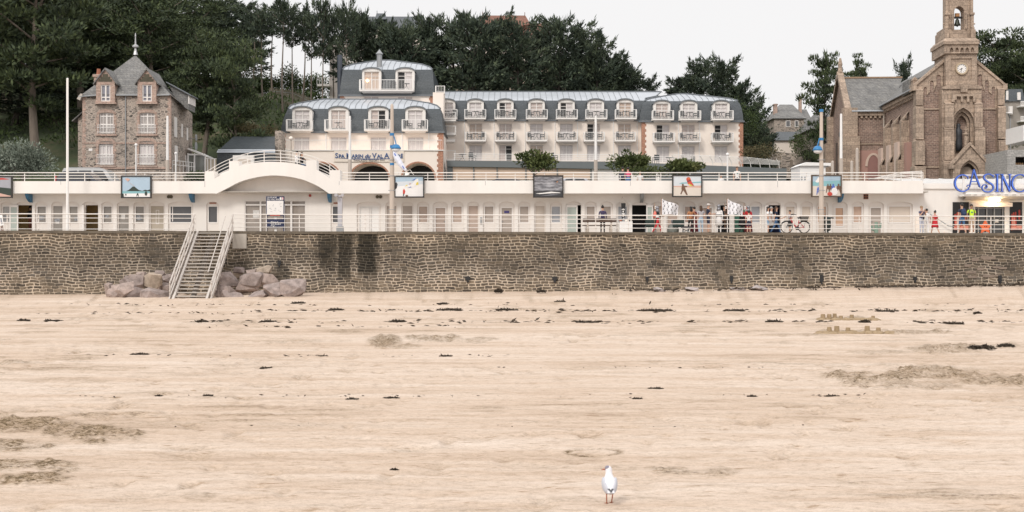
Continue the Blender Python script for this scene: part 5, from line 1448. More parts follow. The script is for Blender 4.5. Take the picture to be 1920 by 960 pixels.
for i, y in enumerate((123.4, 126.9, 130.4)):
    q = MB(); q.box(xl-.75, xl, y, y+.8, G, 15.2); q.box(xl-1.1, xl, y-.05, y+.85, G, 11.4)
    q.add([(xl-.75, y, 15.2), (xl-.75, y+.8, 15.2), (xl, y+.8, 16.1), (xl, y, 16.1)], [(0,1,2,3),]); q.add([(xl-1.1, y-.05, 11.4), (xl-1.1, y+.85, 11.4), (xl-.7, y+.85, 12.2), (xl-.7, y-.05, 12.2)], [(0,1,2,3)])
    q.build('buttress', ASHLAR, chh)
    w_ = MB(); w_.box(xl-.06, xl+.05, y+1.5, y+2.4, 12.0, 15.4); w_.build('lancet_window', mat('leaded_glass', (.05, .045, .045), .3, .2), chh, (xl, y+2, 13))
    s_ = MB()
    for a in (1.25, 2.4): s_.box(xl-.12, xl, y+a, y+a+.25, 11.8, 15.6)
    s_.box(xl-.14, xl, y+1.25, y+2.65, 15.4, 15.8); s_.build('window_surround', ASHLAR, chh)
PINKP = mat('pink_plaster', (.42, .255, .215), .85, .08, .6)
MB().box(xl-.5, xl-.02, D+2.4, yT-.02, G, 13.0).build('side_aisle', PINKP, chh)
for y in (124.1, 127.6, 131.2): MB().box(xl-.95, xl-.5, y, y+1.5, G, 13.2).build('plaster_pier', mat('pale_plaster', (.62, .49, .42), .85, .06), chh)
q = MB(); yb_ = D+1.6; q.add([(xl-.5, yb_, cz(170)), (xl+1.6, yb_, cz(170)), (xl+1.6, yb_, cz(136)), (xl-.5, yb_, cz(144)), (xl-.5, yb_+2.5, cz(170)), (xl+1.6, yb_+2.5, cz(170)), (xl+1.6, yb_+2.5, cz(136)), (xl-.5, yb_+2.5, cz(144))], [(0,1,2,3),(3,2,6,7),(0,3,7,4),(1,5,6,2),(4,7,6,5)]); q.build('roof_turret', SLATEO, chh)
q = MB(); q.box(xl-.3, xl+.15, D+.8, D+1.6, cz(172), cz(148)); q.prism([(xl-.35, cz(148)), (xl+.2, cz(148)), (xl-.08, cz(141))], D+.75, D+1.65); q.build('corner_pinnacle', ASHLAR, chh)
# transept, gable facing left
x0 = 34.55; zeT = fz(204, 134.2); zrT = fz(146, 138); yF = 142.2; yM = 138
q = MB()
q.quad((x0, yT, G), (xl+.1, yT, G), (xl+.1, yT, zeT), (x0, yT, zeT))
q.add([(x0, yT, G), (x0, yF, G), (x0, yF, zeT), (x0, yM, zrT+.3), (x0, yT, zeT)], [(0, 1, 2, 3, 4)])
q.quad((x0, yF, G), (xl, yF, G), (xl, yF, zeT), (x0, yF, zeT)); q.build('transept_wall', CBRICK, chh)
q = MB(); q.add([(x0+.1, yT-.4, zeT-.25), (xl+.6, yT-.4, zeT-.25), (xm-1, yM, zrT), (x0+.1, yM, zrT), (x0+.1, yF+.4, zeT-.25), (xl+.6, yF+.4, zeT-.25)], [(0,1,2,3),(3,2,5,4)]); q.build('transept_roof', SLATEO, chh)
MB().tube([(x0+.1, yM, zrT+.05), (xm-1, yM, zrT+.05)], .12, 5).build('ridge_tiles', mat('ridge_rust', (.30, .2, .13), .8, .2, 3), chh)
q = MB(); q.box(x0+.4, xl, yT-.3, yT, zeT-.75, zeT-.4)
for i in range(8): x = x0+.8+i*.47; q.box(x, x+.22, yT-.24, yT, zeT-1.0, zeT-.75)
q.build('corbel_cornice', ASHLAR, chh)
MB().tube([(x0+.3, yT-.5, zeT-.3), (xl+.4, yT-.5, zeT-.3)], .09, 6).build('gutter', ZINC, chh)
q = MB()
q.add([(x0-.35, yT-.3, zeT-.6), (x0-.35, yM, zrT+.2), (x0-.35, yF+.3, zeT-.6), (x0+.3, yT-.3, zeT-.6), (x0+.3, yM, zrT+.2), (x0+.3, yF+.3, zeT-.6), (x0-.35, yT-.3, zeT), (x0-.35, yM, zrT+.75), (x0-.35, yF+.3, zeT), (x0+.3, yT-.3, zeT), (x0+.3, yM, zrT+.75), (x0+.3, yF+.3, zeT)],
      [(0,1,7,6),(1,2,8,7),(3,9,10,4),(4,10,11,5),(6,7,10,9),(7,8,11,10),(0,6,9,3),(2,5,11,8)]); q.lathe([(.28, zrT+.6), (.2, zrT+1.3), (.26, zrT+1.5), (.1, zrT+2.2)], (x0, yM, 0), 7); q.build('transept_coping', ASHLAR, chh)
for ya in (yT-.5, yF-.3):
    q = MB(); q.box(x0-.6, x0+.9, ya, ya+.8, 14.6, 17.6); q.box(x0-.9, x0+1.1, ya-.2, ya+1.0, 10.5, 14.6); q.box(x0-1.2, x0+1.3, ya-.35, ya+1.1, G, 10.5); q.build('buttress', ASHLAR, chh)
for i, (ya, zb_, zt_) in enumerate(((yM-2.3, 8.5, 14.5), (yM-.4, 8.5, 15.5), (yM+1.5, 8.5, 14.5))):
    MB().box(x0-.06, x0+.02, ya, ya+.8, zb_, zt_).build('lancet_window', mat('leaded_glass', (.05, .045, .045), .3, .2), chh, (x0, ya, zb_))
MB().box(x0+1.2, xl-.02, yT-.12, yT, G, fz(282, 134)).build('plaster_bay', PINKP, chh)
q = MB(); ar = archpts(x0+1.75, xl-.35, G, fz(312, 134), fz(287, 134), 12); ar2 = archpts(x0+2.0, xl-.6, G, fz(312, 134), fz(291, 134), 12); q.prism(ar[2:]+ar2[2:][::-1], yT-.2, yT-.1); q.build('plaster_arch', mat('pale_arch', (.6, .47, .39), .8, .05), chh)
MB().prism(ar2, yT-.15, yT-.1).build('arch_infill', mat('dark_pink_plaster', (.30, .165, .145), .85, .08), chh)
MB().tube([(xl-.15, yT-.25, G), (xl-.15, yT-.25, zeT-.4)], .08, 6).build('downpipe', CONCP, chh)
q = MB(); q.box(x0+1.2, xl, yT-.1, yT, fz(271, 134), fz(268, 134)); q.build('string_course', ASHLAR, chh)
chh.rotation_euler = (0, 0, R(-3.6)); chh.location.x -= .2

# ---------------------------------------------------------------- casino
D = 82.6
cs_ = thing('casino', 'flat roofed white casino with canopy, glazed doors and red and black panels', 'casino', (fx(1830, D), D, 3.3))
kx = lambda X: fx(X, D)
kz = lambda Y: fz(Y, D)
q = MB(); dorr = rect(kx(1828), kx(1884), 3.2, kz(386))
q.prism(rect(kx(1716), kx(2300), 3.2, kz(347)), D, D+9, [dorr], back=True); q.build('wall', WHITE, cs_)
q = MB(); q.prism([(kx(1731.5), kz(354)), (kx(2300), kz(354)), (kx(2300), kz(344)), (kx(1731.5), kz(344))], D-.12, D); q.build('roof_edge', WHITE, cs_)
q = MB(); q.add([(kx(1731.5), D-.1, kz(344)), (kx(2300), D-.1, kz(344)), (kx(2300), D+9, kz(340)-.2+.9), (kx(1731.5), D+9, kz(340)-.2+.9)], [(0,1,2,3)]); q.build('roof', mat('pale_roof', (.6, .59, .58), .7, .1), cs_)
q = MB()
for i in range(20): x = kx(1731.5)+i*1.0; q.tube([(x, D-.1, kz(343.8)), (x, D+9, kz(340)+.72)], .03, 4)
q.build('roof_seams', WHITE2, cs_)
q = MB(); q.prism([(kx(1796), kz(370)), (kx(2000), kz(370)), (kx(2000), kz(366.5)), (kx(1796), kz(366.5))], D-1.6, D); q.add([(kx(1799), D-1.3, kz(370)), (kx(2000), D-1.3, kz(370)), (kx(2000), D, kz(376)), (kx(1806), D, kz(376)), ], [(0,1,2,3)]); q.build('canopy', mat('canopy_white', (.66, .61, .56), .8, .22, 3, .1), cs_)
q = MB(); q.box(kx(1798), kx(2000), D-1.2, D-.3, kz(366.5), kz(362)); q.build('canopy_upstand', WHITE, cs_)
for i in range(11):
    X = 1796+i*14; MB().box(kx(X), kx(X+random.uniform(4, 9)), D-1.605, D-1.6, kz(368.3), kz(366.9)).build('weather_stain', mat('grey_stain', (.3, .28, .25), .9, .3, 6), cs_)
MB().box(kx(1817), kx(1893), D-.5, D+.1, kz(388), kz(380.5)).build('door_lintel', CREAM, cs_)
lm = MB(); 
for X in (1849, 1856, 1863): lm.box(kx(X)-.1, kx(X)+.1, D-.9, D-.7, kz(377.5), kz(375))
lm.build('canopy_lamp', mat('canopy_lamp_glow', (1, .78, .48), .5, 0, emit=16), cs_)
al = bpy.data.lights.new('canopy_light', 'POINT'); al.energy = 28; al.color = (1, .76, .45); al.shadow_soft_size = .25
ao = bpy.data.objects.new('canopy_light', al); COL.objects.link(ao); ao.location = (kx(1856), D-.85, kz(379.5)); 
q = MB()
for X in (1828, 1834, 1850, 1864, 1880, 1883.5): q.box(kx(X), kx(X)+.07, D+.05, D+.13, 3.25, kz(386))
q.box(kx(1828), kx(1884), D+.06, D+.12, kz(391), kz(389)); q.box(kx(1828), kx(1884), D+.06, D+.12, kz(387.2), kz(386)); dq = q.build('entrance_door', GREYM, cs_)
MB().box(kx(1828), kx(1884), D+.16, D+.18, 3.25, kz(386)).build('door_glass', mat('casino_glass', (.05, .05, .05), .08, .5, 1.2, coat=.7), dq)
MB().box(kx(1867.5), kx(1874), D+.15, D+.158, kz(417), kz(411)).build('door_notice', PICL, dq)
RED = mat('poster_red', (.42, .05, .035), .4, .4, 4); REDP = mat('poster_pale_red', (.62, .25, .19), .4, .3, 5); BLK = mat('poster_black', (.016, .016, .018), .4, .2)
for a, c in ((1786, 1816), (1893, 1916)):
    pq = MB().box(kx(a), kx(c), D-.05, D-.01, 3.35, kz(379)).build('poster_panel', BLK, cs_, (kx(a), D, 4.5))
    q = MB(); w = kx(c)-kx(a); x0 = kx(a)
    for (u, Yb, Yt, ww) in ((.1, 425, 401, .12), (.24, 425, 398, .12), (.4, 425, 397, .13), (.7, 412, 393, .14)):
        q.prism(archpts(x0+w*u, x0+w*(u+ww), kz(Yb), kz(Yt+2), kz(Yt), 5), D-.058, D-.05)
    q.build('red_print', RED, pq)
    q = MB(); q.box(x0+w*.06, x0+w*.98, D-.057, D-.05, kz(431), kz(423)); q.prism([(x0+w*.14, kz(424)), (x0+w*.2, kz(404)), (x0+w*.3, kz(415)), (x0+w*.36, kz(403)), (x0+w*.46, kz(424))], D-.062, D-.058); q.build('pale_print', REDP, pq)
hr_ = MB(); hr_.tube([(kx(1735), D-.3, kz(398)), (kx(1776), D-.3, kz(424)), (kx(1786), D-.3, kz(425))], .03, 5); hr_.build('sloping_handrail', GREYM, cs_)
MB().box(kx(1711), kx(1722), D-.7, D-.1, 3.4, kz(407)).build('utility_cabinet', CREAM, cs_)
# roof letters
L = thing('casino_sign', 'large blue raised letters reading CASINO on the casino roof edge', 'sign', (fx(1856, 81.4), 81.4, fz(361, 81.4)))
DL = 81.4
lx = lambda X: fx(X, DL)
lz = lambda Y: fz(Y, DL)
LB = mat('letter_blue', (.10, .22, .80), .35, .25, 5, coat=.3)
LN = mat('letter_edge_blue', (.015, .04, .25), .4, .1)
def pxs(pts): return [(lx(a), lz(b_)) for a, b_ in pts]
def letter(name, strokes):
    q = MB()
    for pts, w in strokes:
        ws = [x*.8*DL/FP for x in w] if isinstance(w, list) else w*.8*DL/FP
        q.ribbon(pxs(pts), ws, DL-.09, DL+.06, 0)
        wi = [x*.62 for x in ws] if isinstance(ws, list) else ws*.62
        q.ribbon(pxs(pts), wi, DL-.1, DL-.095, 1)
    lo = q.build(name, [LN, LB], L, (lx(strokes[0][0][0][0]), DL, lz(358)))
    return lo
def el(cx_, cy_, rx, ry, a0, a1, n=22): return [(cx_+rx*math.cos(R(a0+(a1-a0)*i/n)), cy_-ry*math.sin(R(a0+(a1-a0)*i/n))) for i in range(n+1)]
Cp = el(1804.5, 343.5, 14.5, 15.5, 48, 318)
letter('letter_c', [(Cp, [1.8+2.8*math.sin(PI*i/22) for i in range(23)]), ([(1814, 330), (1814.6, 336)], 1.8), ([(1815, 351), (1816.6, 355.5)], 1.8)])
letter('letter_a', [([(1817.5, 351), (1825, 319), ], [2.0, 2.4]), ([(1825, 318), (1836.5, 350)], [4.2, 3.6]), ([(1820.5, 340.5), (1832, 340.5)], 2.2), (el(1815.5, 349.5, 2.6, 2.4, -60, 200, 10), 1.6), (el(1838.5, 349, 2.6, 2.4, -20, -240, 10), 1.6)])
Sp = smooth_path([(1861.5, 331), (1856, 326.8), (1849, 327), (1844.6, 331), (1846, 336.5), (1852, 341), (1859.5, 346), (1862.3, 352), (1858, 358.2), (1850.5, 360), (1843.5, 357.5), (1841, 351.5), (1844, 346.5), (1849, 347.2), (1850.6, 350.5), (1848, 353), (1846, 351.5)], 4)
letter('letter_s', [(Sp, [2.0+1.8*math.sin(PI*min(1, i/42)) for i in range(len(Sp))]), ([(1861.5, 327.5), (1862, 333)], 1.8)])
letter('letter_i', [([(1869.3, 327.5), (1869.3, 358.5)], 4.2), ([(1865.5, 327), (1873, 327)], 2), ([(1865.5, 359), (1873, 359)], 2)])
letter('letter_n', [([(1878.3, 327.5), (1878.3, 359)], 2.4), ([(1878, 327.5), (1893, 359)], 4.6), ([(1893, 327.5), (1893, 359)], 2.4), ([(1875, 327), (1881, 327)], 1.8), ([(1890, 327), (1896, 327)], 1.8), ([(1875.5, 359), (1881, 359)], 1.8)])
Op = el(1912, 343.5, 15, 16, 0, 360, 30)[:-1]
q = MB(); q.ribbon(pxs(Op), [(1.8+1.9*abs(math.cos(2*PI*i/30)))*DL/FP for i in range(30)], DL-.09, DL+.06, 0, closed=True); q.ribbon(pxs(Op), [(1.0+1.0*abs(math.cos(2*PI*i/30)))*DL/FP for i in range(30)], DL-.1, DL-.095, 1, closed=True); q.build('letter_o', [LN, LB], L, (lx(1912), DL, lz(358)))
q = MB()
for X in (1808, 1850, 1886, 1905, 1925): q.box(lx(X)-.06, lx(X)+.06, DL+.08, DL+.2, lz(366.5), lz(327))
for Y in (328, 345): q.box(lx(1806), lx(1940), DL+.1, DL+.16, lz(Y)-.04, lz(Y)+.04)
q.build('support_frame', WHITE2, L)
MB().box(lx(1800), lx(1940), DL+.06, DL+.3, lz(367.2), lz(366)).build('sign_base', WHITE2, L)
# ramp railing by the church
rp = thing('ramp_railing', 'sloping white ramp railing in front of the church side wall', 'railing', (fx(1680, 86), 86, 6.4))
for k, dy in enumerate((0, 5, 10, 14)):
    MB().tube([(fx(1628, 86), 86, fz(337, 86)), (fx(1690, 86), 86, fz(323+dy*.55, 86)), (fx(1729, 86), 86, fz(321+dy, 86))], .025, 5).build('rail', RAIL, rp)
for X in (1660, 1690, 1711, 1728): MB().box(fx(X, 86)-.03, fx(X, 86)+.03, 86.03, 86.09, 6.4, fz(np.interp(X, [1628, 1690, 1729], [337, 323, 321]), 86)).build('post', RAIL, rp)

# ---------------------------------------------------------------- far houses
def house(name, label, cat, D, X0, X1, Ye, Yr, Xr0, Xr1, depth, wall, roof, Yb=None, chim=(), wins=(), overh=.3, group=None):
    """hipped or gabled house given by its front edges in the photograph"""
    t = thing(name, label, cat, (fx((X0+X1)/2, D), D, fz(Yb, D) if Yb else 8), group)
    zb = fz(Yb, D) if Yb else 8
    zb -= 3
    MB().box(fx(X0, D), fx(X1, D), D, D+depth, zb, fz(Ye, D)).build('wall', wall, t)
    q = MB(); e = overh; zr_ = fz(Yr, D+depth/2)
    r0, r1 = fx(Xr0, D+depth/2), fx(Xr1, D+depth/2)
    q.add([(fx(X0, D)-e, D-e, fz(Ye, D)-.1), (fx(X1, D)+e, D-e, fz(Ye, D)-.1), (fx(X1, D)+e, D+depth+e, fz(Ye, D)-.1), (fx(X0, D)-e, D+depth+e, fz(Ye, D)-.1), (r0, D+depth/2, zr_), (r1, D+depth/2, zr_)],
          [(0,1,5,4),(2,3,4,5),(0,4,3),(1,2,5),(0,3,2,1)]); ro = q.build('roof', roof, t)
    for (X, w, Yt) in chim: 
        q = MB(); q.box(fx(X-w/2, D), fx(X+w/2, D), D+1.5, D+2.4, fz(Ye, D), fz(Yt, D)); q.box(fx(X-w/2, D)-.08, fx(X+w/2, D)+.08, D+1.42, D+2.48, fz(Yt+2, D), fz(Yt+.5, D)); q.build('chimney', PINKG, ro)
    for (Xa, Xb, Ya, Yb_) in wins:
        q = MB(); q.box(fx(Xa, D), fx(Xb, D), D-.06, D+.02, fz(Yb_, D), fz(Ya, D)); wo = q.build('window', FR, t, (fx(Xa, D), D, fz(Yb_, D)))
        MB().box(fx(Xa, D)+.08, fx(Xb, D)-.08, D-.07, D-.062, fz(Yb_, D)+.08, fz(Ya, D)-.08).build('pane', GLASSG, wo)
    return t
ORT = masonry('orange_tile', .3, .18, (.25, .115, .08), (.20, .10, .07), (.14, .06, .04), .012, .8, .4, .3)
house('manor_house', 'hilltop house with long dark slate roof above the cypresses', 'house', 200, 662, 800, 52, 31, 668, 795, 12, CREAM, SLATE, 100, wins=((700, 706, 54, 66), (750, 756, 54, 66)))
t = [o for o in COL.objects if o.name.startswith('manor_house')][-1]
q = MB(); D = 199; q.add([P(703, 36, D), P(726, 36, D), P(722, 25, D+3), P(706, 25, D+3), P(703, 36, D+8), P(726, 36, D+8), P(722, 25, D+5), P(706, 25, D+5)], [(0,1,2,3),(1,5,6,2),(0,3,7,4),(3,2,6,7),(4,7,6,5)]); q.build('roof_tower', SLATE, t)
for X in (707, 721): MB().tube([P(X, 27, D+4), P(X, 20, D+4)], .06, 4).build('finial', ZINCD, t)
house('tiled_mansion', 'hilltop mansion with steep orange tile roof above the cypresses', 'house', 200, 892, 1004, 66, 29, 903, 985, 13, CREAM, ORT, 110, wins=((935, 943, 50, 62),))
t = [o for o in COL.objects if o.name.startswith('tiled_mansion')][-1]
D = 197; q = MB(); q.add([P(968, 50, D), P(1032, 66, D), P(1018, 44, D+4), P(1005, 43, D+4), P(1032, 66, D+9), P(968, 66, D+9), P(968, 66, D)], [(0,6,1,2,3),(1,4,2),(2,4,5,3),(3,5,6,0)]); q.build('side_roof', ORT, t)
MB().box(fx(970, D+1), fx(1028, D+1), D+1, D+8, 24, fz(65, D+1)).build('side_wing', CREAM, t)
for X, Y in ((905, 29), (984, 30), (1012, 44)): MB().tube([P(X, Y+3, D+6), P(X, Y-7, D+6)], .07, 4).build('finial', ORT, t)
CREAM2 = mat('warm_cream_render', (.70, .58, .47), .85, .05, .4)
PALEW = mat('pale_block_render', (.66, .60, .55), .85, .06, .4)
def block(name, label, D, X0, X1, Yt, Yb, depth, wall, wins, bals):
    t = thing(name, label, 'apartment block', (fx((X0+X1)/2, D), D, fz(Yb, D)-4))
    MB().box(fx(X0, D), fx(X1, D), D, D+depth, fz(Yb, D)-5, fz(Yt, D)).build('wall', wall, t)
    MB().box(fx(X0, D)-.3, fx(X1, D)+.3, D-.3, D+depth, fz(Yt, D), fz(Yt, D)+.35).build('flat_roof', PALEW, t)
    for (Xa, Xb, Ya, Yb_) in wins: 
        wo = MB().box(fx(Xa, D), fx(Xb, D), D-.03, D+.03, fz(Yb_, D), fz(Ya, D)).build('window', FR, t, (fx(Xa, D), D, fz(Yb_, D)))
        MB().box(fx(Xa, D)+.08, fx(Xb, D)-.08, D-.04, D-.032, fz(Yb_, D)+.06, fz(Ya, D)-.08).build('pane', GLASSG, wo)
    for (Xa, Xb, Ya, Yb_) in bals:
        q = MB(); q.box(fx(Xa, D), fx(Xb, D), D-1.4, D, fz(Yb_+4, D), fz(Yb_, D)); bo = q.build('balcony', WHITE, t, (fx(Xa, D), D, fz(Yb_, D)))
        r = MB(); xa, xb = fx(Xa, D), fx(Xb, D)
        r.box(xa, xb, D-1.4, D-1.33, fz(Ya, D)-.08, fz(Ya, D))
        n = int((xb-xa)/.3)
        for i in range(n+1): x = xa+(xb-xa)*i/n; r.box(x-.03, x+.03, D-1.39, D-1.34, fz(Yb_, D), fz(Ya, D)-.08)
        r.build('railing', WHITE2, bo)
    return t
block('apartment_block', 'pale apartment block with balconies showing between the bare pine trunks', 176, 618, 700, 88, 200, 10, PALEW, ((655, 663, 100, 118), (640, 648, 128, 142)), ((596, 622, 90, 102), (597, 620, 148, 160), (652, 668, 110, 118)))
block('apartment_block', 'warm cream apartment block behind the cypress trunks above the hotel wing', 178, 845, 1062, 128, 190, 12, CREAM2, ((905, 915, 148, 172), (1010, 1026, 165, 180), (880, 888, 140, 160), (965, 980, 150, 172)), ((866, 902, 146, 158), (1000, 1050, 150, 160)))
house('stone_house', 'grey stone house with slate roof and brick chimney right of the hotel', 'house', 172, 1452, 1508, 221, 196, 1462, 1486, 9, VILST, SLATEO, 262, ((1459, 6, 192),), ((1473, 1482, 226, 238), (1490, 1497, 226, 238)))
house('slate_cottage', 'low cottage with dark slate roof and pale garden wall', 'house', 160, 1452, 1522, 262, 247, 1456, 1516, 7, CREAM, SLATE, 288, (), ())
house('white_gable_house', 'small pale house with white gable behind the black pine', 'house', 180, 1478, 1520, 228, 205, 1490, 1512, 9, PALEW, SLATEO, 262, ((1506, 4, 178),), ())
house('stone_cottage', 'stone cottage with white windows just left of the church', 'house', 150, 1525, 1572, 240, 205, 1535, 1575, 10, VILST, SLATEO, 330, (), ((1531, 1537, 246, 266), (1545, 1551, 262, 280)))
gw = thing('garden_wall', 'low rough stone garden wall on the slope right of the hotel', 'wall', P(1490, 300, 150))
q = MB(); q.add([P(1450, 284, 150), P(1530, 292, 148), P(1530, 330, 148), P(1440, 330, 150), P(1450, 284, 150.6), P(1530, 292, 148.6)], [(3,2,1,0),(0,1,5,4)]); q.build('wall_face', VILST, gw)
mt = thing('mansard_house', 'grey house with slate mansard and balconies right of the church', 'house', (fx(1902, 165), 165, 14))
D = 165
q = MB(); q.box(fx(1884, D), fx(1921, D), D, D+9, 10, fz(190, D)); q.build('wall', mat('grey_stone_wall', (.30, .27, .24), .85, .12, 2, .1), mt)
q = MB(); q.add([P(1883, 190, D-.2), P(1922, 190, D-.2), P(1917, 167, D+.8), P(1888, 167, D+.8), P(1883, 190, D+9), P(1922, 190, D+9), P(1917, 167, D+8), P(1888, 167, D+8)], [(0,1,2,3),(1,5,6,2),(0,3,7,4),(3,2,6,7)]); q.build('slate_roof', SLATE, mt)
for a, c, t_, b_ in ((1884, 1888, 171, 188), (1905, 1911, 174, 188), (1890, 1896, 200, 215)):
    wo = MB().box(fx(a, D), fx(c, D), D-.5, D-.35 if t_ < 190 else D+.02, fz(b_, D), fz(t_, D)).build('window', FR, mt)
for y_ in (200, 228):
    q = MB(); q.box(fx(1906, D), fx(1924, D), D-1.4, D, fz(y_+2, D), fz(y_, D)); q.box(fx(1906, D), fx(1924, D), D-1.4, D-1.34, fz(y_-8, D)-.08, fz(y_-8, D))
    for i in range(12): x = fx(1906+1.5*i, D); q.box(x-.02, x+.02, D-1.39, D-1.35, fz(y_, D), fz(y_-8, D))
    q.build('balcony', WHITE2, mt)
sl_ = thing('street_lamp', 'single arm street lamp beside the church right corner', 'lamp', (fx(1884, 121), 121, 6.3))
MB().tube([(fx(1894, 121), 121, 6.3), (fx(1894, 121), 121, fz(222, 121)), (fx(1888, 121), 120.7, fz(214, 121))], .06, 6).build('pole', GREYM, sl_)
MB().ell((fx(1889, 121), 120.6, fz(213, 121)), (.34, .16, .09), 10, 6).build('lamp_head', WHITE2, sl_)
gb = thing('block_annex', 'unfinished grey block building with dark opening beside the church', 'building', (fx(1905, 112), 112, 6.3))
D = 112
q = MB(); q.prism(rect(fx(1889, D), fx(1960, D), 6.3, fz(281, D)), D, D+6, [rect(fx(1904, D), fx(1932, D), fz(309, D), fz(294, D))]); q.build('wall', masonry('grey_block', .45, .22, (.36, .35, .33), (.42, .40, .38), (.28, .27, .26), .015, .85, .2, .1), gb)
MB().box(fx(1903, D), fx(1934, D), D+1.5, D+1.6, fz(310, D), fz(293, D)).build('opening_back', DARK, gb)
for i in range(5): MB().box(fx(1906+4*i, D), fx(1908.5+4*i, D), D+.7, D+.9, fz(309, D), fz(304, D)).build('stacked_plank', mat('orange_plank', (.4, .24, .12), .7), gb)
MB().box(fx(1870, 118), fx(1925, 118), 112, 116, fz(255, 118)-1, fz(247, 118)).build('white_awning', WHITE2, gb)
# ---------------------------------------------------------------- trees
def leaf_mat(name, stops, trans=.25):
    m, nd, lk, b = nmat(name)
    g = N(nd, 'NewGeometry')
    r = ramp(nd, [(i/(len(stops)-1), c) for i, c in enumerate(stops)])
    n = N(nd, 'TexNoise', Scale=.45, Detail=3.0); lk.new(g.outputs['Position'], n.inputs['Vector'])
    a = N(nd, 'Math', operation='MULTIPLY_ADD'); a.inputs[1].default_value = .5
    h = N(nd, 'MapRange'); h.inputs['From Min'].default_value = .3; h.inputs['From Max'].default_value = .7; h.inputs['To Max'].default_value = .5
    lk.new(n.outputs['Fac'], h.inputs['Value']); lk.new(g.outputs['Random Per Island'], a.inputs[0]); lk.new(h.outputs[0], a.inputs[2])
    lk.new(a.outputs[0], r.inputs['Fac']); lk.new(r.outputs['Color'], b.inputs['Base Color'])
    b.inputs['Roughness'].default_value = .65; b.inputs['Specular IOR Level'].default_value = .2
    return m
LPINE = leaf_mat('pine_needles', [(.022, .034, .023), (.046, .062, .036), (.078, .103, .048), (.15, .18, .075)])
LCYP = leaf_mat('cypress_sprays', [(.026, .038, .031), (.044, .061, .044), (.066, .086, .054), (.105, .128, .07)])
LOLIVE = leaf_mat('silver_shrub_leaves', [(.09, .11, .09), (.16, .19, .15), (.24, .27, .22), (.33, .36, .31)])
LMAG = leaf_mat('glossy_leaves', [(.035, .05, .02), (.07, .09, .03), (.12, .14, .05), (.20, .20, .08)])
LHEDGE = leaf_mat('hedge_leaves', [(.025, .04, .018), (.045, .07, .025), (.07, .10, .035), (.10, .13, .05)])
LGRASS = leaf_mat('dry_undergrowth', [(.05, .055, .025), (.09, .08, .04), (.15, .12, .065), (.06, .085, .035)])
BARK = mat('grey_bark', (.20, .165, .135), .95, .3, 3, .4, streak=True)
BARKD = mat('dark_bark', (.075, .065, .055), .95, .3, 3, .4, streak=True)

def leaves(pos, dr, ln, wd, rng):
    """vectorised lozenge sprays; returns verts, faces"""
    n = len(pos)
    dr = dr/np.linalg.norm(dr, axis=1, keepdims=True)
    rv = rng.normal(size=(n, 3)); sd_ = np.cross(dr, rv); sd_ /= np.linalg.norm(sd_, axis=1, keepdims=True)+1e-9
    nm = np.cross(dr, sd_)
    L = ln[:, None]; Wd = wd[:, None]
    a = pos; c = pos+dr*L
    mid = pos+dr*L*.45
    b_ = mid+sd_*Wd*.5+nm*Wd*.15; d = mid-sd_*Wd*.5+nm*Wd*.15
    v = np.stack([a, b_, c, d], 1).reshape(-1, 3)
    f = np.arange(n*4).reshape(-1, 4)
    return v, f
def leaf_mesh(name, pos, dr, ln, wd, rng, mat_):
    v, f = leaves(pos, dr, ln, wd, rng)
    me = bpy.data.meshes.new(name)
    n = len(f)
    me.vertices.add(len(v)); me.vertices.foreach_set('co', v.astype(np.float32).ravel())
    me.loops.add(n*4); me.loops.foreach_set('vertex_index', f.astype(np.int32).ravel())
    me.polygons.add(n); me.polygons.foreach_set('loop_start', np.arange(n, dtype=np.int32)*4)
    me.update(calc_edges=True); me.materials.append(mat_)
    return me

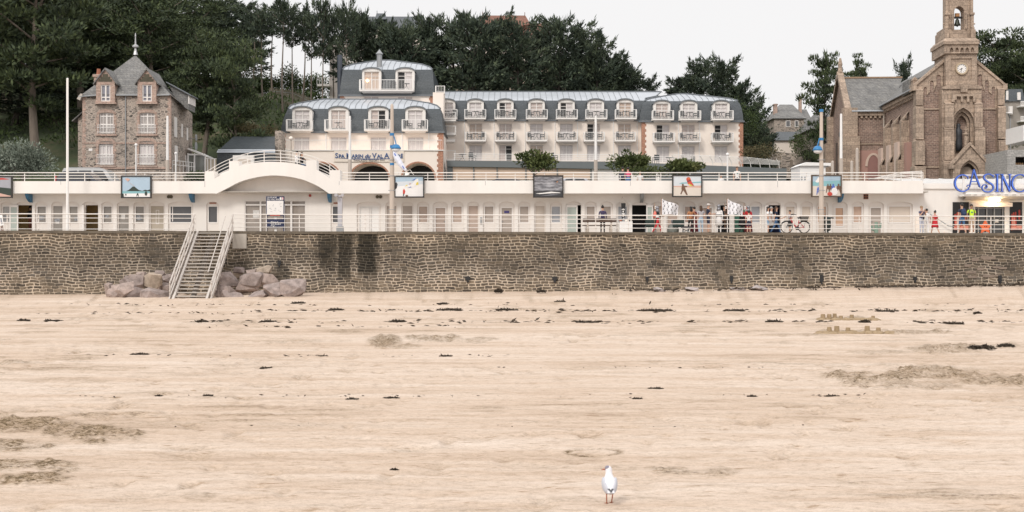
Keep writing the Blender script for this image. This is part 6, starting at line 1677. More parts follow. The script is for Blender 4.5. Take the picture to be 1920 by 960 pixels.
def make_tree(kind, seed):
    """returns (trunk mesh, crown mesh) for a tree 12 m high, about 8 m wide"""
    rng = np.random.RandomState(seed); H = 12.0; tall = kind == 'tall'
    if tall: kind = 'cypress'
    tb = MB(); P_, D_, L_, W_ = [], [], [], []
    lean = rng.uniform(-.5, .5, 2); wig = rng.uniform(-1, 1, 4)
    def tp(t): return Vector((lean[0]*t+.25*wig[0]*math.sin(t*5+wig[1]*3), lean[1]*t+.25*wig[2]*math.sin(t*4+wig[3]*3), H*t))
    r0 = {'pine': .34, 'slim': .24, 'cypress': .36, 'loose': .26}[kind]
    tb.tube([tp(t) for t in np.linspace(-.06, .97, 12)], [r0*(1-.85*max(0, t)) for t in np.linspace(0, 1, 12)], 7)
    cb, nb, RR = {'pine': (.34, 18, 4.9), 'slim': (.69, 18, 3.3), 'cypress': (.27, 40, 4.8), 'loose': (.30, 26, 3.6)}[kind]
    if tall: cb, nb, RR = .47, 32, 5.0
    for i in range(nb):
        u = (i+rng.uniform(0, .8))/nb
        t = cb+(.97-cb)*u
        az_ = i*2.4+rng.uniform(-.5, .5)
        if kind == 'pine': pr = (math.sin(PI*min(1, .25+.75*(1-u)))**.6)*(.55+.5*rng.rand()); el_ = rng.uniform(-.05, .35)+.5*u
        elif kind == 'slim': pr = math.sin(PI*(.18+.72*(1-u)))*(.5+.6*rng.rand()); el_ = rng.uniform(.0, .5)+.3*u
        elif kind == 'cypress': pr = (.42+.66*(1-u)**.8)*(.5+.65*rng.rand()); el_ = rng.uniform(-.08, .3)+.5*u*u
        else: pr = (.35+.6*math.sin(PI*(.1+.8*(1-u))))*(.4+.7*rng.rand()); el_ = rng.uniform(-.1, .4)+.4*u
        Lb = RR*pr
        b0 = tp(t); dirv = Vector((math.cos(az_)*math.cos(el_), math.sin(az_)*math.cos(el_), math.sin(el_)))
        cur = rng.uniform(-.05, .22)
        def bp_(s): return b0+dirv*(Lb*s)+Vector((0, 0, cur*Lb*s*s))
        tb.tube([bp_(s) for s in (0, .35, .7, .95)], [r0*.30*(1-.5*u), r0*.2, r0*.12, r0*.05], 4, cap=False)
        flat = kind in ('pine', 'loose')
        if flat:
            # tufted pads along the outer half of the limb
            nk = 5 if kind == 'pine' else 3
            for k in range(nk):
                s = .38+.62*(k+rng.rand()*.8)/nk
                c = np.array(bp_(s))+rng.normal(size=3)*np.array([.7, .7, .14])
                pr_ = (.55+.55*rng.rand())*(1.15 if kind == 'pine' else .8)*(.6+.1*Lb)
                n = int(165*pr_)
                o_ = rng.normal(size=(n, 3)); o_ /= np.linalg.norm(o_, axis=1, keepdims=True); rad = rng.rand(n)**.45
                off = o_*rad[:, None]*np.array([pr_*1.55, pr_*1.55, pr_*.3])
                P_.append(c+off); dd = o_*.8+rng.normal(size=(n, 3))*.35+np.array([0, 0, .75]); D_.append(dd)
                L_.append(rng.uniform(.22, .48, n)); W_.append(rng.uniform(.10, .2, n))
        else:
            n = int((80 if kind == 'slim' else 130)*(.5+Lb/3.2))
            s = .18+.82*rng.rand(n)**.75
            base = np.array(b0)[None, :]+np.array(dirv)[None, :]*(Lb*s)[:, None]
            base[:, 2] += cur*Lb*s*s
            sp_ = (.16+.34*np.sin(PI*np.clip(s, 0, .98))**.7)*(.55+.14*Lb)
            base += rng.normal(size=(n, 3))*sp_[:, None]*np.array([1.1, 1.1, .36])
            P_.append(base)
            D_.append(np.array(dirv)[None, :]*1.0+rng.normal(size=(n, 3))*.5+np.array([0, 0, .12])); L_.append(rng.uniform(.3, .75, n)); W_.append(rng.uniform(.10, .22, n))
            # feathered tip pointing out of the outline
            n = 16; s = rng.uniform(.9, 1.18, n)
            tipb = np.array(b0)[None, :]+np.array(dirv)[None, :]*(Lb*s)[:, None]; tipb[:, 2] += cur*Lb*s*s
            P_.append(tipb+rng.normal(size=(n, 3))*.07); D_.append(np.array(dirv)[None, :]*1.4+rng.normal(size=(n, 3))*.3+np.array([0, 0, .35])); L_.append(rng.uniform(.4, .9, n)); W_.append(rng.uniform(.08, .15, n))
    if kind in ('pine', 'cypress', 'slim', 'loose'):
        n = 160 if kind != 'cypress' else 300     # leader
        s = rng.rand(n)
        zz = H*(.86+.17*s); c = np.array([tuple(tp(.95))]*n); c[:, 2] = zz
        P_.append(c+rng.normal(size=(n, 3))*(.55*(1.1-s))[:, None]*np.array([1, 1, .3])); D_.append(rng.normal(size=(n, 3))*.5+np.array([0, 0, .8])); L_.append(rng.uniform(.3, .7, n)); W_.append(rng.uniform(.1, .2, n))
    cr = leaf_mesh('crown', np.concatenate(P_), np.concatenate(D_), np.concatenate(L_), np.concatenate(W_), rng, LPINE if kind in ('pine', 'loose') else LCYP)
    return tb.mesh('trunk', BARK if kind in ('slim', 'pine') else BARKD, smooth=True), cr
TM = {k: [make_tree(k, sd_) for sd_ in sds] for k, sds in {'pine': (1, 2, 3, 4), 'slim': (11, 12, 13, 14), 'cypress': (21, 22, 23, 24, 25), 'tall': (41, 42, 43, 44), 'loose': (31, 32)}.items()}
KN = {'pine': 'pine_tree', 'slim': 'slender_pine_tree', 'cypress': 'cypress_tree', 'tall': 'cypress_tree', 'loose': 'pine_tree'}
_tc = {}
def tree(X, Dd, ytop, wpx, kind, label, group, ybase=None, sink=0):
    i = _tc.get(kind, 0); _tc[kind] = i+1
    tm, cm = TM[kind][i % len(TM[kind])]
    x = fx(X, Dd); z0 = float(terr(x, Dd))-.2-sink if ybase is None else fz(ybase, Dd)
    h = fz(ytop, Dd)-z0; sw_ = wpx*Dd/FP/8.2; shz = h/12.3
    t = thing(KN[kind], label, 'tree', (x, Dd, z0), group)
    rz = random.uniform(0, 6.28)
    for nm, me_ in (('trunk', tm), ('crown', cm)):
        o_ = link(nm, me_, t, (x, Dd, z0)); o_.scale = (sw_, sw_, shz); o_.rotation_euler = (0, 0, rz)
    return t
T = []
# large dark pines left, around the villa
LEFT = [(70,126,-60,250,'pine','huge pine with a bent bare trunk left of the stone villa'),(-60,132,-40,260,'pine','dark pine half cut off by the left edge of the photo'),
 (150,146,10,210,'pine','tall pine right behind the left annex of the villa'),(285,140,22,190,'pine','flat topped pine directly behind the villa finial'),
 (385,128,104,150,'pine','lighter green pine just right of the villa'),(446,126,112,125,'pine','smaller green pine above the grey slate building'),
 (12,150,-20,240,'pine','dark pine in the upper left corner'),(215,155,-30,230,'pine','tall dark pine above the villa chimney'),
 (352,150,20,150,'pine','dark pine above the right dormer of the villa')]
for a in LEFT: tree(*a, 'dark pines around the stone villa')
BACK = [(20,172,-90,240),(110,176,-70,240),(200,178,-30,210),(262,172,-22,180),(318,178,2,150),(368,176,18,140),(415,172,6,130),(448,180,12,110)]
nm = ['first','second','third','fourth','fifth','sixth','seventh','eighth','ninth','tenth','eleventh','twelfth','thirteenth']
for i, a in enumerate(BACK): tree(*a, 'cypress', '%s cypress from the left in the wood behind the villa' % nm[i], 'cypress wood behind the villa')
LOWL = [(30,140,150,170),(120,150,120,190),(215,158,90,190),(330,160,110,170),(180,165,60,200),(60,165,70,220),(300,168,60,190),(392,150,150,110)]
for i, a in enumerate(LOWL): tree(*a, 'cypress', '%s low dark cypress from left filling the wood behind the villa' % nm[i], 'low cypresses in the wood behind the villa')
SL = [(474,166,24,80),(493,160,30,76),(510,168,12,76),(531,158,4,84),(549,162,30,74),(569,170,20,70),(583,160,34,74),(607,158,12,84),(627,164,34,72),(646,158,22,80),(664,166,30,74)]
for i, a in enumerate(SL): tree(*a, 'slim', '%s slender bare trunked pine from left above the grassy slope' % nm[i], 'slender pines on the grassy slope')
CY = [(688,164,46,110),(724,162,58,120),(765,160,60,120),(803,164,42,96),(846,165,46,120),(886,160,40,120),(930,166,46,120),(972,161,52,120),(1008,168,64,110),(1048,162,46,112),(1088,164,60,110),(1124,162,82,100),(1156,165,104,92)]
for i, a in enumerate(CY): tree(*a, 'tall' if a[0] < 1080 else 'cypress', '%s cypress from left in the row above the hotel roofs' % nm[i], 'cypress row above the hotel')
CY2 = [(716,172,100,100),(762,170,104,90),(1105,168,110,110),(1145,166,130,100),(1190,168,132,80),(1215,166,150,60)]
for i, a in enumerate(CY2): tree(*a, 'cypress', '%s lower cypress from left in the gaps of the hotel row' % nm[i], 'lower cypresses above the hotel')
RT = [(1268,166,150,90,'broad low cypress right behind the hotel end pavilion'),(1308,164,124,100,'pointed cypress above the hotel end pavilion'),(1352,160,124,110,'tallest cypress behind the end of the hotel'),
      (1384,158,160,100,'wide cypress spreading past the right end of the hotel'),(1412,152,196,84,'dark cypress beside the right gable of the hotel'),(1424,146,236,70,'low dark cypress in front of the stone house')]
for a in RT: tree(a[0], a[1], a[2], a[3], 'cypress', a[4], 'cypresses beyond the right end of the hotel')
tree(1548, 146, 104, 110, 'loose', 'black irregular pine left of the church transept', None, sink=0)
tree(1603, 160, 122, 80, 'loose', 'rounded dark pine behind the church transept roof', None)
tree(1694, 176, 122, 50, 'cypress', 'small windswept tree peeping above the transept ridge', None)
tree(1868, 180, 84, 150, 'pine', 'flat topped umbrella pine right of the church tower', None)
tree(1932, 176, 104, 130, 'pine', 'dark pine cut off by the right edge of the photo', None)
tree(1905, 186, 130, 150, 'cypress', 'dark cypress below the umbrella pine at the right edge', None)

def shrub(name, label, c, r, n, mat_, cat, group=None, stem=True, lsz=(.12, .26), lobes=9, seed=0, lobe=(.28, .5)):
    rng = np.random.RandomState(seed+int(abs(c[0])*10))
    t = thing(name, label, cat, c, group)
    Pq, Dq = [], []
    for k in range(lobes):
        o_ = rng.normal(size=3); o_[2] = abs(o_[2])*.9+.15; o_ /= np.linalg.norm(o_)
        cc = o_*np.array(r)*rng.uniform(.35, .72)+np.array([0, 0, r[2]*.25]); rr_ = np.array(r)*rng.uniform(*lobe)
        m_ = n//lobes; v = rng.normal(size=(m_, 3)); v /= np.linalg.norm(v, axis=1, keepdims=True)
        Pq.append(cc+v*rr_*(rng.rand(m_)**.35)[:, None]); Dq.append(v+rng.normal(size=(m_, 3))*.5+np.array([0, 0, .4]))
    Pq = np.concatenate(Pq); k = len(Pq)
    me_ = leaf_mesh('leaves', Pq, np.concatenate(Dq), rng.uniform(*lsz, k), rng.uniform(lsz[0]*.5, lsz[1]*.5, k), rng, mat_)
    link('leaves', me_, t, c)
    if stem:
        q = MB()
        q.tube([(c[0], c[1], c[2]-1.5), (c[0]+.05, c[1], c[2]+r[2]*.3)], [.12, .07], 6)
        for k in range(6):
            a = k*1.05; q.tube([(c[0], c[1], c[2]-.3+.1*k), (c[0]+math.cos(a)*r[0]*.55, c[1]+math.sin(a)*r[1]*.55, c[2]+r[2]*.5)], [.05, .015], 4, cap=False)
        q.build('trunk', BARK, t)
    return t
for X, Dd, Yt, Yb, w, lb in ((1000, 106, 289, 336, 88, 'largest glossy leaved tree in front of the restaurant terrace'), (1180, 106, 287, 340, 72, 'glossy leaved tree left of the people on the upper terrace'), (1282, 104, 302, 334, 62, 'smallest glossy tree behind the kite runner panel')):
    z0 = fz(Yb, Dd); hh = (Yb-Yt)*Dd/FP
    shrub('terrace_tree', lb, (fx(X, Dd), Dd, z0+.28*hh), (w*.74*Dd/FP, 1.8, hh*.74), 2300, LMAG, 'tree', 'glossy trees on the upper terrace', lsz=(.16, .38), lobes=24, seed=3, lobe=(.14, .34))
hdg = shrub('hedge', 'low dark hedge between the two right terrace trees', (fx(1222, 104), 104, fz(332, 104)), (4.2, .8, .75), 1500, LMAG, 'hedge', stem=False, lobes=14)
shrub('silver_shrub', 'big silvery green shrub at the left behind the parapet', (fx(42, 100), 100, 8.2), (3.1, 2.0, 2.6), 6500, LOLIVE, 'shrub', lsz=(.12, .3), lobes=22, seed=5)
shrub('silver_shrub', 'silvery shrub cut off by the left edge of the photo', (fx(-60, 102), 102, 7.2), (2.8, 2.0, 1.9), 2600, LOLIVE, 'shrub', lsz=(.12, .3), lobes=14, seed=6)
shrub('clipped_bush', 'small green bush behind the railing near the conservatory', (fx(368, 108), 108, 8.4), (1.4, .8, .7), 700, LHEDGE, 'shrub', stem=False)
shrub('bank_shrub', 'rusty flowering shrub on the bank above the slate building', (fx(478, 126), 126, fz(252, 126)), (2.4, 1.2, .9), 1200, LGRASS, 'shrub', stem=False, seed=8)
shrub('bank_shrub', 'dry brown shrub beyond the right end of the hotel terrace', (fx(1420, 135), 135, fz(302, 135)), (3.0, 1.5, 1.6), 1600, LGRASS, 'shrub', stem=False, seed=9)
shrub('bank_shrub', 'green bush below the houses right of the hotel', (fx(1396, 140), 140, fz(272, 140)), (2.6, 2, 4.2), 2600, LHEDGE, 'shrub', stem=False, seed=10)
shrub('bank_shrub', 'dark green bush at the foot of the black pine', (fx(1512, 146), 146, fz(300, 146)), (2.4, 2, 3.4), 1800, LHEDGE, 'shrub', stem=False, seed=11)
shrub('clipped_bush', 'bright green bush between the church and the right edge', (fx(1912, 140), 140, fz(276, 140)), (2.4, 1.5, 1.6), 1500, LHEDGE, 'shrub', stem=False, seed=12)
for i, (X, Yt, w) in enumerate(((500, 138, 60), (545, 126, 66), (590, 130, 70), (640, 140, 60), (470, 142, 60))):
    Dd = 188; zb = float(terr(fx(X, Dd), Dd))
    hz = max(1.5, (fz(Yt, Dd)-zb)/1.15)
    shrub('hilltop_bush', '%s rounded green bush from left behind the slender pine trunks' % nm[i], (fx(X, Dd), Dd, zb), (w*.62*Dd/FP, 2.0, hz), 2600, LHEDGE, 'shrub', 'green bushes behind the slender pines', stem=False, lsz=(.2, .42), lobes=16, seed=20+i)
# undergrowth spread over the bank
rng = np.random.RandomState(77); n = 26000
ux = rng.uniform(-75, -20, n); uy = rng.uniform(118, 186, n)
keep = fbm(ux*.14, uy*.14, 3, 60) > .47
ux, uy = ux[keep], uy[keep]; uz_ = terr(ux, uy)+.7*(fbm(ux*.12, uy*.12, 4, 2)-.5)*np.clip((uy-118)/20, 0, 1)+rng.rand(len(ux))*.7
k = len(ux)
me_ = leaf_mesh('undergrowth', np.stack([ux, uy, uz_], -1), rng.normal(size=(k, 3))*.6+np.array([0, 0, .8]), rng.uniform(.25, .7, k), rng.uniform(.12, .3, k), rng, LHEDGE)
tag(link('undergrowth', me_), 'low dark green undergrowth covering the wooded bank', 'undergrowth', kind='stuff')
n = 9000; ux = rng.uniform(18, 75, n); uy = rng.uniform(150, 185, n); uz_ = terr(ux, uy)+rng.rand(n)*.6
me_ = leaf_mesh('hillside_scrub', np.stack([ux, uy, uz_], -1), rng.normal(size=(n, 3))*.6+np.array([0, 0, .8]), rng.uniform(.25, .7, n), rng.uniform(.12, .3, n), rng, LHEDGE)
tag(link('hillside_scrub', me_), 'green scrub covering the slope behind the houses at the right', 'scrub', kind='stuff')
# picket fence on the slope, steps of dry grass
pf = thing('picket_fence', 'weathered chestnut picket fence crossing the grassy slope', 'fence', (fx(550, 172), 172, 20))
q = MB()
for i in range(70):
    X = 505+i*2.0; Dd = 172; x = fx(X, Dd); z = float(terr(x, Dd)); q.box(x-.04, x+.04, Dd, Dd+.05, z-.3, z+1.0+.12*math.sin(i*2.1))
q.build('pickets', mat('grey_picket', (.22, .19, .15), .9, .2), pf)
q = MB(); q.tube([(fx(X, 172), 171.97, float(terr(fx(X, 172), 172))+.7) for X in (505, 550, 600, 644)], .025, 4); q.build('fence_wire', GREYM, pf)
for X, Dd, yt, lb in ((527.5, 166, 143, 'thin grey lamp post between the slender pine trunks'),):
    t = thing('lamp_post', lb, 'lamp', (fx(X, Dd), Dd, float(terr(fx(X, Dd), Dd))))
    MB().tube([(fx(X, Dd), Dd, 15), (fx(X, Dd), Dd, fz(yt, Dd)), (fx(X-3, Dd), Dd, fz(yt-1, Dd))], .07, 5).build('pole', GREYM, t)
    MB().ell((fx(X-4, Dd), Dd, fz(yt-1, Dd)), (.3, .15, .08), 8, 5).build('lamp_head', WHITE2, t)
for X0, Y0, X1, Y1, Dd, lb in ((62, 300, 92, 240, 125, 'pale dead branch'),): pass
# ---------------------------------------------------------------- picture panels on the parapet
def pm(name, col, rough=.55): return mat('print_'+name, col, rough, .06, 3)
SKYB, SKYP, SEAT, SNDP, DKH = pm('sky_blue', (.40, .52, .63)), pm('sky_pale', (.62, .66, .70)), pm('turquoise', (.24, .46, .50)), pm('pale_sand', (.68, .61, .54)), pm('dark_hill', (.035, .05, .04))
REDK, PINK_, YEL, GRN, SKYG = pm('red', (.55, .07, .05)), pm('pink', (.62, .40, .33)), pm('yellow', (.75, .60, .08)), pm('green', (.10, .30, .12)), pm('grey_sky', (.36, .36, .40))
BLU, WHT, BRN, ORG, DGR = pm('blue', (.08, .15, .5)), pm('white', (.8, .78, .77)), pm('brown', (.16, .09, .06)), pm('orange', (.70, .28, .06)), pm('dark_grey', (.05, .05, .055))
m, nd, lk, b = nmat('print_storm_sky')
v, sp = wallvec(nd, lk, 1.1, 5)
n1 = N(nd, 'TexNoise', Scale=1.6, Detail=7.0, Roughness=.65); lk.new(v, n1.inputs['Vector'])
r = ramp(nd, [(.3, (.03, .03, .035)), (.5, (.2, .2, .22)), (.7, (.5, .5, .53))]); lk.new(n1.outputs['Fac'], r.inputs['Fac']); lk.new(r.outputs['Color'], b.inputs['Base Color'])
STORM = m
FRAMED = mat('dark_frame', (.035, .032, .03), .5, .15)
DP = 80.82
def panel(label, X0, X1, Y0, Y1, layers, frame=FRAMED):
    x0, x1, z0, z1 = fx(X0, DP), fx(X1, DP), fz(Y1, DP), fz(Y0, DP)
    t = thing('picture_panel', label, 'picture', ((x0+x1)/2, DP, z0), 'framed pictures on the parapet')
    fw = .075
    q = MB(); q.prism(rect(x0, x1, z0, z1), DP, DP+.16, [rect(x0+fw, x1-fw, z0+fw, z1-fw)], back=False); q.build('frame', frame, t)
    a, b_, c, d = x0+fw, x1-fw, z0+fw, z1-fw
    mats = []; q = MB()
    for i, (m_, pts) in enumerate(layers):
        if m_ not in mats: mats.append(m_)
        q.prism([(a+(b_-a)*u, c+(d-c)*v_) for u, v_ in pts], DP+.05-.003*i, DP+.06, m=mats.index(m_), back=False)
    q.build('picture', mats, t)
    return t
full = [(0, 0), (1, 0), (1, 1), (0, 1)]
def blob(cx_, cy_, rx, ry, n=10): return [(cx_+rx*math.cos(2*PI*k/n), cy_+ry*math.sin(2*PI*k/n)) for k in range(n)]
def mini(cx_, y0, h, w): return [(cx_-w*.5, y0), (cx_-w*.1, y0+h*.45), (cx_+w*.1, y0+h*.45), (cx_+w*.5, y0), (cx_+w*.7, y0+h*.02), (cx_+w*.45, y0+h*.8), (cx_+w*.2, y0+h*.82), (cx_+w*.2, y0+h), (cx_-w*.2, y0+h), (cx_-w*.2, y0+h*.82), (cx_-w*.45, y0+h*.8), (cx_-w*.7, y0+h*.02)]
panel('framed picture with red kite over a dark hill, cut by the left edge', -36, 22.5, 329.5, 371, [(SKYG, full), (PINK_, [(0, 0), (1, 0), (1, .05), (.6, .22), (0, .26)]), (DKH, [(0, .24), (.55, .2), (1, .04), (1, .42), (.6, .48), (0, .52)]), (REDK, [(.35, .75), (.6, .86), (.95, .88), (.7, .95), (.45, .93)])])
panel('framed picture of a dark island under pale blue sky above a beach', 226.5, 283.5, 329, 371.5, [(SKYB, full), (WHT, [(0, 0), (1, 0), (1, .18), (0, .17)]), (SEAT, [(0, .17), (1, .18), (1, .29), (0, .29)]), (DKH, [(.14, .29), (.22, .34), (.3, .42), (.38, .52), (.44, .51), (.52, .42), (.6, .34), (.72, .3), (.82, .36), (.9, .33), (1, .38), (1, .28)]),
      (DKH, blob(.85, .17, .05, .11)), (DKH, mini(.55, .02, .17, .06)), (DKH, mini(.13, .06, .1, .04)), (DKH, [(0, 0), (.06, 0), (.05, .15), (0, .18)]), (PINK_, [(.1, .9), (.2, .93), (.28, .86), (.2, .76), (.14, .84)]), (PINK_, [(.25, .72), (.42, .55), (.46, .5), (.3, .66)])])
panel('framed bright beach picture with a fish kite and a child in red', 739, 795.5, 329, 370.5, [(SKYB, full), (SKYP, [(0, 0), (1, 0), (1, .8), (0, .74)]), (WHT, [(0, 0), (1, 0), (1, .62), (0, .5)]), (DGR, [(0, .36), (.05, .42), (.08, .62), (.04, .72), (0, .7)]), (REDK, [(.27, .13), (.34, .14), (.36, .27), (.31, .4), (.27, .3)]), (DGR, [(.27, .02), (.3, .02), (.33, .14), (.28, .14)]),
      (WHT, [(.32, .5), (.6, .62), (.72, .86), (.82, .9), (.84, .7), (.7, .5), (.5, .45)]), (YEL, [(.34, .5), (.44, .54), (.42, .6)]), (YEL, [(.74, .58), (.83, .6), (.82, .74), (.76, .7)]), (BLU, [(.45, .44), (.58, .46), (.56, .5)]), (REDK, [(.5, .6), (.56, .66), (.52, .66)]), (BRN, blob(.41, .04, .05, .04)), (BLU, [(.6, .82), (.74, .92), (.7, .84)])])
panel('framed black and white picture of a stormy sea', 999.5, 1056.5, 328.5, 370.5, [(STORM, full), (DGR, [(0, 0), (1, 0), (1, .3), (0, .28)]), (WHT, [(.04, .15), (.3, .18), (.6, .24), (.9, .2), (.95, .17), (.6, .16), (.2, .12)]), (SKYG, [(.2, .02), (.9, .1), (.6, .09)]), (ORG, [(.79, .68), (.85, .74), (.82, .76)])])
panel('framed picture of a runner with a colourful kite on the sand', 1260.5, 1317, 327.5, 369.5, [(SKYP, full), (PINK_, [(0, 0), (1, 0), (1, .52), (0, .5)]), (SNDP, [(0, 0), (1, 0), (1, .4), (0, .45)]), (SEAT, [(.2, .6), (1, .66), (1, .72), (.3, .67)]), (BRN, [(.28, .06), (.36, .28), (.46, .05), (.52, .04), (.44, .34), (.42, .42), (.5, .46), (.5, .5), (.38, .52), (.37, .6), (.31, .6), (.31, .52), (.29, .4), (.3, .28), (.25, .1)]),
      (REDK, [(.46, .86), (.52, .94), (.6, .92), (.66, .7), (.74, .52), (.62, .5), (.52, .6)]), (YEL, [(.53, .62), (.66, .56), (.7, .5), (.6, .5)]), (DGR, [(.5, .74), (.62, .8), (.64, .76), (.5, .7)]), (GRN, [(.6, .6), (.72, .5), (.76, .48), (.62, .55)]), (ORG, [(.49, .84), (.58, .9), (.6, .86)])])
panel('framed picture of a beach crowd under a white bird, behind the lamp pole', 1521.5, 1578.5, 327.5, 369.5, [(SKYB, full), (SNDP, [(0, 0), (1, 0), (1, .48), (0, .5)]), (SEAT, [(0, .5), (1, .48), (1, .78), (0, .72)]), (SKYB, [(.4, .8), (1, .86), (1, .95), (.5, .9)]), (WHT, [(.1, .72), (.22, .95), (.3, .78), (.26, .7), (.16, .66)]), (BRN, mini(.55, .15, .45, .1)), (BRN, mini(.64, .1, .5, .1)), (BLU, mini(.74, .1, .5, .12)), (BRN, mini(.93, .1, .5, .14)), (WHT, blob(.78, .22, .12, .2)), (REDK, blob(.62, .1, .09, .1)), (BLU, mini(.2, .06, .4, .08))], mat('brown_frame', (.10, .07, .05), .5, .1))

# ---------------------------------------------------------------- poles and lamps
def mast(X, Dd, yt, ys, yb, label):
    x = fx(X, Dd); zb = fz(yb, Dd) if Dd < 82 else 6.3
    t = thing('banner_mast', label, 'mast', (x, Dd, zb), 'white banner masts along the seafront')
    w = 2.6*Dd/FP
    q = MB(); q.lathe([(w*1.05, fz(ys, Dd)), (w*.8, fz(yt, Dd)), (w*.3, fz(yt, Dd)+.03)], (x, Dd, 0), 10); q.build('sleeve', WHITE2, t, smooth=False)
    if ys < yb-2: 
        q = MB(); q.lathe([(w*1.5, zb-.1), (w*1.3, fz(ys, Dd))], (x, Dd, 0), 10); q.build('pole', CONCP, t)
mast(126.5, 79.6, 147, 433, 434, 'tallest white mast rising from the promenade at the left'); mast(314, 92, 218, 300, 336, 'white topped mast in front of the right corner of the stone villa')
mast(656, 92, 218, 299, 338, 'white topped mast crossing the blue hotel lettering'); mast(1117, 92, 218, 300, 340, 'white topped mast in front of the long hotel wing'); mast(1577, 92, 214, 297, 340, 'white topped mast in front of the church transept')
def lamp_pole(X, Dd, yt, yb, lampY, side, label, bands):
    x = fx(X, Dd); zb = pz(x)
    t = thing('lamp_pole', label, 'lamp post', (x, Dd, zb), 'concrete lamp poles on the promenade')
    q = MB(); q.lathe([(.165, zb), (.14, zb+3), (.095, fz(yt+3, Dd)), (.05, fz(yt, Dd))], (x, Dd, 0), 12); q.build('pole', CONCP, t)
    for by in bands:
        q = MB(); z = fz(by, Dd); q.lathe([(.13, z-.08), (.13, z+.08)], (x, Dd, 0), 12); q.build('blue_collar', BLUEL, t)
    for by in (300, 330, 357, 393, 400):
        q = MB(); z = fz(by, Dd); q.lathe([(.155, z-.02), (.155, z+.02)], (x, Dd, 0), 12); q.box(x-.22, x+.22, Dd-.03, Dd+.03, z-.02, z+.02); q.build('clamp', GREYM, t)
    lx_ = x+side*.26; z = fz(lampY, Dd)
    q = MB(); q.tube([(x, Dd, z+.75), (x+side*.14, Dd-.1, z+.72), (lx_, Dd-.15, z+.28)], .035, 6); q.build('lamp_arm', BLUEL, t)
    q = MB(); q.lathe([(.05, .27), (.17, .23), (.27, .1), (.31, 0), (.29, -.02)], (lx_, Dd-.15, z), 14); lo = q.build('lamp_shade', BLUEL, t, smooth=True)
    q = MB(); q.lathe([(.27, -.02), (.22, -.14), (.09, -.2), (.02, -.21)], (lx_, Dd-.15, z), 14); q.build('lamp_globe', mat('lamp_globe_white', (.7, .72, .74), .3, .05), lo, smooth=True)
lamp_pole(735, 77.6, 195, 434, 279, 1, 'pale concrete lamp pole with blue lamp and fish windsock, left of centre', (252, 275, 308))
lamp_pole(1540, 77.6, 205, 437, 282, -1, 'pale concrete lamp pole with blue top beside the bicycle', (207.5, 261))
t = thing('twin_spot_post', 'grey square lighting post with two small spotlights near the entrance', 'lamp post', (fx(637.5, 78.5), 78.5, pz(-10)))
x = fx(637.5, 78.5); z = pz(x)
MB().box(x-.13, x+.13, 78.4, 78.66, z, fz(370, 78.5)).build('pole', mat('mauve_grey', (.46, .45, .48), .5, .08), t); MB().box(x-.2, x+.2, 78.3, 78.76, z, z+.35).build('base', GREYM, t)
for s in (-1, 1): MB().tube([(x, 78.4, fz(369, 78.5)), (x+s*.1, 78.35, fz(368, 78.5)), (x+s*.2, 78.2, fz(366, 78.5)), (x+s*.2, 78.05, fz(366.5, 78.5))], [.07, .06, .09, .1], 8).build('spotlight', mat('mauve_grey', (.46, .45, .48), .5, .08), t)
for X, Dd, yt, lb in ((255, 100, 274, 'thin white lamp post in front of the stone villa windows'), (545.5, 96, 262, 'thin grey lamp post left of the blue hotel lettering'), (1364, 95, 292, 'thin white post on the upper terrace near the boy in white'), (329.5, 104, 290, 'short grey pole with a small box by the villa porch')):
    x = fx(X, Dd); t = thing('thin_post', lb, 'post', (x, Dd, 6.3))
    MB().tube([(x, Dd, 6.3), (x, Dd, fz(yt, Dd))], .06, 6).build('pole', WHITE2 if X != 545.5 else CONCP, t)
    MB().ell((x, Dd, fz(yt, Dd)+.1), (.16, .16, .16) if X == 545.5 else (.13, .1, .12), 8, 6).build('lamp_head', CREAM if X == 545.5 else WHITE2, t)
# fish windsock on the left pole
Dd = 77.5; ws = thing('fish_windsock', 'blue and white fish shaped windsock hanging from the left lamp pole', 'windsock', P(738, 283, Dd))
q = MB(); pts = [P(X, Y, Dd-.1*i) for i, (X, Y) in enumerate(((738.5, 282), (741, 290), (745, 298), (750, 306), (756, 314), (761.5, 320)))]
q.tube(pts, [.07, .15, .19, .18, .14, .07], 8); q.build('body', mat('windsock_white', (.66, .68, .76), .7, .2, 5), ws)
q = MB()
for i, (X, Y) in enumerate(((742, 292), (745, 300), (750, 306), (754, 313), (757, 315))):
    c = P(X+.5*(i % 2), Y, Dd-.24-.06*i); q.ell(c, (.05, .08, .19), 6, 5, rot=Matrix.Rotation(R(-32), 3, 'Y').to_3x3())
q.build('blue_stripe', pm('blue', (.08, .15, .5)), ws)
q = MB(); e = pts[-1]; q.add([e, e+Vector((.22, 0, -.2)), e+Vector((.1, 0, -.26)), e+Vector((-.08, 0, -.3)), e+Vector((-.06, .05, -.1))], [(0, 1, 2, 3, 4)]); q.tube([e, e+Vector((.25, 0, .05)), e+Vector((.45, 0, -.25))], .02, 4); q.build('tail', WHITE2, ws)

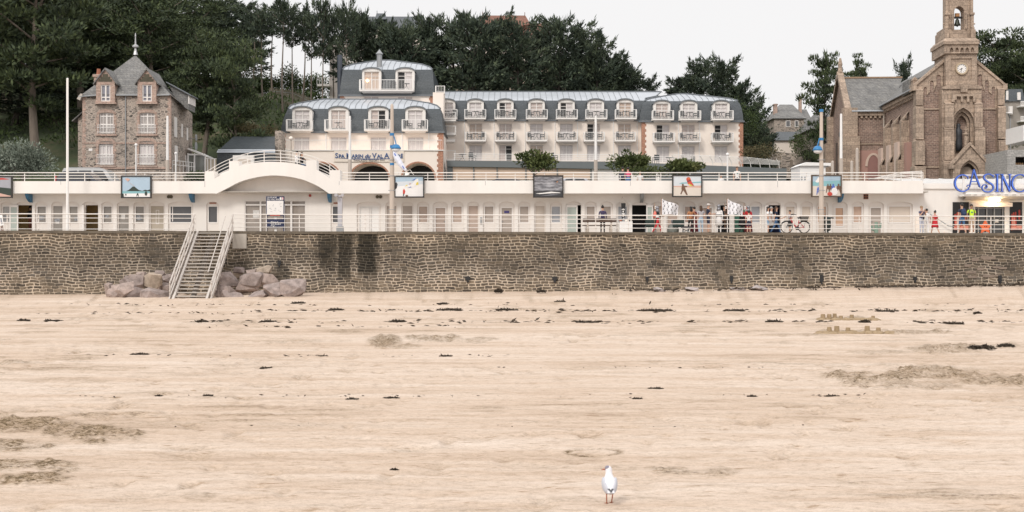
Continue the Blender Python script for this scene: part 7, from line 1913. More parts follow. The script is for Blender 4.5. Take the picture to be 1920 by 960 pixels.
# ---------------------------------------------------------------- promenade furniture
Dd = 79.6; x0, x1 = fx(499, Dd), fx(533, Dd); zb = pz(x0)
ib = thing('information_board', 'navy beach information board with white map on twin posts', 'sign', ((x0+x1)/2, Dd, zb))
for x in (x0+.03, x1-.03): MB().box(x-.03, x+.03, Dd+.01, Dd+.09, zb, fz(369, Dd)).build('post', NAVY, ib)
MB().box((x0+x1)/2-.07, (x0+x1)/2+.07, Dd+.1, Dd+.16, zb, fz(385, Dd)).build('centre_post', WHITE2, ib)
u = MB().box(x0, x1, Dd-.02, Dd+.02, fz(405, Dd), fz(368, Dd)).build('map_board', NAVY, ib)
MB().box(x0+.05, x1-.05, Dd-.03, Dd-.02, fz(402, Dd), fz(376.5, Dd)).build('map', mat('map_white', (.76, .73, .71), .5, .04), u)
q = MB(); rng = random.Random(4)
for i in range(16): a = x0+.15+rng.random()*.8; c = fz(399-rng.random()*20, Dd); q.box(a, a+rng.uniform(.02, .1), Dd-.034, Dd-.03, c, c+.015+.02*rng.random())
q.build('map_marks', mat('map_grey', (.35, .36, .38), .5, .1), u)
MB().box(x0+.25, x1-.25, Dd-.034, Dd-.02, fz(404.6, Dd), fz(402.4, Dd)).build('red_strip', mat('strip_red', (.5, .08, .06), .5), u)
for body, Y, sz in (('LA PLAGE', 371.6, .14), ('DU VAL ANDRÉ', 375.4, .14)):
    me_ = text_mesh(body, sz, WHITE2, .004, 'LEFT'); link('lettering', me_, u, (x0+.06, Dd-.025, fz(Y, Dd)))
MB().box(x1-.27, x1-.17, Dd-.028, Dd-.02, fz(374.5, Dd), fz(370, Dd)).build('emblem', WHITE2, u); MB().box(x1-.14, x1-.05, Dd-.028, Dd-.02, fz(374.5, Dd), fz(370, Dd)).build('emblem', mat('emblem_pink', (.7, .4, .42), .5), u)
l = MB().box(x0+.02, x1-.02, Dd-.02, Dd+.02, fz(427.5, Dd), fz(411, Dd)).build('lower_board', NAVY, ib)
for body, Y, sz in (('Pléneuf', 418, .15), ('Val-André', 421.5, .15), ('Plage', 424.5, .12)):
    me_ = text_mesh(body, sz, WHITE2, .004, 'LEFT'); link('lettering', me_, l, (fx(508, Dd), Dd-.025, fz(Y, Dd)))
# bench
Dd = 77.6; x0, x1 = fx(1092.5, Dd), fx(1155.5, Dd); zb = pz(x0)
bn = thing('bench', 'dark brown slatted bench seen from behind on the promenade', 'bench', ((x0+x1)/2, Dd, zb))
BW = mat('bench_wood', (.085, .055, .042), .7, .25, 3)
for k in range(2): MB().box(x0, x1, Dd-.05, Dd, zb+.62+.12*k, zb+.73+.12*k).build('back_slat', BW, bn)
for k in range(3): MB().box(x0, x1, Dd+.05+.16*k, Dd+.19+.16*k, zb+.40, zb+.45).build('seat_slat', BW, bn)
for u_ in (.15, .85): x = x0+(x1-x0)*u_; q = MB(); q.box(x-.05, x+.05, Dd+.02, Dd+.1, zb, zb+.85); q.box(x-.05, x+.05, Dd+.1, Dd+.5, zb+.34, zb+.395); q.box(x-.09, x+.09, Dd+.3, Dd+.4, zb, zb+.34); q.build('leg', CONCP, bn)
# table and hanging banner
Dd = 80.6; x0, x1 = fx(1162, Dd), fx(1186, Dd); zb = pz(x0)
tb_ = thing('cloth_table', 'small table under a white cloth below the black banner', 'table', ((x0+x1)/2, Dd, zb))
q = MB(); q.box(x0, x1, Dd, Dd+.7, zb+.72, zb+.76)
n = 16
for i in range(n): a = x0+(x1-x0)*i/n; c = x0+(x1-x0)*(i+1)/n; q.quad((a, Dd-.02*(i % 2), zb+.04), (c, Dd-.02*((i+1) % 2), zb+.04), (c, Dd, zb+.74), (a, Dd, zb+.74))
q.quad((x0, Dd, zb+.04), (x0, Dd+.7, zb+.04), (x0, Dd+.7, zb+.74), (x0, Dd, zb+.74)); q.quad((x1, Dd, zb+.04), (x1, Dd+.7, zb+.04), (x1, Dd+.7, zb+.74), (x1, Dd, zb+.74))
q.build('cloth', WHITE2, tb_)
for i, (u_, w, h, mm) in enumerate(((.1, .16, .12, TERRA), (.32, .14, .2, GREYM), (.55, .2, .1, CREAM), (.78, .1, .16, BLACK))):
    a = x0+(x1-x0)*u_; o_ = MB().lathe([(w*.5, 0), (w*.55, h*.6), (w*.3, h)], (a, Dd+.25, zb+.76), 8).build('small_pot', mm, None, (a, Dd+.25, zb+.76)); tag(o_, ('brown', 'grey', 'cream', 'black')[i]+' little pot standing on the white cloth table', 'pot')
bx0, bx1 = fx(1164.5, 81.6), fx(1172.5, 81.6)
bn_ = thing('hanging_banner', 'black pointed banner with white emblem hung above the white cloth table', 'banner', (fx(1168.5, 81.6), 81.6, fz(418, 81.6)))
q = MB(); q.add([(fx(X, 81.6), 81.6-.05*(i % 2), fz(Y, 81.6)) for i, (X, Y) in enumerate(((1164.5, 381), (1173, 381), (1172, 400), (1170, 418.5), (1166, 418), (1165.5, 400)))], [(0, 1, 2, 5), (5, 2, 3, 4)]); q.build('cloth', BLACK, bn_)
q = MB()
for X, Y, w, h in ((1166.4, 393.5, .08, .1), (1168.4, 393, .05, .12), (1170, 393.5, .08, .1), (1168.2, 397.5, .1, .14), (1166.8, 401.5, .09, .12), (1169.3, 402, .12, .14), (1168.2, 406, .08, .12), (1169, 409.5, .04, .08)):
    x = fx(X, 81.6); z = fz(Y, 81.6); q.add([(x-w/2, 81.53, z), (x+w/3, 81.53, z-h*.3), (x+w/2, 81.53, z+h*.6), (x-w/4, 81.53, z+h*.5)], [(0, 1, 2, 3)])
q.build('white_emblem', WHITE2, bn_)
q = MB(); q.tube([(fx(1161.5, 81.6), 81.56, fz(378.5, 81.6)), (fx(1175.5, 81.6), 81.56, fz(380.5, 81.6))], .03, 5); q.tube([(fx(1162, 81.6), 81.56, fz(378.5, 81.6)), (fx(1167.5, 81.6), 81.7, fz(370, 81.6)), (fx(1175, 81.6), 81.56, fz(380, 81.6))], .008, 4); q.tube([(fx(1167.5, 81.6), 81.9, fz(369, 81.6)), (fx(1167.5, 81.6), 81.6, fz(370, 81.6))], .02, 4); q.build('hanging_rod', TIMB, bn_)
# two folding chairs, stone ball, case, board, cactus, star
def crate_chair(X, Dd, label):
    x = fx(X, Dd); z = pz(x); t = thing('camp_chair', label, 'chair', (x, Dd, z), 'dark green camp chairs')
    gm = mat('camp_green', (.025, .045, .04), .7, .2, 6)
    q = MB(); q.box(x-.36, x+.36, Dd-.05, Dd, z+.42, z+.85); q.build('backrest', gm, t); MB().box(x-.34, x+.34, Dd, Dd+.5, z+.38, z+.43).build('seat', gm, t)
    for s in (-1, 1): MB().tube([(x+s*.32, Dd-.05, z), (x+s*.32, Dd+.48, z+.4)], .025, 5).build('leg', GREYM, t); MB().tube([(x+s*.32, Dd+.48, z), (x+s*.32, Dd-.02, z+.85)], .025, 5).build('leg', GREYM, t)
crate_chair(1221, 79.6, 'dark green camp chair left of the flag bearer in red trousers'); crate_chair(1272, 79.6, 'dark green camp chair beside the grey helmeted dummy')
x = fx(1262, 80); z = pz(x); t = thing('cloaked_dummy', 'low grey green cloaked dummy with grey head beside a camp chair', 'dummy', (x, 80, z))
MB().lathe([(.36, 0), (.36, .3), (.26, .52), (.12, .62)], (x, 80, z), 12).build('cloak', mat('cloak_grey_green', (.20, .21, .19), .8, .15), t, smooth=True); MB().ell((x, 80, z+.74), (.13, .13, .15), 10, 8).build('head', mat('helmet_grey', (.28, .28, .29), .5, .15, metal=.4), t, smooth=True)
x = fx(1287, 79); z = pz(x); t = thing('folding_stool', 'small dark folding stool left of the woman in the orange jacket', 'stool', (x, 79, z)); MB().box(x-.3, x+.3, 78.8, 79.2, z+.28, z+.42).build('seat', BLACK, t)
for s in (-1, 1): MB().tube([(x+s*.28, 78.85, z), (x-s*.28, 79.1, z+.3)], .025, 5).build('leg', GREYM, t)
x = fx(1388, 81); z = pz(x); t = tag(MB().box(x-.36, x+.3, 80.9, 81.0, z+.02, z+1.5).box(x-.33, x+.27, 80.87, 80.9, z+.08, z+.7).box(x-.33, x+.27, 80.87, 80.9, z+.78, z+1.42).build('green_screen', mat('dark_green_board', (.04, .12, .085), .6, .1), None, (x, 81, z)), 'dark green panelled screen standing behind the second ermine flag', 'screen')
x = fx(1550, 77.9); z = pz(x); t = thing('bin_sack', 'dark green litter sack hanging from a ring behind the right lamp pole', 'bin', (x, 77.9, z))
MB().lathe([(.1, .1), (.24, .18), (.27, .5), (.25, .85), (.28, .98)], (x, 77.9, z), 10).build('sack', mat('sack_green', (.022, .032, .03), .5, .25, 7), t, smooth=True); MB().tube([(x-.3, 77.9, z+1.0), (x+.42, 77.9, z+.92)], .04, 6).build('ring', BLACK, t)
MB().lathe([(.06, 0), (.16, .06), (.05, .12)], (x, 77.9, z), 8).build('foot', GREYM, t)
x = fx(4, 79); z = pz(x); t = thing('easel_board', 'leaning white notice board at the left edge of the promenade', 'sign', (x, 79, z))
q = MB(); q.add([(fx(0, 79), 78.7, fz(404, 79)), (fx(7, 79), 78.7, fz(403, 79)), (fx(12, 79), 78.6, fz(422, 79)), (fx(5, 79), 78.6, fz(424, 79)), (fx(0, 79), 78.75, fz(404, 79)), (fx(7, 79), 78.75, fz(403, 79)), (fx(12, 79), 78.65, fz(422, 79)), (fx(5, 79), 78.65, fz(424, 79))], [(0,1,2,3),(4,7,6,5),(0,4,5,1),(1,5,6,2),(2,6,7,3),(3,7,4,0)]); q.build('board', WHITE2, t)
q = MB(); q.add([(fx(4.3, 79), 78.66, fz(409, 79)), (fx(6.6, 79), 78.66, fz(408.6, 79)), (fx(9.6, 79), 78.58, fz(419, 79)), (fx(6.6, 79), 78.58, fz(420, 79))], [(0,1,2,3)]); q.build('print', PIC, t)
for a, c in ((-2, 8), (3, 10), (-3, -6)): MB().tube([(fx(a, 79), 78.8, fz(402, 79)), (fx(c, 79), 78.7, z)], .025, 5).build('leg', mat('reddish_wood', (.2, .09, .06), .6), t)
x = fx(1643, 80.5); z = pz(x); t = thing('cactus_ornament', 'pale green cactus shaped ornament against the white wall', 'ornament', (x, 80.5, z))
GC = mat('cactus_green', (.22, .31, .25), .7, .15)
MB().tube([(x, 80.5, z), (x, 80.5, z+.75)], [.13, .11], 8).build('stem', GC, t)
for s, h in ((-1, .25), (1, .4)): MB().tube([(x, 80.5, z+h), (x+s*.25, 80.5, z+h+.02), (x+s*.27, 80.5, z+h+.28)], .075, 7).build('branch', GC, t)
x = fx(1847, 81.5); z = pz(x); t = thing('star_figure', 'orange star shaped figure standing in front of the casino door', 'ornament', (x, 81.5, z))
OR_ = mat('star_orange', (.75, .16, .06), .5, .1)
q = MB(); st_ = [(.42*(1 if k % 2 == 0 else .5)*math.sin(PI*k/5), .42*(1 if k % 2 == 0 else .5)*math.cos(PI*k/5)) for k in range(10)]
q.prism([(x+a*1.05, z+.48+b_*1.1) for a, b_ in st_], 81.4, 81.55); q.build('star', OR_, t); q = MB(); q.box(x-.18, x+.18, 81.35, 81.6, z-.02, z+.12); q.build('base', WHITE2, t)
for dx, dz in ((-.06, .52), (.06, .52)): MB().ell((x+dx, 81.39, z+dz), (.03, .02, .04), 6, 5).build('eye', BLACK, t)
# bicycle
Dd = 77.9; rx, fxx = fx(1507.5, Dd), fx(1475, Dd); zb = pz(rx)
bk = thing('bicycle', 'red step through electric bicycle with rear basket leaning by the railing', 'bicycle', ((rx+fxx)/2, Dd, zb))
RW = .35; TYRE = mat('tyre_rubber', (.03, .028, .028), .8, .2); REDB = mat('bicycle_red', (.42, .03, .035), .3, .1, coat=.5)
for cxw in (fxx, rx):
    q = MB(); q.tube([(cxw+RW*math.cos(2*PI*k/26), Dd, zb+RW+.01+RW*math.sin(2*PI*k/26)) for k in range(27)], .028, 6, cap=False); wo = q.build('wheel', TYRE, bk, (cxw, Dd, zb+RW))
    q = MB()
    for k in range(12): a = 2*PI*k/12; q.tube([(cxw+.03*math.cos(a+.6), Dd, zb+RW+.03*math.sin(a+.6)), (cxw+.33*math.cos(a), Dd, zb+RW+.33*math.sin(a))], .004, 3, cap=False)
    q.tube([(cxw, Dd-.06, zb+RW), (cxw, Dd+.06, zb+RW)], .04, 8); q.build('spokes', GREYM, wo)
    q = MB(); q.tube([(cxw+.4*math.cos(a), Dd, zb+RW+.4*math.sin(a)) for a in np.linspace(R(20), R(165), 10)], .02, 5); q.build('mudguard', BLACK, bk)
hx_, hz_ = fxx+.22, zb+1.0; bx_, bz_ = (fxx+rx)/2+.12, zb+.3; sx_b, sz_b = rx-.3, zb+.78
q = MB(); q.tube([(hx_-.02, Dd, hz_-.1), (fxx+.3, Dd, zb+.74), (bx_-.12, Dd, bz_+.12), (bx_, Dd, bz_)], [.035, .05, .05, .04], 8); q.tube([(bx_, Dd, bz_), (sx_b, Dd, sz_b)], .03, 6)
for s in (-.06, .06): q.tube([(bx_, Dd+s*.5, bz_), (rx, Dd+s, zb+RW)], .02, 5); q.tube([(sx_b+.02, Dd+s*.4, sz_b-.12), (rx, Dd+s, zb+RW)], .018, 5)
q.build('frame', REDB, bk)
q = MB()
for s in (-.05, .05): q.tube([(fxx, Dd+s, zb+RW), (fxx+.16, Dd+s, zb+.78), (hx_, Dd, hz_-.05)], .02, 5)
q.build('fork', BLACK, bk)
q = MB(); q.tube([(hx_, Dd, hz_-.05), (hx_+.03, Dd, hz_+.1)], .025, 6); q.tube([(hx_+.3, Dd-.32, hz_+.1), (hx_+.12, Dd-.25, hz_+.16), (hx_+.03, Dd, hz_+.1), (hx_+.12, Dd+.25, hz_+.16), (hx_+.3, Dd+.32, hz_+.1)], .02, 6); q.build('handlebar', BLACK, bk)
q = MB(); q.tube([(sx_b, Dd, sz_b), (sx_b-.03, Dd, sz_b+.12)], .02, 5); q.ell((sx_b+.02, Dd, sz_b+.15), (.15, .09, .05), 10, 6); q.build('saddle', BLACK, bk)
q = MB(); q.box(rx-.2, rx+.22, Dd-.08, Dd+.08, zb+.74, zb+.77); q.tube([(rx+.1, Dd, zb+.74), (rx, Dd+.05, zb+RW)], .012, 4); q.build('rear_rack', BLACK, bk)
q = MB(); q.add([(rx-.18, Dd-.15, zb+.78), (rx+.2, Dd-.15, zb+.78), (rx+.2, Dd+.15, zb+.78), (rx-.18, Dd+.15, zb+.78), (rx-.24, Dd-.2, zb+1.04), (rx+.28, Dd-.2, zb+1.04), (rx+.28, Dd+.2, zb+1.04), (rx-.24, Dd+.2, zb+1.04)], [(0,1,5,4),(1,2,6,5),(2,3,7,6),(3,0,4,7),(3,2,1,0)]); q.build('basket', mat('basket_grey', (.13, .12, .11), .8, .4, 25), bk)
q = MB(); q.ell((bx_, Dd, bz_), (.14, .08, .12), 10, 6); q.tube([(bx_, Dd-.1, bz_), (bx_+.12, Dd-.1, bz_-.14)], .015, 4); q.box(bx_+.08, bx_+.2, Dd-.16, Dd-.06, bz_-.16, bz_-.13); q.build('motor_and_pedals', BLACK, bk)

# ermine flags
def ermine(X, Dd, yt, yb, w_px, label, skew=14):
    x = fx(X, Dd); z0 = pz(x)+.2
    t = thing('ermine_flag', label, 'flag', (x, Dd, z0), 'white ermine flags')
    MB().tube([(x, Dd, pz(x)+.3), (x, Dd, fz(yt-1, Dd))], .018, 5).build('pole', mat('flag_pole_wood', (.35, .2, .12), .6), t)
    n, mm = 14, 9; q = MB(); vs = []
    def pt(u, v): 
        Xp = X+w_px*u*(1-.06*v); Yp = yt+(yb-yt)*v+skew*(u*(1-v*.72))+1.2*math.sin(u*6+v)
        return Vector((fx(Xp, Dd), Dd+.16*math.sin(u*7+v*1.5)*u, fz(Yp, Dd)))
    vs = [pt(i/n, j/mm) for j in range(mm+1) for i in range(n+1)]
    q.add(vs, [(j*(n+1)+i, j*(n+1)+i+1, (j+1)*(n+1)+i+1, (j+1)*(n+1)+i) for j in range(mm) for i in range(n)], 0)
    for r_ in range(4):
        for c_ in range(4):
            u = (c_+.5+(.25 if r_ % 2 else -.05))/4.3; v = (r_+.5)/4
            if u > .97: continue
            p = pt(u, v); y_ = p.y-.03; w = .032
            q.add([(p.x, y_, p.z+.07), (p.x-.014, y_, p.z+.02), (p.x-w, y_, p.z-.06), (p.x, y_, p.z-.045), (p.x+w, y_, p.z-.06), (p.x+.014, y_, p.z+.02)], [(0, 1, 2, 3, 4, 5)], 1)
            for dx, dz in ((-.045, .06), (.045, .06), (0, .12)): q.add([(p.x+dx-.016, y_, p.z+dz), (p.x+dx, y_, p.z+dz-.018), (p.x+dx+.016, y_, p.z+dz), (p.x+dx, y_, p.z+dz+.018)], [(0, 1, 2, 3)], 1)
    q.build('cloth', [mat('flag_white', (.78, .77, .80), .7, .04), BLACK], t, smooth=False)
ermine(1240.5, 79.2, 372, 400.5, 32.5, 'white ermine spotted flag flying behind the bearer in red trousers')
ermine(1363.5, 79.0, 372, 400.5, 31, 'white ermine spotted flag left of the child in white', 17)
def pennant(X, Y, Dd, label):
    t = thing('spear_pennant', label, 'flag', P(X, 437, Dd), 'small red and white pennants')
    MB().tube([P(X, 430, Dd), P(X-.5, Y-5, Dd)], .016, 5).build('pole', mat('flag_pole_wood', (.35, .2, .12), .6), t)
    q = MB(); q.add([P(X, Y, Dd), P(X+3, Y+1, Dd-.05), P(X+3.4, Y+5, Dd-.05), P(X, Y+6, Dd)], [(0,1,2,3)], 0); q.add([P(X+3, Y+1, Dd-.05), P(X+6.5, Y+8, Dd+.03), P(X+3.4, Y+5.5, Dd-.05)], [(0,1,2)], 1); q.add([P(X+1.2, Y+2, Dd-.06), P(X+2, Y+2, Dd-.06), P(X+2, Y+4, Dd-.06), P(X+1.2, Y+4, Dd-.06)], [(0,1,2,3)], 2)
    q.build('cloth', [WHITE2, REDK, BLACK], t)
pennant(1227.5, 386, 79.4, 'red and white pennant above the bearer in red trousers'); pennant(1359.5, 386, 79.6, 'red and white pennant just left of the second ermine flag'); pennant(1395.5, 386, 79.6, 'red and white pennant above the green cloaked helmeted figure')

# ---------------------------------------------------------------- vehicles on the street
def vehicle(name, label, cat, X0, X1, Dd, h, body, kind):
    x0, x1 = fx(X0, Dd), fx(X1, Dd); L = x1-x0; z0 = 6.34
    t = thing(name, label, cat, ((x0+x1)/2, Dd, z0), None); W = 1.8
    if kind == 'van': prof = [(0, .35), (0, .55), (.01, .92), (.04, 1.0), (.72, .99), (.80, .93), (.92, .62), (.985, .52), (1, .3), (1, .16), (0, .16)]
    else: prof = [(0, .3), (0, .55), (.03, .62), (.08, .92), (.16, 1.0), (.55, .99), (.62, .94), (.74, .66), (.95, .56), (1, .42), (1, .16), (0, .16)]
    q = MB(); q.prism([(x0+L*u, z0+h*v) for u, v in prof], Dd, Dd+W); q.build('body', body, t)
    if kind == 'van': wn_ = [[(.05, .6), (.05, .9), (.27, .92), (.27, .6)], [(.31, .6), (.31, .92), (.53, .92), (.53, .6)], [(.57, .6), (.57, .92), (.74, .91), (.84, .62)]]
    else: wn_ = [[(.11, .66), (.15, .92), (.34, .95), (.34, .66)], [(.36, .66), (.36, .95), (.55, .94), (.68, .66)]]
    for w in wn_: q = MB(); q.prism([(x0+L*u, z0+h*v) for u, v in w], Dd-.02, Dd+.02); q.build('window', GLASSD, t, (x0+L*w[0][0], Dd, z0+h*.6))
    for u in (.2, .8):
        q = MB(); vs = arc(x0+L*u, z0+.32, .32, .32, 0, 2*PI, 16)[:-1]; q.prism(vs, Dd-.04, Dd+.2); wo = q.build('wheel', TYRE, t, (x0+L*u, Dd, z0+.32)); q = MB(); q.prism(arc(x0+L*u, z0+.32, .18, .18, 0, 2*PI, 12)[:-1], Dd-.06, Dd-.03); q.build('rim', GREYM, wo)
    MB().box(x0-.02, x0+.09, Dd-.015, Dd+.15, z0+h*.5, z0+h*.82).build('tail_light', mat('tail_red', (.5, .03, .03), .3, .1, coat=.5), t)
    MB().box(x1-.12, x1+.01, Dd-.015, Dd+.2, z0+h*.4, z0+h*.5).build('headlight', mat('head_clear', (.7, .7, .68), .2, .1, coat=.5), t)
    MB().box(x0+L*(.6 if kind != 'van' else .78), x0+L*(.6 if kind != 'van' else .78)+.16, Dd-.2, Dd, z0+h*.6, z0+h*.7).build('mirror', BLACK, t)
    if kind == 'van': q = MB(); q.tube([(x0+L*.06, Dd+.2, z0+h*1.02), (x0+L*.68, Dd+.2, z0+h*1.01)], .03, 5); q.build('roof_rail', GREYM, t)
SILV = mat('car_silver', (.60, .60, .60), .25, .05, metal=.4, coat=.8); DKC = mat('car_dark', (.05, .06, .08), .2, .1, coat=.9); PLC = mat('car_pale', (.55, .56, .62), .25, .05, metal=.3, coat=.8)
vehicle('van', 'silver grey van behind the railing in front of the villa', 'van', 116, 220, 96, 2.36, SILV, 'van')
vehicle('parked_car', 'dark car with red tail light in front of the silver van', 'car', 103, 205, 91.5, 1.82, DKC, 'car')
vehicle('parked_car', 'dark car roof behind the stormy sea picture', 'car', 915, 1012, 93, 1.36, DKC, 'car')
vehicle('parked_car', 'pale car roof just right of the stormy sea picture', 'car', 1048, 1132, 93, 1.46, PLC, 'car')
kb = thing('white_kiosk', 'white boxy kiosk on the terrace left of the church', 'kiosk', (fx(1528, 92), 92, 6.3))
D = 92; MB().box(fx(1500, D), fx(1548, D), D, D+3, 6.3, fz(310, D)).build('body', WHITE2, kb)
q = MB(); q.prism([(fx(1498, D), fz(311, D)), (fx(1550, D), fz(311, D)), (fx(1556, D), fz(312, D)), (fx(1557, D), fz(306, D)), (fx(1510, D), fz(304.5, D))], D-.2, D+3.2); q.build('roof', WHITE2, kb)
for X in (1502, 1508, 1541): MB().box(fx(X, D), fx(X, D)+.1, D-.01, D+.02, fz(338, D), fz(331, D)).build('slot', GREYM, kb)
for X, w, yt in ((1484, 5, 300), (1561, 3, 303), (1597, 4, 303), (1607, 4, 279)): 
    tag(MB().lathe([(.14, 6.3), (.11, fz(yt, 100)), (.02, fz(yt, 100)+.08)], (fx(X, 100), 100, 0), 8).build('stone_post', CONCP if X > 1490 else mat('dark_stone_post', (.16, .13, .1), .9, .2), None, (fx(X, 100), 100, 6.3)), {1484: 'dark stone gate post left of the white kiosk', 1561: 'short pale post right of the white kiosk', 1597: 'pale post below the transept corner of the church', 1607: 'taller pale post at the church pink plaster bay'}[X], 'post')

# ---------------------------------------------------------------- boulders, seaweed, sand castles
def boulder(c, r, seed, mat_):
    rng = np.random.RandomState(seed); bm = bmesh.new()
    for i in range(20):
        v = rng.normal(size=3); v /= np.linalg.norm(v); v = np.sign(v)*np.abs(v)**.85
        v /= max(np.abs(v).max(), .8); bm.verts.new((v[0]*r[0]*rng.uniform(.84, 1.12), v[1]*r[1]*rng.uniform(.84, 1.12), v[2]*r[2]*rng.uniform(.84, 1.12)))
    bmesh.ops.convex_hull(bm, input=bm.verts)
    bmesh.ops.delete(bm, geom=[v for v in bm.verts if not v.link_faces], context='VERTS')
    bmesh.ops.dissolve_limit(bm, angle_limit=R(14), verts=bm.verts, edges=bm.edges)
    bmesh.ops.bevel(bm, geom=list(bm.edges), offset=min(r)*.045, segments=2, affect='EDGES', profile=.6)
    bmesh.ops.recalc_face_normals(bm, faces=bm.faces)
    me_ = bpy.data.meshes.new('boulder'); bm.to_mesh(me_); bm.free(); me_.materials.append(mat_)
    return me_
RK = [mat('pink_granite_rock', (.425, .34, .305), .9, .5, 3.2, .9), mat('mauve_granite_rock', (.35, .285, .262), .9, .5, 3.2, .9), mat('buff_granite_rock', (.46, .375, .30), .9, .4, 3.2, .9), mat('dark_granite_rock', (.25, .20, .185), .9, .4, 3.2, .9)]
LB_ = {'b': 'bottom', 'm': 'middle', 't': 'top'}
LP = [('b',100,565,95,110),('b',230,572,195,140),('b',345,592,185,115),('b',505,612,255,120),('b',160,600,150,90),('m',345,500,135,115),('m',480,485,175,120),('m',490,548,135,95),('m',605,560,150,115),('m',250,505,95,80),('t',395,445,110,70),('t',545,445,115,85),('t',632,480,135,95),('t',318,462,90,60),('t',268,470,75,50),('t',668,432,60,40)]
RP = [('b',1110,575,190,120),('b',1165,625,235,100),('b',1360,618,225,95),('b',1530,572,200,150),('b',1685,552,235,145),('m',1150,482,195,140),('m',1305,548,205,130),('m',1350,475,215,120),('m',1482,482,155,100),('t',1215,432,85,65),('t',1232,402,105,60),('t',1335,412,100,55),('t',1432,402,150,90),('t',1700,500,180,60)]
DD = {'b': 72.4, 'm': 74.2, 't': 75.1}
sides = (('left', LP), ('right', RP))
for sd_, lst in sides:
    for lv in 'bmt':
        row = sorted([a for a in lst if a[0] == lv], key=lambda a: -a[1] if sd_ == 'left' else a[1])
        for i, (l_, u, v, w, h) in enumerate(row):
            Dd = DD[l_]+random.uniform(-.3, .3); X = 180+.21875*u; Y = 420+.21875*v; rx_ = w*.21875*.49*Dd/FP; rz_ = h*.21875*.52*Dd/FP
            c = (fx(X, Dd), Dd, fz(Y, Dd))
            mi = 2 if (sd_ == 'right' and l_ == 't' and i in (0, 3)) or (sd_ == 'left' and i == 2 and l_ == 'm') else random.choice([0, 0, 1, 1, 3])
            me_ = boulder(c, (rx_, max(rx_, rz_)*.7, rz_), int(u*7+v), RK[mi])
            o_ = link('boulder', me_, None, c); o_.rotation_euler = (random.uniform(-.15, .15), random.uniform(-.18, .18), random.uniform(-.3, .3))
            tag(o_, '%s boulder from the stair in the %s row of the %s rock pile' % (nm[i], LB_[l_], sd_), 'boulder', 'boulders %s of the beach stair' % sd_)
for i, (X, Y, w, h, lb) in enumerate(((1237, 541, 24, 9, 'low pale rock on the sand at the foot of the wall, leftmost'), (1298, 541, 26, 9, 'low pale rock at the foot of the wall, second of four'), (1384, 541, 30, 7, 'flat pale rock in the weed line at the wall foot'), (1422, 538, 34, 10, 'grey rock with the smoothest dome at the wall foot'))):
    Dd = 74.6; c = (fx(X, Dd), Dd, fz(Y+2, Dd)); o_ = link('boulder', boulder(c, (w*.5*Dd/FP, .45, h*.6*Dd/FP), i+900, mat('pale_grey_rock', (.40, .35, .34), .9, .2, 2, .4)), None, c); tag(o_, lb, 'boulder')
WEED = mat('dry_seaweed', (.07, .053, .038), .8, .4, 8, .4)
def weed_mesh(w, d, h, n, rng, k_=1.0):
    u = np.tanh(rng.normal(size=(n, 2))*.75)*.6; zz = h*np.exp(-(u[:, 0]**2+u[:, 1]**2)*1.6)*rng.rand(n)
    p = np.stack([u[:, 0]*w, u[:, 1]*d, zz], -1)
    dr = rng.normal(size=(n, 3))*np.array([1, .6, .28])
    me_ = leaf_mesh('seaweed', p, dr, rng.uniform(.05, .2, n)*(.6+w*.3)*k_, rng.uniform(.03, .07, n)*k_, rng, WEED)
    bm = bmesh.new(); bm.from_mesh(me_)      # the matted underside that holds the scraps together
    bmesh.ops.create_icosphere(bm, subdivisions=2, radius=1, matrix=Matrix.Diagonal((w*.62, d*.5, h*.13, 1)))
    bm.to_mesh(me_); bm.free(); return me_
rng = np.random.RandomState(5)
CL = [(378,604,24,4,'domed'),(843,582,60,4,'long'),(1228,583,76,4,'longest'),(745,604,34,4,''),(950,582,50,3,''),(1380,583,42,3,''),(1450,604,34,3,''),(1660,584,40,3,''),(1790,608,38,4,''),(1622,605,22,7,'tall domed'),(1833,588,14,4,''),(830,570,22,4,''),(1015,545,20,5,''),(935,546,18,10,'spiky'),(560,568,30,3,''),(1100,605,50,3,''),(100,602,40,3,''),(45,602,24,3,''),(500,604,30,3,''),(630,582,30,3,''),(1560,743,32,4,''),(1195,748,22,3,''),(1230,729,34,3,''),(298,740,12,4,''),(390,743,20,3,''),(660,748,26,2.5,''),(735,746,34,2.5,''),(1410,744,18,3,''),(835,669,28,3,''),(600,667,50,3,''),(262,666,40,3,''),(739,881,14,4,''),(500,690,24,2.5,''),(1050,566,24,3,''),(1160,551,36,4,''),(1300,552,40,4,''),(1840,655,60,9,'biggest blue black'),(1886,652,34,7,'')]
for i, (X, Y, w, h, ad) in enumerate(CL):
    Dd = 6000/(Y-480) if Y > 572 else np.interp(Y, [540, 556, 572], [75.4, 71.5, 65])
    wm = w*Dd/FP; hm = max(.015, h*Dd/FP*.55); kk = min(1, Dd/48)
    c = (fx(X, Dd), Dd, sand_z(fx(X, Dd), Dd)-.01)
    me_ = weed_mesh(wm*.62, (min(.9, wm*.35)+.08)*kk, hm*1.3, int(380+300*min(wm, 2)), rng, kk)
    o_ = link('seaweed_clump', me_, None, c)
    side = 'left' if X < 640 else ('middle' if X < 1280 else 'right')
    tag(o_, ('%s clump of dark dried seaweed on the sand' % ad) if ad else 'dark dried clump of seaweed lying flat on the beach', 'seaweed', 'seaweed clumps scattered on the sand')
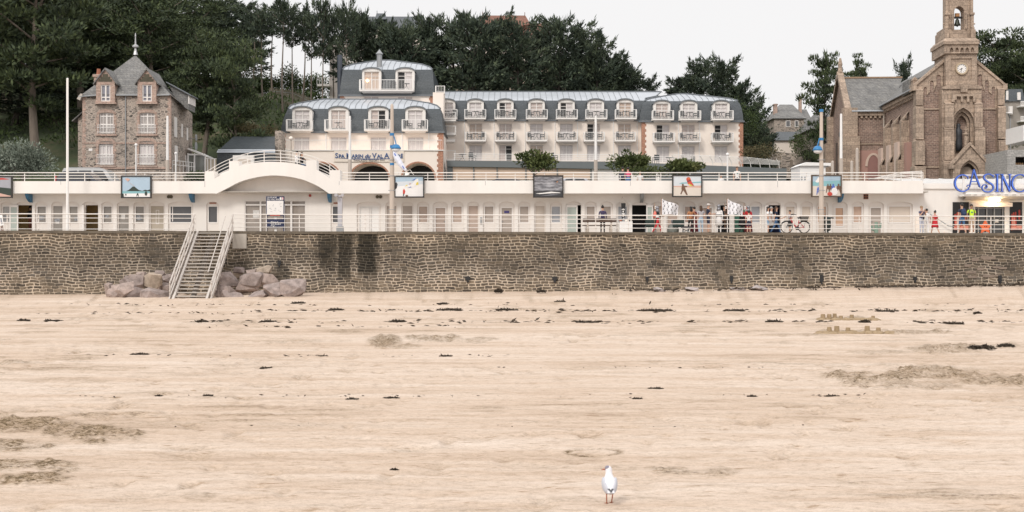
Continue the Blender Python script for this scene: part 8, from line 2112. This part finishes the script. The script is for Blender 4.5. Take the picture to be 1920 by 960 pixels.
# thin strand lines and specks
P_, D_, L_ = [], [], []
for (Y, n, x0, x1, sc) in ((551, 260, 700, 1500, .8), (545, 700, 1150, 1960, 1.0), (540, 900, 1450, 1960, 1.0), (553, 120, 0, 700, .6), (571, 160, 0, 1920, .9), (583, 380, 450, 1960, 1.0), (604, 320, 350, 1960, 1.0), (588, 60, 0, 500, .8), (612, 60, 300, 900, .7), (668, 90, 150, 950, .4), (690, 30, 900, 1500, .3), (743, 90, 120, 1650, .28), (800, 30, 300, 1900, .2)):
    X = rng.uniform(x0, x1, n); cl = fbm(X*.02, X*0+Y, 3, 70); X = X[cl > .45]
    k = len(X); Yj = Y+rng.normal(size=k)*1.3
    Dj = np.where(Yj > 572, 6000/(Yj-480), np.interp(Yj, [534, 540, 556, 572], [75.7, 75.4, 71.5, 65]))
    xx = (X-960)*Dj/FP
    zz = np.array([sand_z(a, c) for a, c in zip(xx, Dj)])+.012
    P_.append(np.stack([xx, Dj, zz], -1)); D_.append(rng.normal(size=(k, 3))*np.array([1, .35, .08])); L_.append(rng.uniform(.08, .38, k)*sc)
P_ = np.concatenate(P_); k = len(P_)
tag(link('seaweed_litter', leaf_mesh('seaweed_litter', P_, np.concatenate(D_), np.concatenate(L_), np.concatenate(L_)*.3, rng, WEED)), 'thin dark strand lines of dried seaweed scraps across the beach', 'seaweed', kind='stuff')
CAST = mat('castle_sand', (.36, .265, .165), .95, .2, 6, .5)
def castle(label, Y, towers, mound):
    Dd = 6000/(Y-480); xs_ = [fx(a, Dd) for a, _, _ in towers]; xm_ = sum(xs_)/len(xs_)
    zb = min(sand_z(x, Dd) for x in xs_)
    t = thing('sandcastle', label, 'sandcastle', (xm_, Dd, zb), 'sandcastle rows on the right of the beach')
    q = MB(); rg = random.Random(int(Y))
    for i in range(60):
        X = rg.uniform(*mound); h = rg.uniform(.03, .11); q.ell((fx(X, Dd), Dd+rg.uniform(-.4, .3), zb+.0), (rg.uniform(.08, .26), rg.uniform(.1, .25), h), 8, 5)
    q.build('mound', CAST, t, smooth=True)
    for (X, h, w) in towers:
        x = fx(X, Dd); h_ = h*Dd/FP; w_ = w*Dd/FP/2
        q = MB(); q.lathe([(w_*1.12, -.1), (w_*1.05, h_*.3), (w_*.93, h_*.96), (w_*.85, h_)], (x, Dd, zb), 12); q.build('tower', CAST, t)
castle('far sandcastle row with crumbling bucket towers', 600, [(1543, 11, 9), (1555, 11, 9), (1565, 12, 8), (1577, 8, 7), (1597, 10, 8), (1637, 8, 7)], (1535, 1645))
castle('near sandcastle row with five crisp bucket towers', 625, [(1555, 12, 9), (1569, 14, 10), (1590, 11, 9), (1626, 14, 10), (1647, 11, 9)], (1530, 1670))
# ---------------------------------------------------------------- people
SKIN = mat('skin', (.52, .31, .22), .6, .06, 8); SKINT = mat('tanned_skin', (.36, .20, .13), .6, .06, 8)
def cloth(name, col): return mat('cloth_'+name, col, .85, .12, 9)
NAVC, BLKC, WHTC, REDC, ORGC, GRYC, JEAN = cloth('navy', (.025, .032, .06)), cloth('black', (.018, .018, .02)), cloth('white', (.75, .73, .72)), cloth('red', (.50, .025, .035)), cloth('orange_brown', (.42, .19, .09)), cloth('grey', (.40, .38, .40)), cloth('light_jeans', (.34, .44, .54))
PURP, BURG, DENIM, FLUO, BEIG, PINKC, YELC, GRNC, DKTR = cloth('dark_purple', (.055, .045, .10)), cloth('burgundy', (.16, .02, .03)), cloth('denim', (.06, .13, .26)), cloth('fluo', (.62, .90, .06)), cloth('beige', (.48, .36, .26)), cloth('pink', (.75, .10, .22)), cloth('yellow', (.72, .45, .03)), cloth('dark_green', (.04, .07, .055)), cloth('charcoal', (.04, .04, .048))
PALJ = cloth('pale_jeans', (.48, .49, .56)); MAIL = mat('chain_mail', (.25, .25, .27), .4, .35, 40, metal=.6)
HBRN, HBLK, HBLD, HGRY = mat('hair_brown', (.07, .04, .025), .6, .25, 12), mat('hair_black', (.018, .015, .014), .5, .2, 12), mat('hair_blond', (.26, .18, .10), .6, .25, 12), mat('hair_grey', (.30, .29, .28), .6, .2, 12)
EYE = mat('eye_dark', (.02, .015, .015), .3); LIP = mat('lips', (.38, .13, .11), .5)
ARMS = {   # elbow and wrist offsets from the shoulder (outwards, forwards(-y), up)
 'down': ((.05, .02, -.28), (.04, -.06, -.53)), 'swing_f': ((.05, -.10, -.26), (.03, -.26, -.45)), 'swing_b': ((.05, .12, -.26), (.05, .16, -.50)), 'forward': ((.04, -.08, -.27), (-.06, -.32, -.25)),
 'hip': ((.2, .06, -.24), (.02, -.04, -.42)), 'chin': ((.05, -.14, -.24), (-.12, -.24, .02)), 'hold': ((.06, -.08, -.26), (-.14, -.24, -.22)), 'out': ((.2, -.1, -.16), (.42, -.2, -.26)), 'knee': ((.06, -.2, -.2), (.0, -.42, -.22)), 'cross': ((.08, -.08, -.24), (-.22, -.2, -.2)), 'raise': ((.06, -.16, -.14), (.0, -.26, .1))}
JOBS = []
def person(X, Dd, h, rz, label, skin=SKIN, hair=HBRN, hstyle='short', top=GRYC, bottom=JEAN, shoes=BLKC, sleeve='long', legs='long', arms=('down', 'down'), stride=.0, sit=False, z=None, extra=(), head=0.0, group=None):
    k = h/1.75
    J = {}
    def add(n, p, r): J[n] = (Vector(p), r)
    pel = .95 if not sit else .5
    add('pelvis', (0, 0, pel), (.155, .115)); add('waist', (0, .0, pel+.16), (.13, .092)); add('chest', (0, .005, pel+.36), (.165, .115)); add('neck', (0, .005, pel+.535), (.052, .052)); add('head0', (0, -.015, pel+.61), (.074, .082)); add('head1', (0, -.01, pel+.70), (.083, .098)); add('head2', (0, .0, pel+.785), (.05, .06))
    E = [('pelvis', 'waist', 'T'), ('waist', 'chest', 'T'), ('chest', 'neck', 'N'), ('neck', 'head0', 'H'), ('head0', 'head1', 'H'), ('head1', 'head2', 'H')]
    for s, nmx, a in ((-1, 'l', arms[0]), (1, 'r', arms[1])):
        sh = Vector((s*.185, .01, pel+.45)); e, w = ARMS[a]
        add('sh'+nmx, sh, (.062, .06)); add('el'+nmx, sh+Vector((s*e[0], e[1], e[2])), (.043, .043)); wp = sh+Vector((s*w[0], w[1], w[2])); add('wr'+nmx, wp, (.03, .03))
        dv = (J['wr'+nmx][0]-J['el'+nmx][0]).normalized(); add('ha'+nmx, wp+dv*.07, (.034, .026))
        E += [('chest', 'sh'+nmx, 'T'), ('sh'+nmx, 'el'+nmx, 'U'), ('el'+nmx, 'wr'+nmx, 'F'), ('wr'+nmx, 'ha'+nmx, 'H')]
        hp_ = Vector((s*.09, .0, pel-.07))
        if sit: kn = hp_+Vector((s*.05, -.40, .04)); an = kn+Vector((0, -.06, -.40)); toe = an+Vector((0, -.14, -.05))
        else:
            sw_ = stride*s; kn = hp_+Vector((s*.012, -sw_*.40-.02, -.40)); an = kn+Vector((s*.005, -sw_*.28+(.12 if sw_ < 0 else .02), -.40+abs(sw_)*.10)); toe = an+Vector((s*.03, -.15, -.045))
        add('hp'+nmx, hp_, (.088, .092)); add('kn'+nmx, kn, (.058, .06)); add('an'+nmx, an, (.038, .042)); add('to'+nmx, toe, (.036, .024))
        E += [('pelvis', 'hp'+nmx, 'P'), ('hp'+nmx, 'kn'+nmx, 'L'), ('kn'+nmx, 'an'+nmx, 'S'), ('an'+nmx, 'to'+nmx, 'O')]
    # feet touch the ground
    low = min(J[n][0].z for n in ('tol', 'tor'))
    if not sit:
        for n in list(J): J[n] = (J[n][0]-Vector((0, 0, low-.025)), J[n][1])
    names = list(J); me = bpy.data.meshes.new('person_body')
    me.from_pydata([tuple(J[n][0]*k) for n in names], [(names.index(a), names.index(b_)) for a, b_, _ in E], [])
    o = bpy.data.objects.new('body_source', me); COL.objects.link(o)
    o.modifiers.new('Skin', 'SKIN').use_smooth_shade = True
    for i, n in enumerate(names):
        sv = me.skin_vertices[0].data[i]; sv.radius = tuple(x*k for x in J[n][1]); sv.use_root = (n == 'pelvis')
    ss = o.modifiers.new('Sub', 'SUBSURF'); ss.levels = 1; ss.render_levels = 1
    x = fx(X, Dd); JOBS.append(dict(o=o, J=J, E=E, k=k, x=x, y=Dd, z=pz(x) if z is None else z, rz=rz, label=label, skin=skin, hair=hair, hstyle=hstyle, top=top, bottom=bottom, shoes=shoes, sleeve=sleeve, legs=legs, extra=extra, sit=sit, group=group))

person(1130, 79.2, 1.70, R(175), 'person with tied dark hair and purple sweater standing behind the bench', hair=HBLK, hstyle='bun', top=PURP, bottom=BLKC, stride=.18)
person(1233, 79.0, 1.66, R(100), 'costumed person with red trousers, grey helmet and salmon pack carrying a flag', hair=MAIL, hstyle='hood', top=BLKC, bottom=REDC, sleeve='long', arms=('forward', 'forward'), stride=.42, extra=('pack_salmon', 'sash_white'))
person(1295, 79.3, 1.68, R(200), 'person in orange brown jacket and black trousers seen from behind', hair=HBLK, hstyle='long', top=ORGC, bottom=BLKC, stride=.2, arms=('hip', 'down'))
person(1301.5, 79.8, 1.66, R(215), 'person in long burgundy dress beside the orange brown jacket', hair=HBLK, top=BURG, bottom=BURG, extra=('skirt_long',), arms=('down', 'hold'))
person(1314, 78.9, 1.70, R(185), 'person with long brown hair, grey top and light blue jeans', hair=HBRN, hstyle='verylong', top=GRYC, bottom=JEAN, sleeve='short', shoes=WHTC, arms=('down', 'down'))
person(1328, 79.2, 1.82, R(95), 'tall person in pale cap, navy shirt and navy shorts reading something', hair=HGRY, hstyle='cap', top=NAVC, bottom=NAVC, sleeve='short', legs='short', arms=('forward', 'forward'))
person(1348, 79.4, 1.76, R(150), 'person in grey mail hood and white tunic with black sash', hair=MAIL, hstyle='hood', top=WHTC, bottom=WHTC, extra=('tunic_white', 'sash_black'), arms=('down', 'hold'))
person(1358.5, 79.9, 1.74, R(10), 'person in black tunic behind the pole of the second ermine flag', hair=HBLK, top=BLKC, bottom=DKTR, extra=('tunic_black',), arms=('hold', 'hold'))
person(1391, 79.6, 1.68, R(100), 'costumed person in dark coat with red sleeves behind the second flag', hair=HBLK, top=REDC, bottom=BLKC, arms=('forward', 'hold'), extra=('tunic_black',), stride=.2)
person(1403, 79.7, 1.70, R(190), 'person in grey mail hood standing behind the child in white', hair=MAIL, hstyle='hood', top=REDC, bottom=BURG, arms=('down', 'down'), extra=('skirt_long',))
person(1404, 78.6, 1.36, R(170), 'child with black hair in white shirt and navy shorts', hair=HBLK, hstyle='bun', top=WHTC, bottom=NAVC, sleeve='short', legs='short', extra=('number',))
person(1440, 78.8, 1.64, R(80), 'person with black hair, white top and short denim shorts', hair=HBLK, hstyle='long', top=WHTC, bottom=cloth('light_denim', (.24, .36, .50)), sleeve='short', legs='short', arms=('down', 'forward'))
person(1446.5, 79.4, 1.66, R(80), 'person with grey hair in long white shirt and black trousers', hair=HGRY, top=WHTC, bottom=BLKC, legs='long', sleeve='short', arms=('down', 'forward'), extra=('tunic_white',))
person(1455.5, 79.0, 1.70, R(85), 'person in navy t-shirt and blue jeans walking out of the blue doorway', hair=HBRN, hstyle='long', top=NAVC, bottom=DENIM, sleeve='short', arms=('swing_b', 'forward'), stride=.4)
person(1481, 78.9, 1.46, R(-35), 'child with dark curly hair reaching an arm out behind the bicycle', hair=HBLK, top=GRYC, bottom=BLKC, sleeve='short', legs='short', arms=('out', 'forward'), stride=.35)
person(1728, 79.0, 1.72, R(25), 'person in navy patterned top and pale jeans with hands at the chin', hair=HBLD, top=cloth('navy_pattern', (.08, .075, .13)), bottom=PALJ, sleeve='short', shoes=WHTC, arms=('chin', 'chin'), extra=('bag_dark',))
person(1737.5, 79.5, 1.60, R(160), 'person dressed all in white with short black hair', hair=HBLK, top=WHTC, bottom=WHTC, shoes=WHTC, sleeve='short', stride=.35, arms=('down', 'down'))
person(1753, 79.2, 1.46, R(200), 'child in red dress with dark hair bun walking towards the casino', hair=HBLK, hstyle='bun', top=REDC, bottom=REDC, sleeve='short', legs='bare', extra=('skirt_red',), stride=.4)
person(1803.5, 79.0, 1.90, R(195), 'tall person with navy backpack and blue shorts turned to the casino', hair=HBLK, top=NAVC, bottom=DENIM, sleeve='short', legs='short', extra=('pack_navy',), shoes=WHTC, stride=.2)
person(1821.5, 79.3, 1.84, R(-10), 'person in fluorescent yellow t-shirt and beige shorts facing the beach', skin=SKINT, hair=HBLK, top=FLUO, bottom=BEIG, sleeve='short', legs='short', shoes=WHTC, extra=('straps', 'chest_print'))
person(57, 82.9, 1.72, R(150), 'person in dark clothes standing inside the ochre gallery doorway at left', hair=HBLK, top=BLKC, bottom=cloth('rust', (.22, .08, .06)), arms=('forward', 'down'))
zt_ = 6.22
person(557, 82.9, 1.68, R(60), 'person with dark hair and white shirt seated on top of the hump', hair=HBLK, top=WHTC, bottom=BLKC, sit=True, z=fz(312, 82.9)-.25, arms=('knee', 'knee'))
person(566, 82.8, 1.64, R(75), 'person in black top and jeans seated on the hump beside the white shirt', hair=HBRN, top=BLKC, bottom=DENIM, sit=True, z=fz(313, 82.8)-.28, arms=('knee', 'knee'), hstyle='long')
person(1167.5, 85, 1.72, R(170), 'person in dark navy jacket on the upper terrace by the glossy tree', hair=HBLK, top=NAVC, bottom=BLKC, z=6.30)
person(1177.5, 85, 1.70, R(190), 'person in pink top and blue skirt on the upper terrace', hair=HBLK, top=PINKC, bottom=DENIM, sleeve='short', extra=('skirt_denim',), z=6.30)
person(1200, 85, 1.42, R(180), 'child in white top and yellow trousers on the upper terrace', hair=HBLD, top=WHTC, bottom=YELC, sleeve='short', z=6.30)
person(1382, 84.6, 1.72, R(0), 'boy in printed white t-shirt on the upper terrace behind the railing', hair=HBRN, top=WHTC, bottom=DKTR, sleeve='short', z=6.30, extra=('chest_print',))
person(1352, 84.8, 1.52, R(0), 'child whose head just shows above the parapet', hair=HBLK, top=WHTC, bottom=DKTR, sleeve='short', z=6.0)

dg = bpy.context.evaluated_depsgraph_get()
for j in JOBS:
    me = bpy.data.meshes.new_from_object(j['o'].evaluated_get(dg)); j['me'] = me; me.name = 'person'
for j in JOBS:
    src = j['o'].data; bpy.data.objects.remove(j['o'])
    me, J, E, k = j['me'], j['J'], j['E'], j['k']
    sh_, lg_ = j['sleeve'], j['legs']
    for m_ in (j['skin'], j['top'], j['bottom'], j['shoes']): me.materials.append(m_)
    bm = bmesh.new(); bm.from_mesh(me); bm.faces.ensure_lookup_table()
    segs = [(J[a][0]*k, J[b_][0]*k, c) for a, b_, c in E]
    for f in bm.faces:
        c = f.calc_center_median(); best = None
        for a, b_, t in segs:
            d = b_-a; u = max(0, min(1, (c-a).dot(d)/d.length_squared)); dist = (c-a-d*u).length
            if best is None or dist < best[0]: best = (dist, t, u)
        t, u = best[1], best[2]
        mi = {'T': 1, 'N': 1 if u < .72 else 0, 'H': 0, 'U': 1 if (sh_ == 'long' or u < .62) else 0, 'F': 1 if sh_ == 'long' else 0, 'P': 2, 'L': 2 if (lg_ in ('long',) or (lg_ == 'short' and u < .85)) else 0, 'S': 2 if lg_ == 'long' else 0, 'O': 3}[t]
        if t == 'T' and c.z < (J['pelvis'][0].z+.05)*k: mi = 2
        f.material_index = mi; f.smooth = True
    bm.to_mesh(me); bm.free()
    # fingers rooted in the palms, and a nose, in the same body mesh
    q = MB()
    for s, nn in ((-1, 'l'), (1, 'r')):
        w = J['wr'+nn][0]*k; h_ = J['ha'+nn][0]*k; d = (h_-w).normalized(); sd_ = d.cross(Vector((0, 1, 0)));
        if sd_.length < .1: sd_ = d.cross(Vector((1, 0, 0)))
        sd_.normalize(); pn = d.cross(sd_)
        for fi, (off, ln) in enumerate(((-.024, .062), (-.008, .074), (.008, .07), (.023, .054))):
            b0 = h_+sd_*off*k; q.tube([b0, b0+d*ln*.55*k, b0+(d*.8+pn*.5)*ln*k], [.0095*k, .009*k, .006*k], 5)
        b0 = w+d*.03*k-sd_*.024*k; q.tube([b0, b0+(d*.6-sd_*.8)*.035*k, b0+(d-sd_*.5)*.06*k], [.012*k, .010*k, .007*k], 5)
    hc = J['head1'][0]*k
    q.tube([hc+Vector((0, -.09, .02))*k, hc+Vector((0, -.118, -.018))*k], [.008*k, .016*k], 5)
    for s in (-1, 1): q.ell(hc+Vector((s*.086, .005, -.005))*k, (.012*k, .02*k, .03*k), 6, 4)
    for ci in range(len(q.f)): pass
    bm = bmesh.new(); bm.from_mesh(me); off = len(bm.verts)
    vs = [bm.verts.new(v) for v in q.v]
    for f in q.f:
        try: ff = bm.faces.new([vs[i] for i in f]); ff.material_index = 0; ff.smooth = True
        except ValueError: pass
    bmesh.ops.recalc_face_normals(bm, faces=bm.faces)
    bm.to_mesh(me); bm.free()
    o = bpy.data.objects.new('person', me); COL.objects.link(o); o.location = (j['x'], j['y'], j['z']); WLOC[o.name] = Vector((0, 0, 0))
    tag(o, j['label'], 'person')
    def part(nm_, mb, m_, smooth=True):
        me2 = mb.mesh(nm_, m_, (0, 0, 0), smooth); c = bpy.data.objects.new(nm_, me2); COL.objects.link(c); c.parent = o; return c
    hs = j['hstyle']; H = MB()
    if hs == 'hood':
        H.ell(hc+Vector((0, .018, .025))*k, (.108*k, .118*k, .125*k), 12, 8); H.lathe([(.16*k, -.22*k), (.1*k, -.12*k), (.09*k, -.02*k)], hc+Vector((0, .02, 0))*k, 12); part('mail_hood', H, j['hair'])
    else:
        H.ell(hc+Vector((0, .022, .032))*k, (.096*k, .10*k, .092*k), 12, 8)
        if hs in ('long', 'verylong'): L_ = .30 if hs == 'verylong' else .2; H.ell(hc+Vector((0, .07, -.06-L_*.35))*k, (.10*k, .055*k, L_*k), 10, 7)
        if hs == 'bun': H.ell(hc+Vector((0, .06, .12))*k, (.05*k, .05*k, .05*k), 8, 6)
        part('hair', H, j['hair'])
        if hs == 'cap':
            C2 = MB(); C2.ell(hc+Vector((0, .005, .06))*k, (.104*k, .112*k, .065*k), 12, 6); C2.ell(hc+Vector((0, -.12, .045))*k, (.07*k, .075*k, .012*k), 10, 5); part('cap', C2, cloth('cap_pale', (.62, .58, .55)))
    F_ = MB()
    for s in (-1, 1): F_.ell(hc+Vector((s*.033, -.086, .016))*k, (.013*k, .009*k, .008*k), 6, 4, 0)
    F_.ell(hc+Vector((0, -.083, -.048))*k, (.024*k, .01*k, .008*k), 6, 4, 1)
    part('face', F_, [EYE, LIP])
    pz_ = J['pelvis'][0].z*k
    for e in j['extra']:
        q = MB()
        if e.startswith('skirt'):
            long_ = e == 'skirt_long'; zb_ = .10*k if long_ else pz_-.42*k
            q.lathe([(.135*k, pz_+.16*k), (.19*k, pz_-.02*k), (.24*k, pz_-.25*k if not long_ else pz_*.5), (.28*k, zb_)], (0, 0, 0), 14); part('skirt', q, j['bottom'])
        elif e.startswith('tunic'):
            q.lathe([(.185*k, pz_+.30*k), (.165*k, pz_+.12*k), (.2*k, pz_-.08*k), (.23*k, pz_-.45*k)], (0, 0, 0), 14); part('tunic', q, WHTC if 'white' in e else BLKC)
        elif e.startswith('sash'):
            q.lathe([(.19*k, pz_+.10*k), (.185*k, pz_+.16*k), (.19*k, pz_+.22*k)], (0, 0, 0), 14); part('sash', q, BLKC if 'black' in e else WHTC)
        elif e.startswith('pack'):
            q.ell((0, .17*k, pz_+.30*k), (.15*k, .11*k, .23*k), 10, 8); q.box(-.1*k, .1*k, .24*k, .30*k, pz_+.12*k, pz_+.3*k)
            part('backpack', q, cloth('salmon', (.70, .20, .16)) if 'salmon' in e else cloth('pack_navy', (.03, .05, .11)))
        elif e == 'bag_dark': q.ell((.06*k, -.16*k, pz_+.04*k), (.11*k, .06*k, .09*k), 8, 6); part('bag', q, BLKC)
        elif e == 'straps':
            for s in (-1, 1): q.tube([(s*.12*k, .06*k, pz_+.53*k), (s*.13*k, -.10*k, pz_+.47*k), (s*.15*k, -.13*k, pz_+.3*k), (s*.17*k, -.03*k, pz_+.15*k)], .02*k, 5)
            q.ell((0, .16*k, pz_+.3*k), (.15*k, .09*k, .2*k), 8, 6); part('backpack', q, BLKC)
        elif e == 'chest_print': q.ell((0.01, -.118*k, pz_+.34*k), (.06*k, .014*k, .04*k), 8, 5); part('shirt_print', q, cloth('print_teal', (.05, .25, .25)))
        elif e == 'number': q.ribbon([(-.03*k, pz_+.4*k), (.05*k, pz_+.4*k), (-.01*k, pz_+.22*k)], .025*k, .108*k, .125*k); part('shirt_number', q, REDC, False)
    o.rotation_euler = (0, 0, j['rz'])
    for c in o.children: pass
# ---------------------------------------------------------------- the gull in the foreground
GD = 12.85; gx0 = fx(1143, GD)
gzz = sand_z(gx0, GD)
gl = thing('gull', 'white gull with pale grey wings seen from behind on the sand', 'bird', (gx0, GD, gzz))
GW = mat('gull_white', (.72, .70, .72), .8, .04, 30); GG = mat('gull_grey', (.52, .53, .58), .8, .07, 30); GB = mat('gull_black', (.04, .04, .045), .7, .2, 30); GO = mat('gull_leg_red', (.42, .15, .09), .6, .15, 30); GH = mat('gull_head_smudge', (.25, .24, .30), .8, .2, 40)
# body: lofted rings along the spine from tail to crown (heading away from the viewer)
rings = [(-.145, .165, .012, .012), (-.12, .160, .035, .028), (-.08, .165, .058, .052), (-.03, .185, .074, .072), (.02, .205, .074, .075), (.06, .232, .062, .064), (.085, .262, .044, .046), (.098, .292, .035, .036), (.104, .318, .034, .035), (.106, .342, .030, .031), (.106, .360, .016, .016), (.106, .366, .004, .004)]
vs, fs = [], []; n = 18
for i, (y, z, a, b_) in enumerate(rings):
    p0 = rings[max(0, i-1)]; p1 = rings[min(len(rings)-1, i+1)]
    d = Vector((0, p1[0]-p0[0], p1[1]-p0[1])).normalized(); up = Vector((1, 0, 0)).cross(d)
    for j_ in range(n):
        t = 2*PI*j_/n; vs.append(Vector((0, y, z))+Vector((1, 0, 0))*a*math.cos(t)+up*b_*math.sin(t))
for i in range(len(rings)-1):
    for j_ in range(n): fs.append((i*n+j_, i*n+(j_+1) % n, (i+1)*n+(j_+1) % n, (i+1)*n+j_))
fs += [tuple(range(n))[::-1], tuple((len(rings)-1)*n+j_ for j_ in range(n))]
G0 = Vector((gx0, GD, gzz))
def gpart(nm_, q, m_, smooth=True):
    q.v = [(v[0]+gx0, v[1]+GD, v[2]+gzz) for v in q.v]; return q.build(nm_, m_, gl, G0, smooth)
q = MB(); q.add(vs, fs); gpart('body', q, GW)
for s in (-1, 1):
    q = MB(); w = []
    for i, (y, z, wd, hh) in enumerate(((.055, .235, .012, .03), (.02, .215, .022, .055), (-.03, .195, .024, .06), (-.08, .172, .02, .048), (-.13, .155, .012, .03), (-.175, .148, .004, .012))):
        ox = s*(.062+.016*math.sin(PI*i/5)-.012*i)
        for j_ in range(10): t = 2*PI*j_/10; w.append((ox+wd*math.cos(t), y, z+hh*math.sin(t)-.004))
    k_ = 6; q.add(w, [(i*10+j_, i*10+(j_+1) % 10, (i+1)*10+(j_+1) % 10, (i+1)*10+j_) for i in range(k_-1) for j_ in range(10)]+[tuple(range(10))[::-1], tuple((k_-1)*10+j_ for j_ in range(10))]); gpart('wing', q, GG)
    q = MB(); q.add([(s*.014, -.12, .183), (s*.034, -.13, .176), (s*-.012, -.222, .150), (s*.012, -.125, .165)], [(0, 1, 2), (0, 2, 3), (1, 3, 2), (0, 3, 1)]); gpart('wing_tip', q, GB, False)
q = MB(); q.add([(-.03, -.11, .168), (.03, -.11, .168), (.036, -.2, .150), (-.036, -.2, .150), (-.03, -.11, .158), (.03, -.11, .158), (.036, -.2, .145), (-.036, -.2, .145)], [(0,1,2,3),(4,7,6,5),(0,4,5,1),(1,5,6,2),(2,6,7,3),(3,7,4,0)]); gpart('tail', q, GW, False)
q = MB(); q.ell((0, -.09, .132), (.035, .04, .022), 10, 6); gpart('vent_feathers', q, GW)
q = MB(); q.ell((-.012, .108, .348), (.027, .03, .021), 10, 7); q.ell((-.031, .112, .33), (.008, .012, .013), 8, 6); gpart('head_patch', q, GH)
q = MB(); q.tube([(-.028, .118, .330), (-.055, .135, .324), (-.075, .145, .318)], [.010, .007, .002], 6); gpart('bill', q, GO)
for s, dy in ((-1, .0), (1, .035)):
    q = MB(); x = s*.030
    q.tube([(x, -.01+dy, .15), (x*1.05, -.02+dy, .09), (x*(.95 if s < 0 else .75), .0+dy, .006)], [.010, .0062, .0058], 6)
    fxx_ = x*(.95 if s < 0 else .75)
    q.add([(fxx_, -.012+dy, .006), (fxx_-.028, .05+dy, .003), (fxx_, .06+dy, .004), (fxx_+.028, .05+dy, .003), (fxx_, .0+dy, .014)], [(0, 4, 1), (1, 4, 2), (2, 4, 3), (3, 4, 0), (0, 1, 2, 3)]); gpart('leg', q, GO)
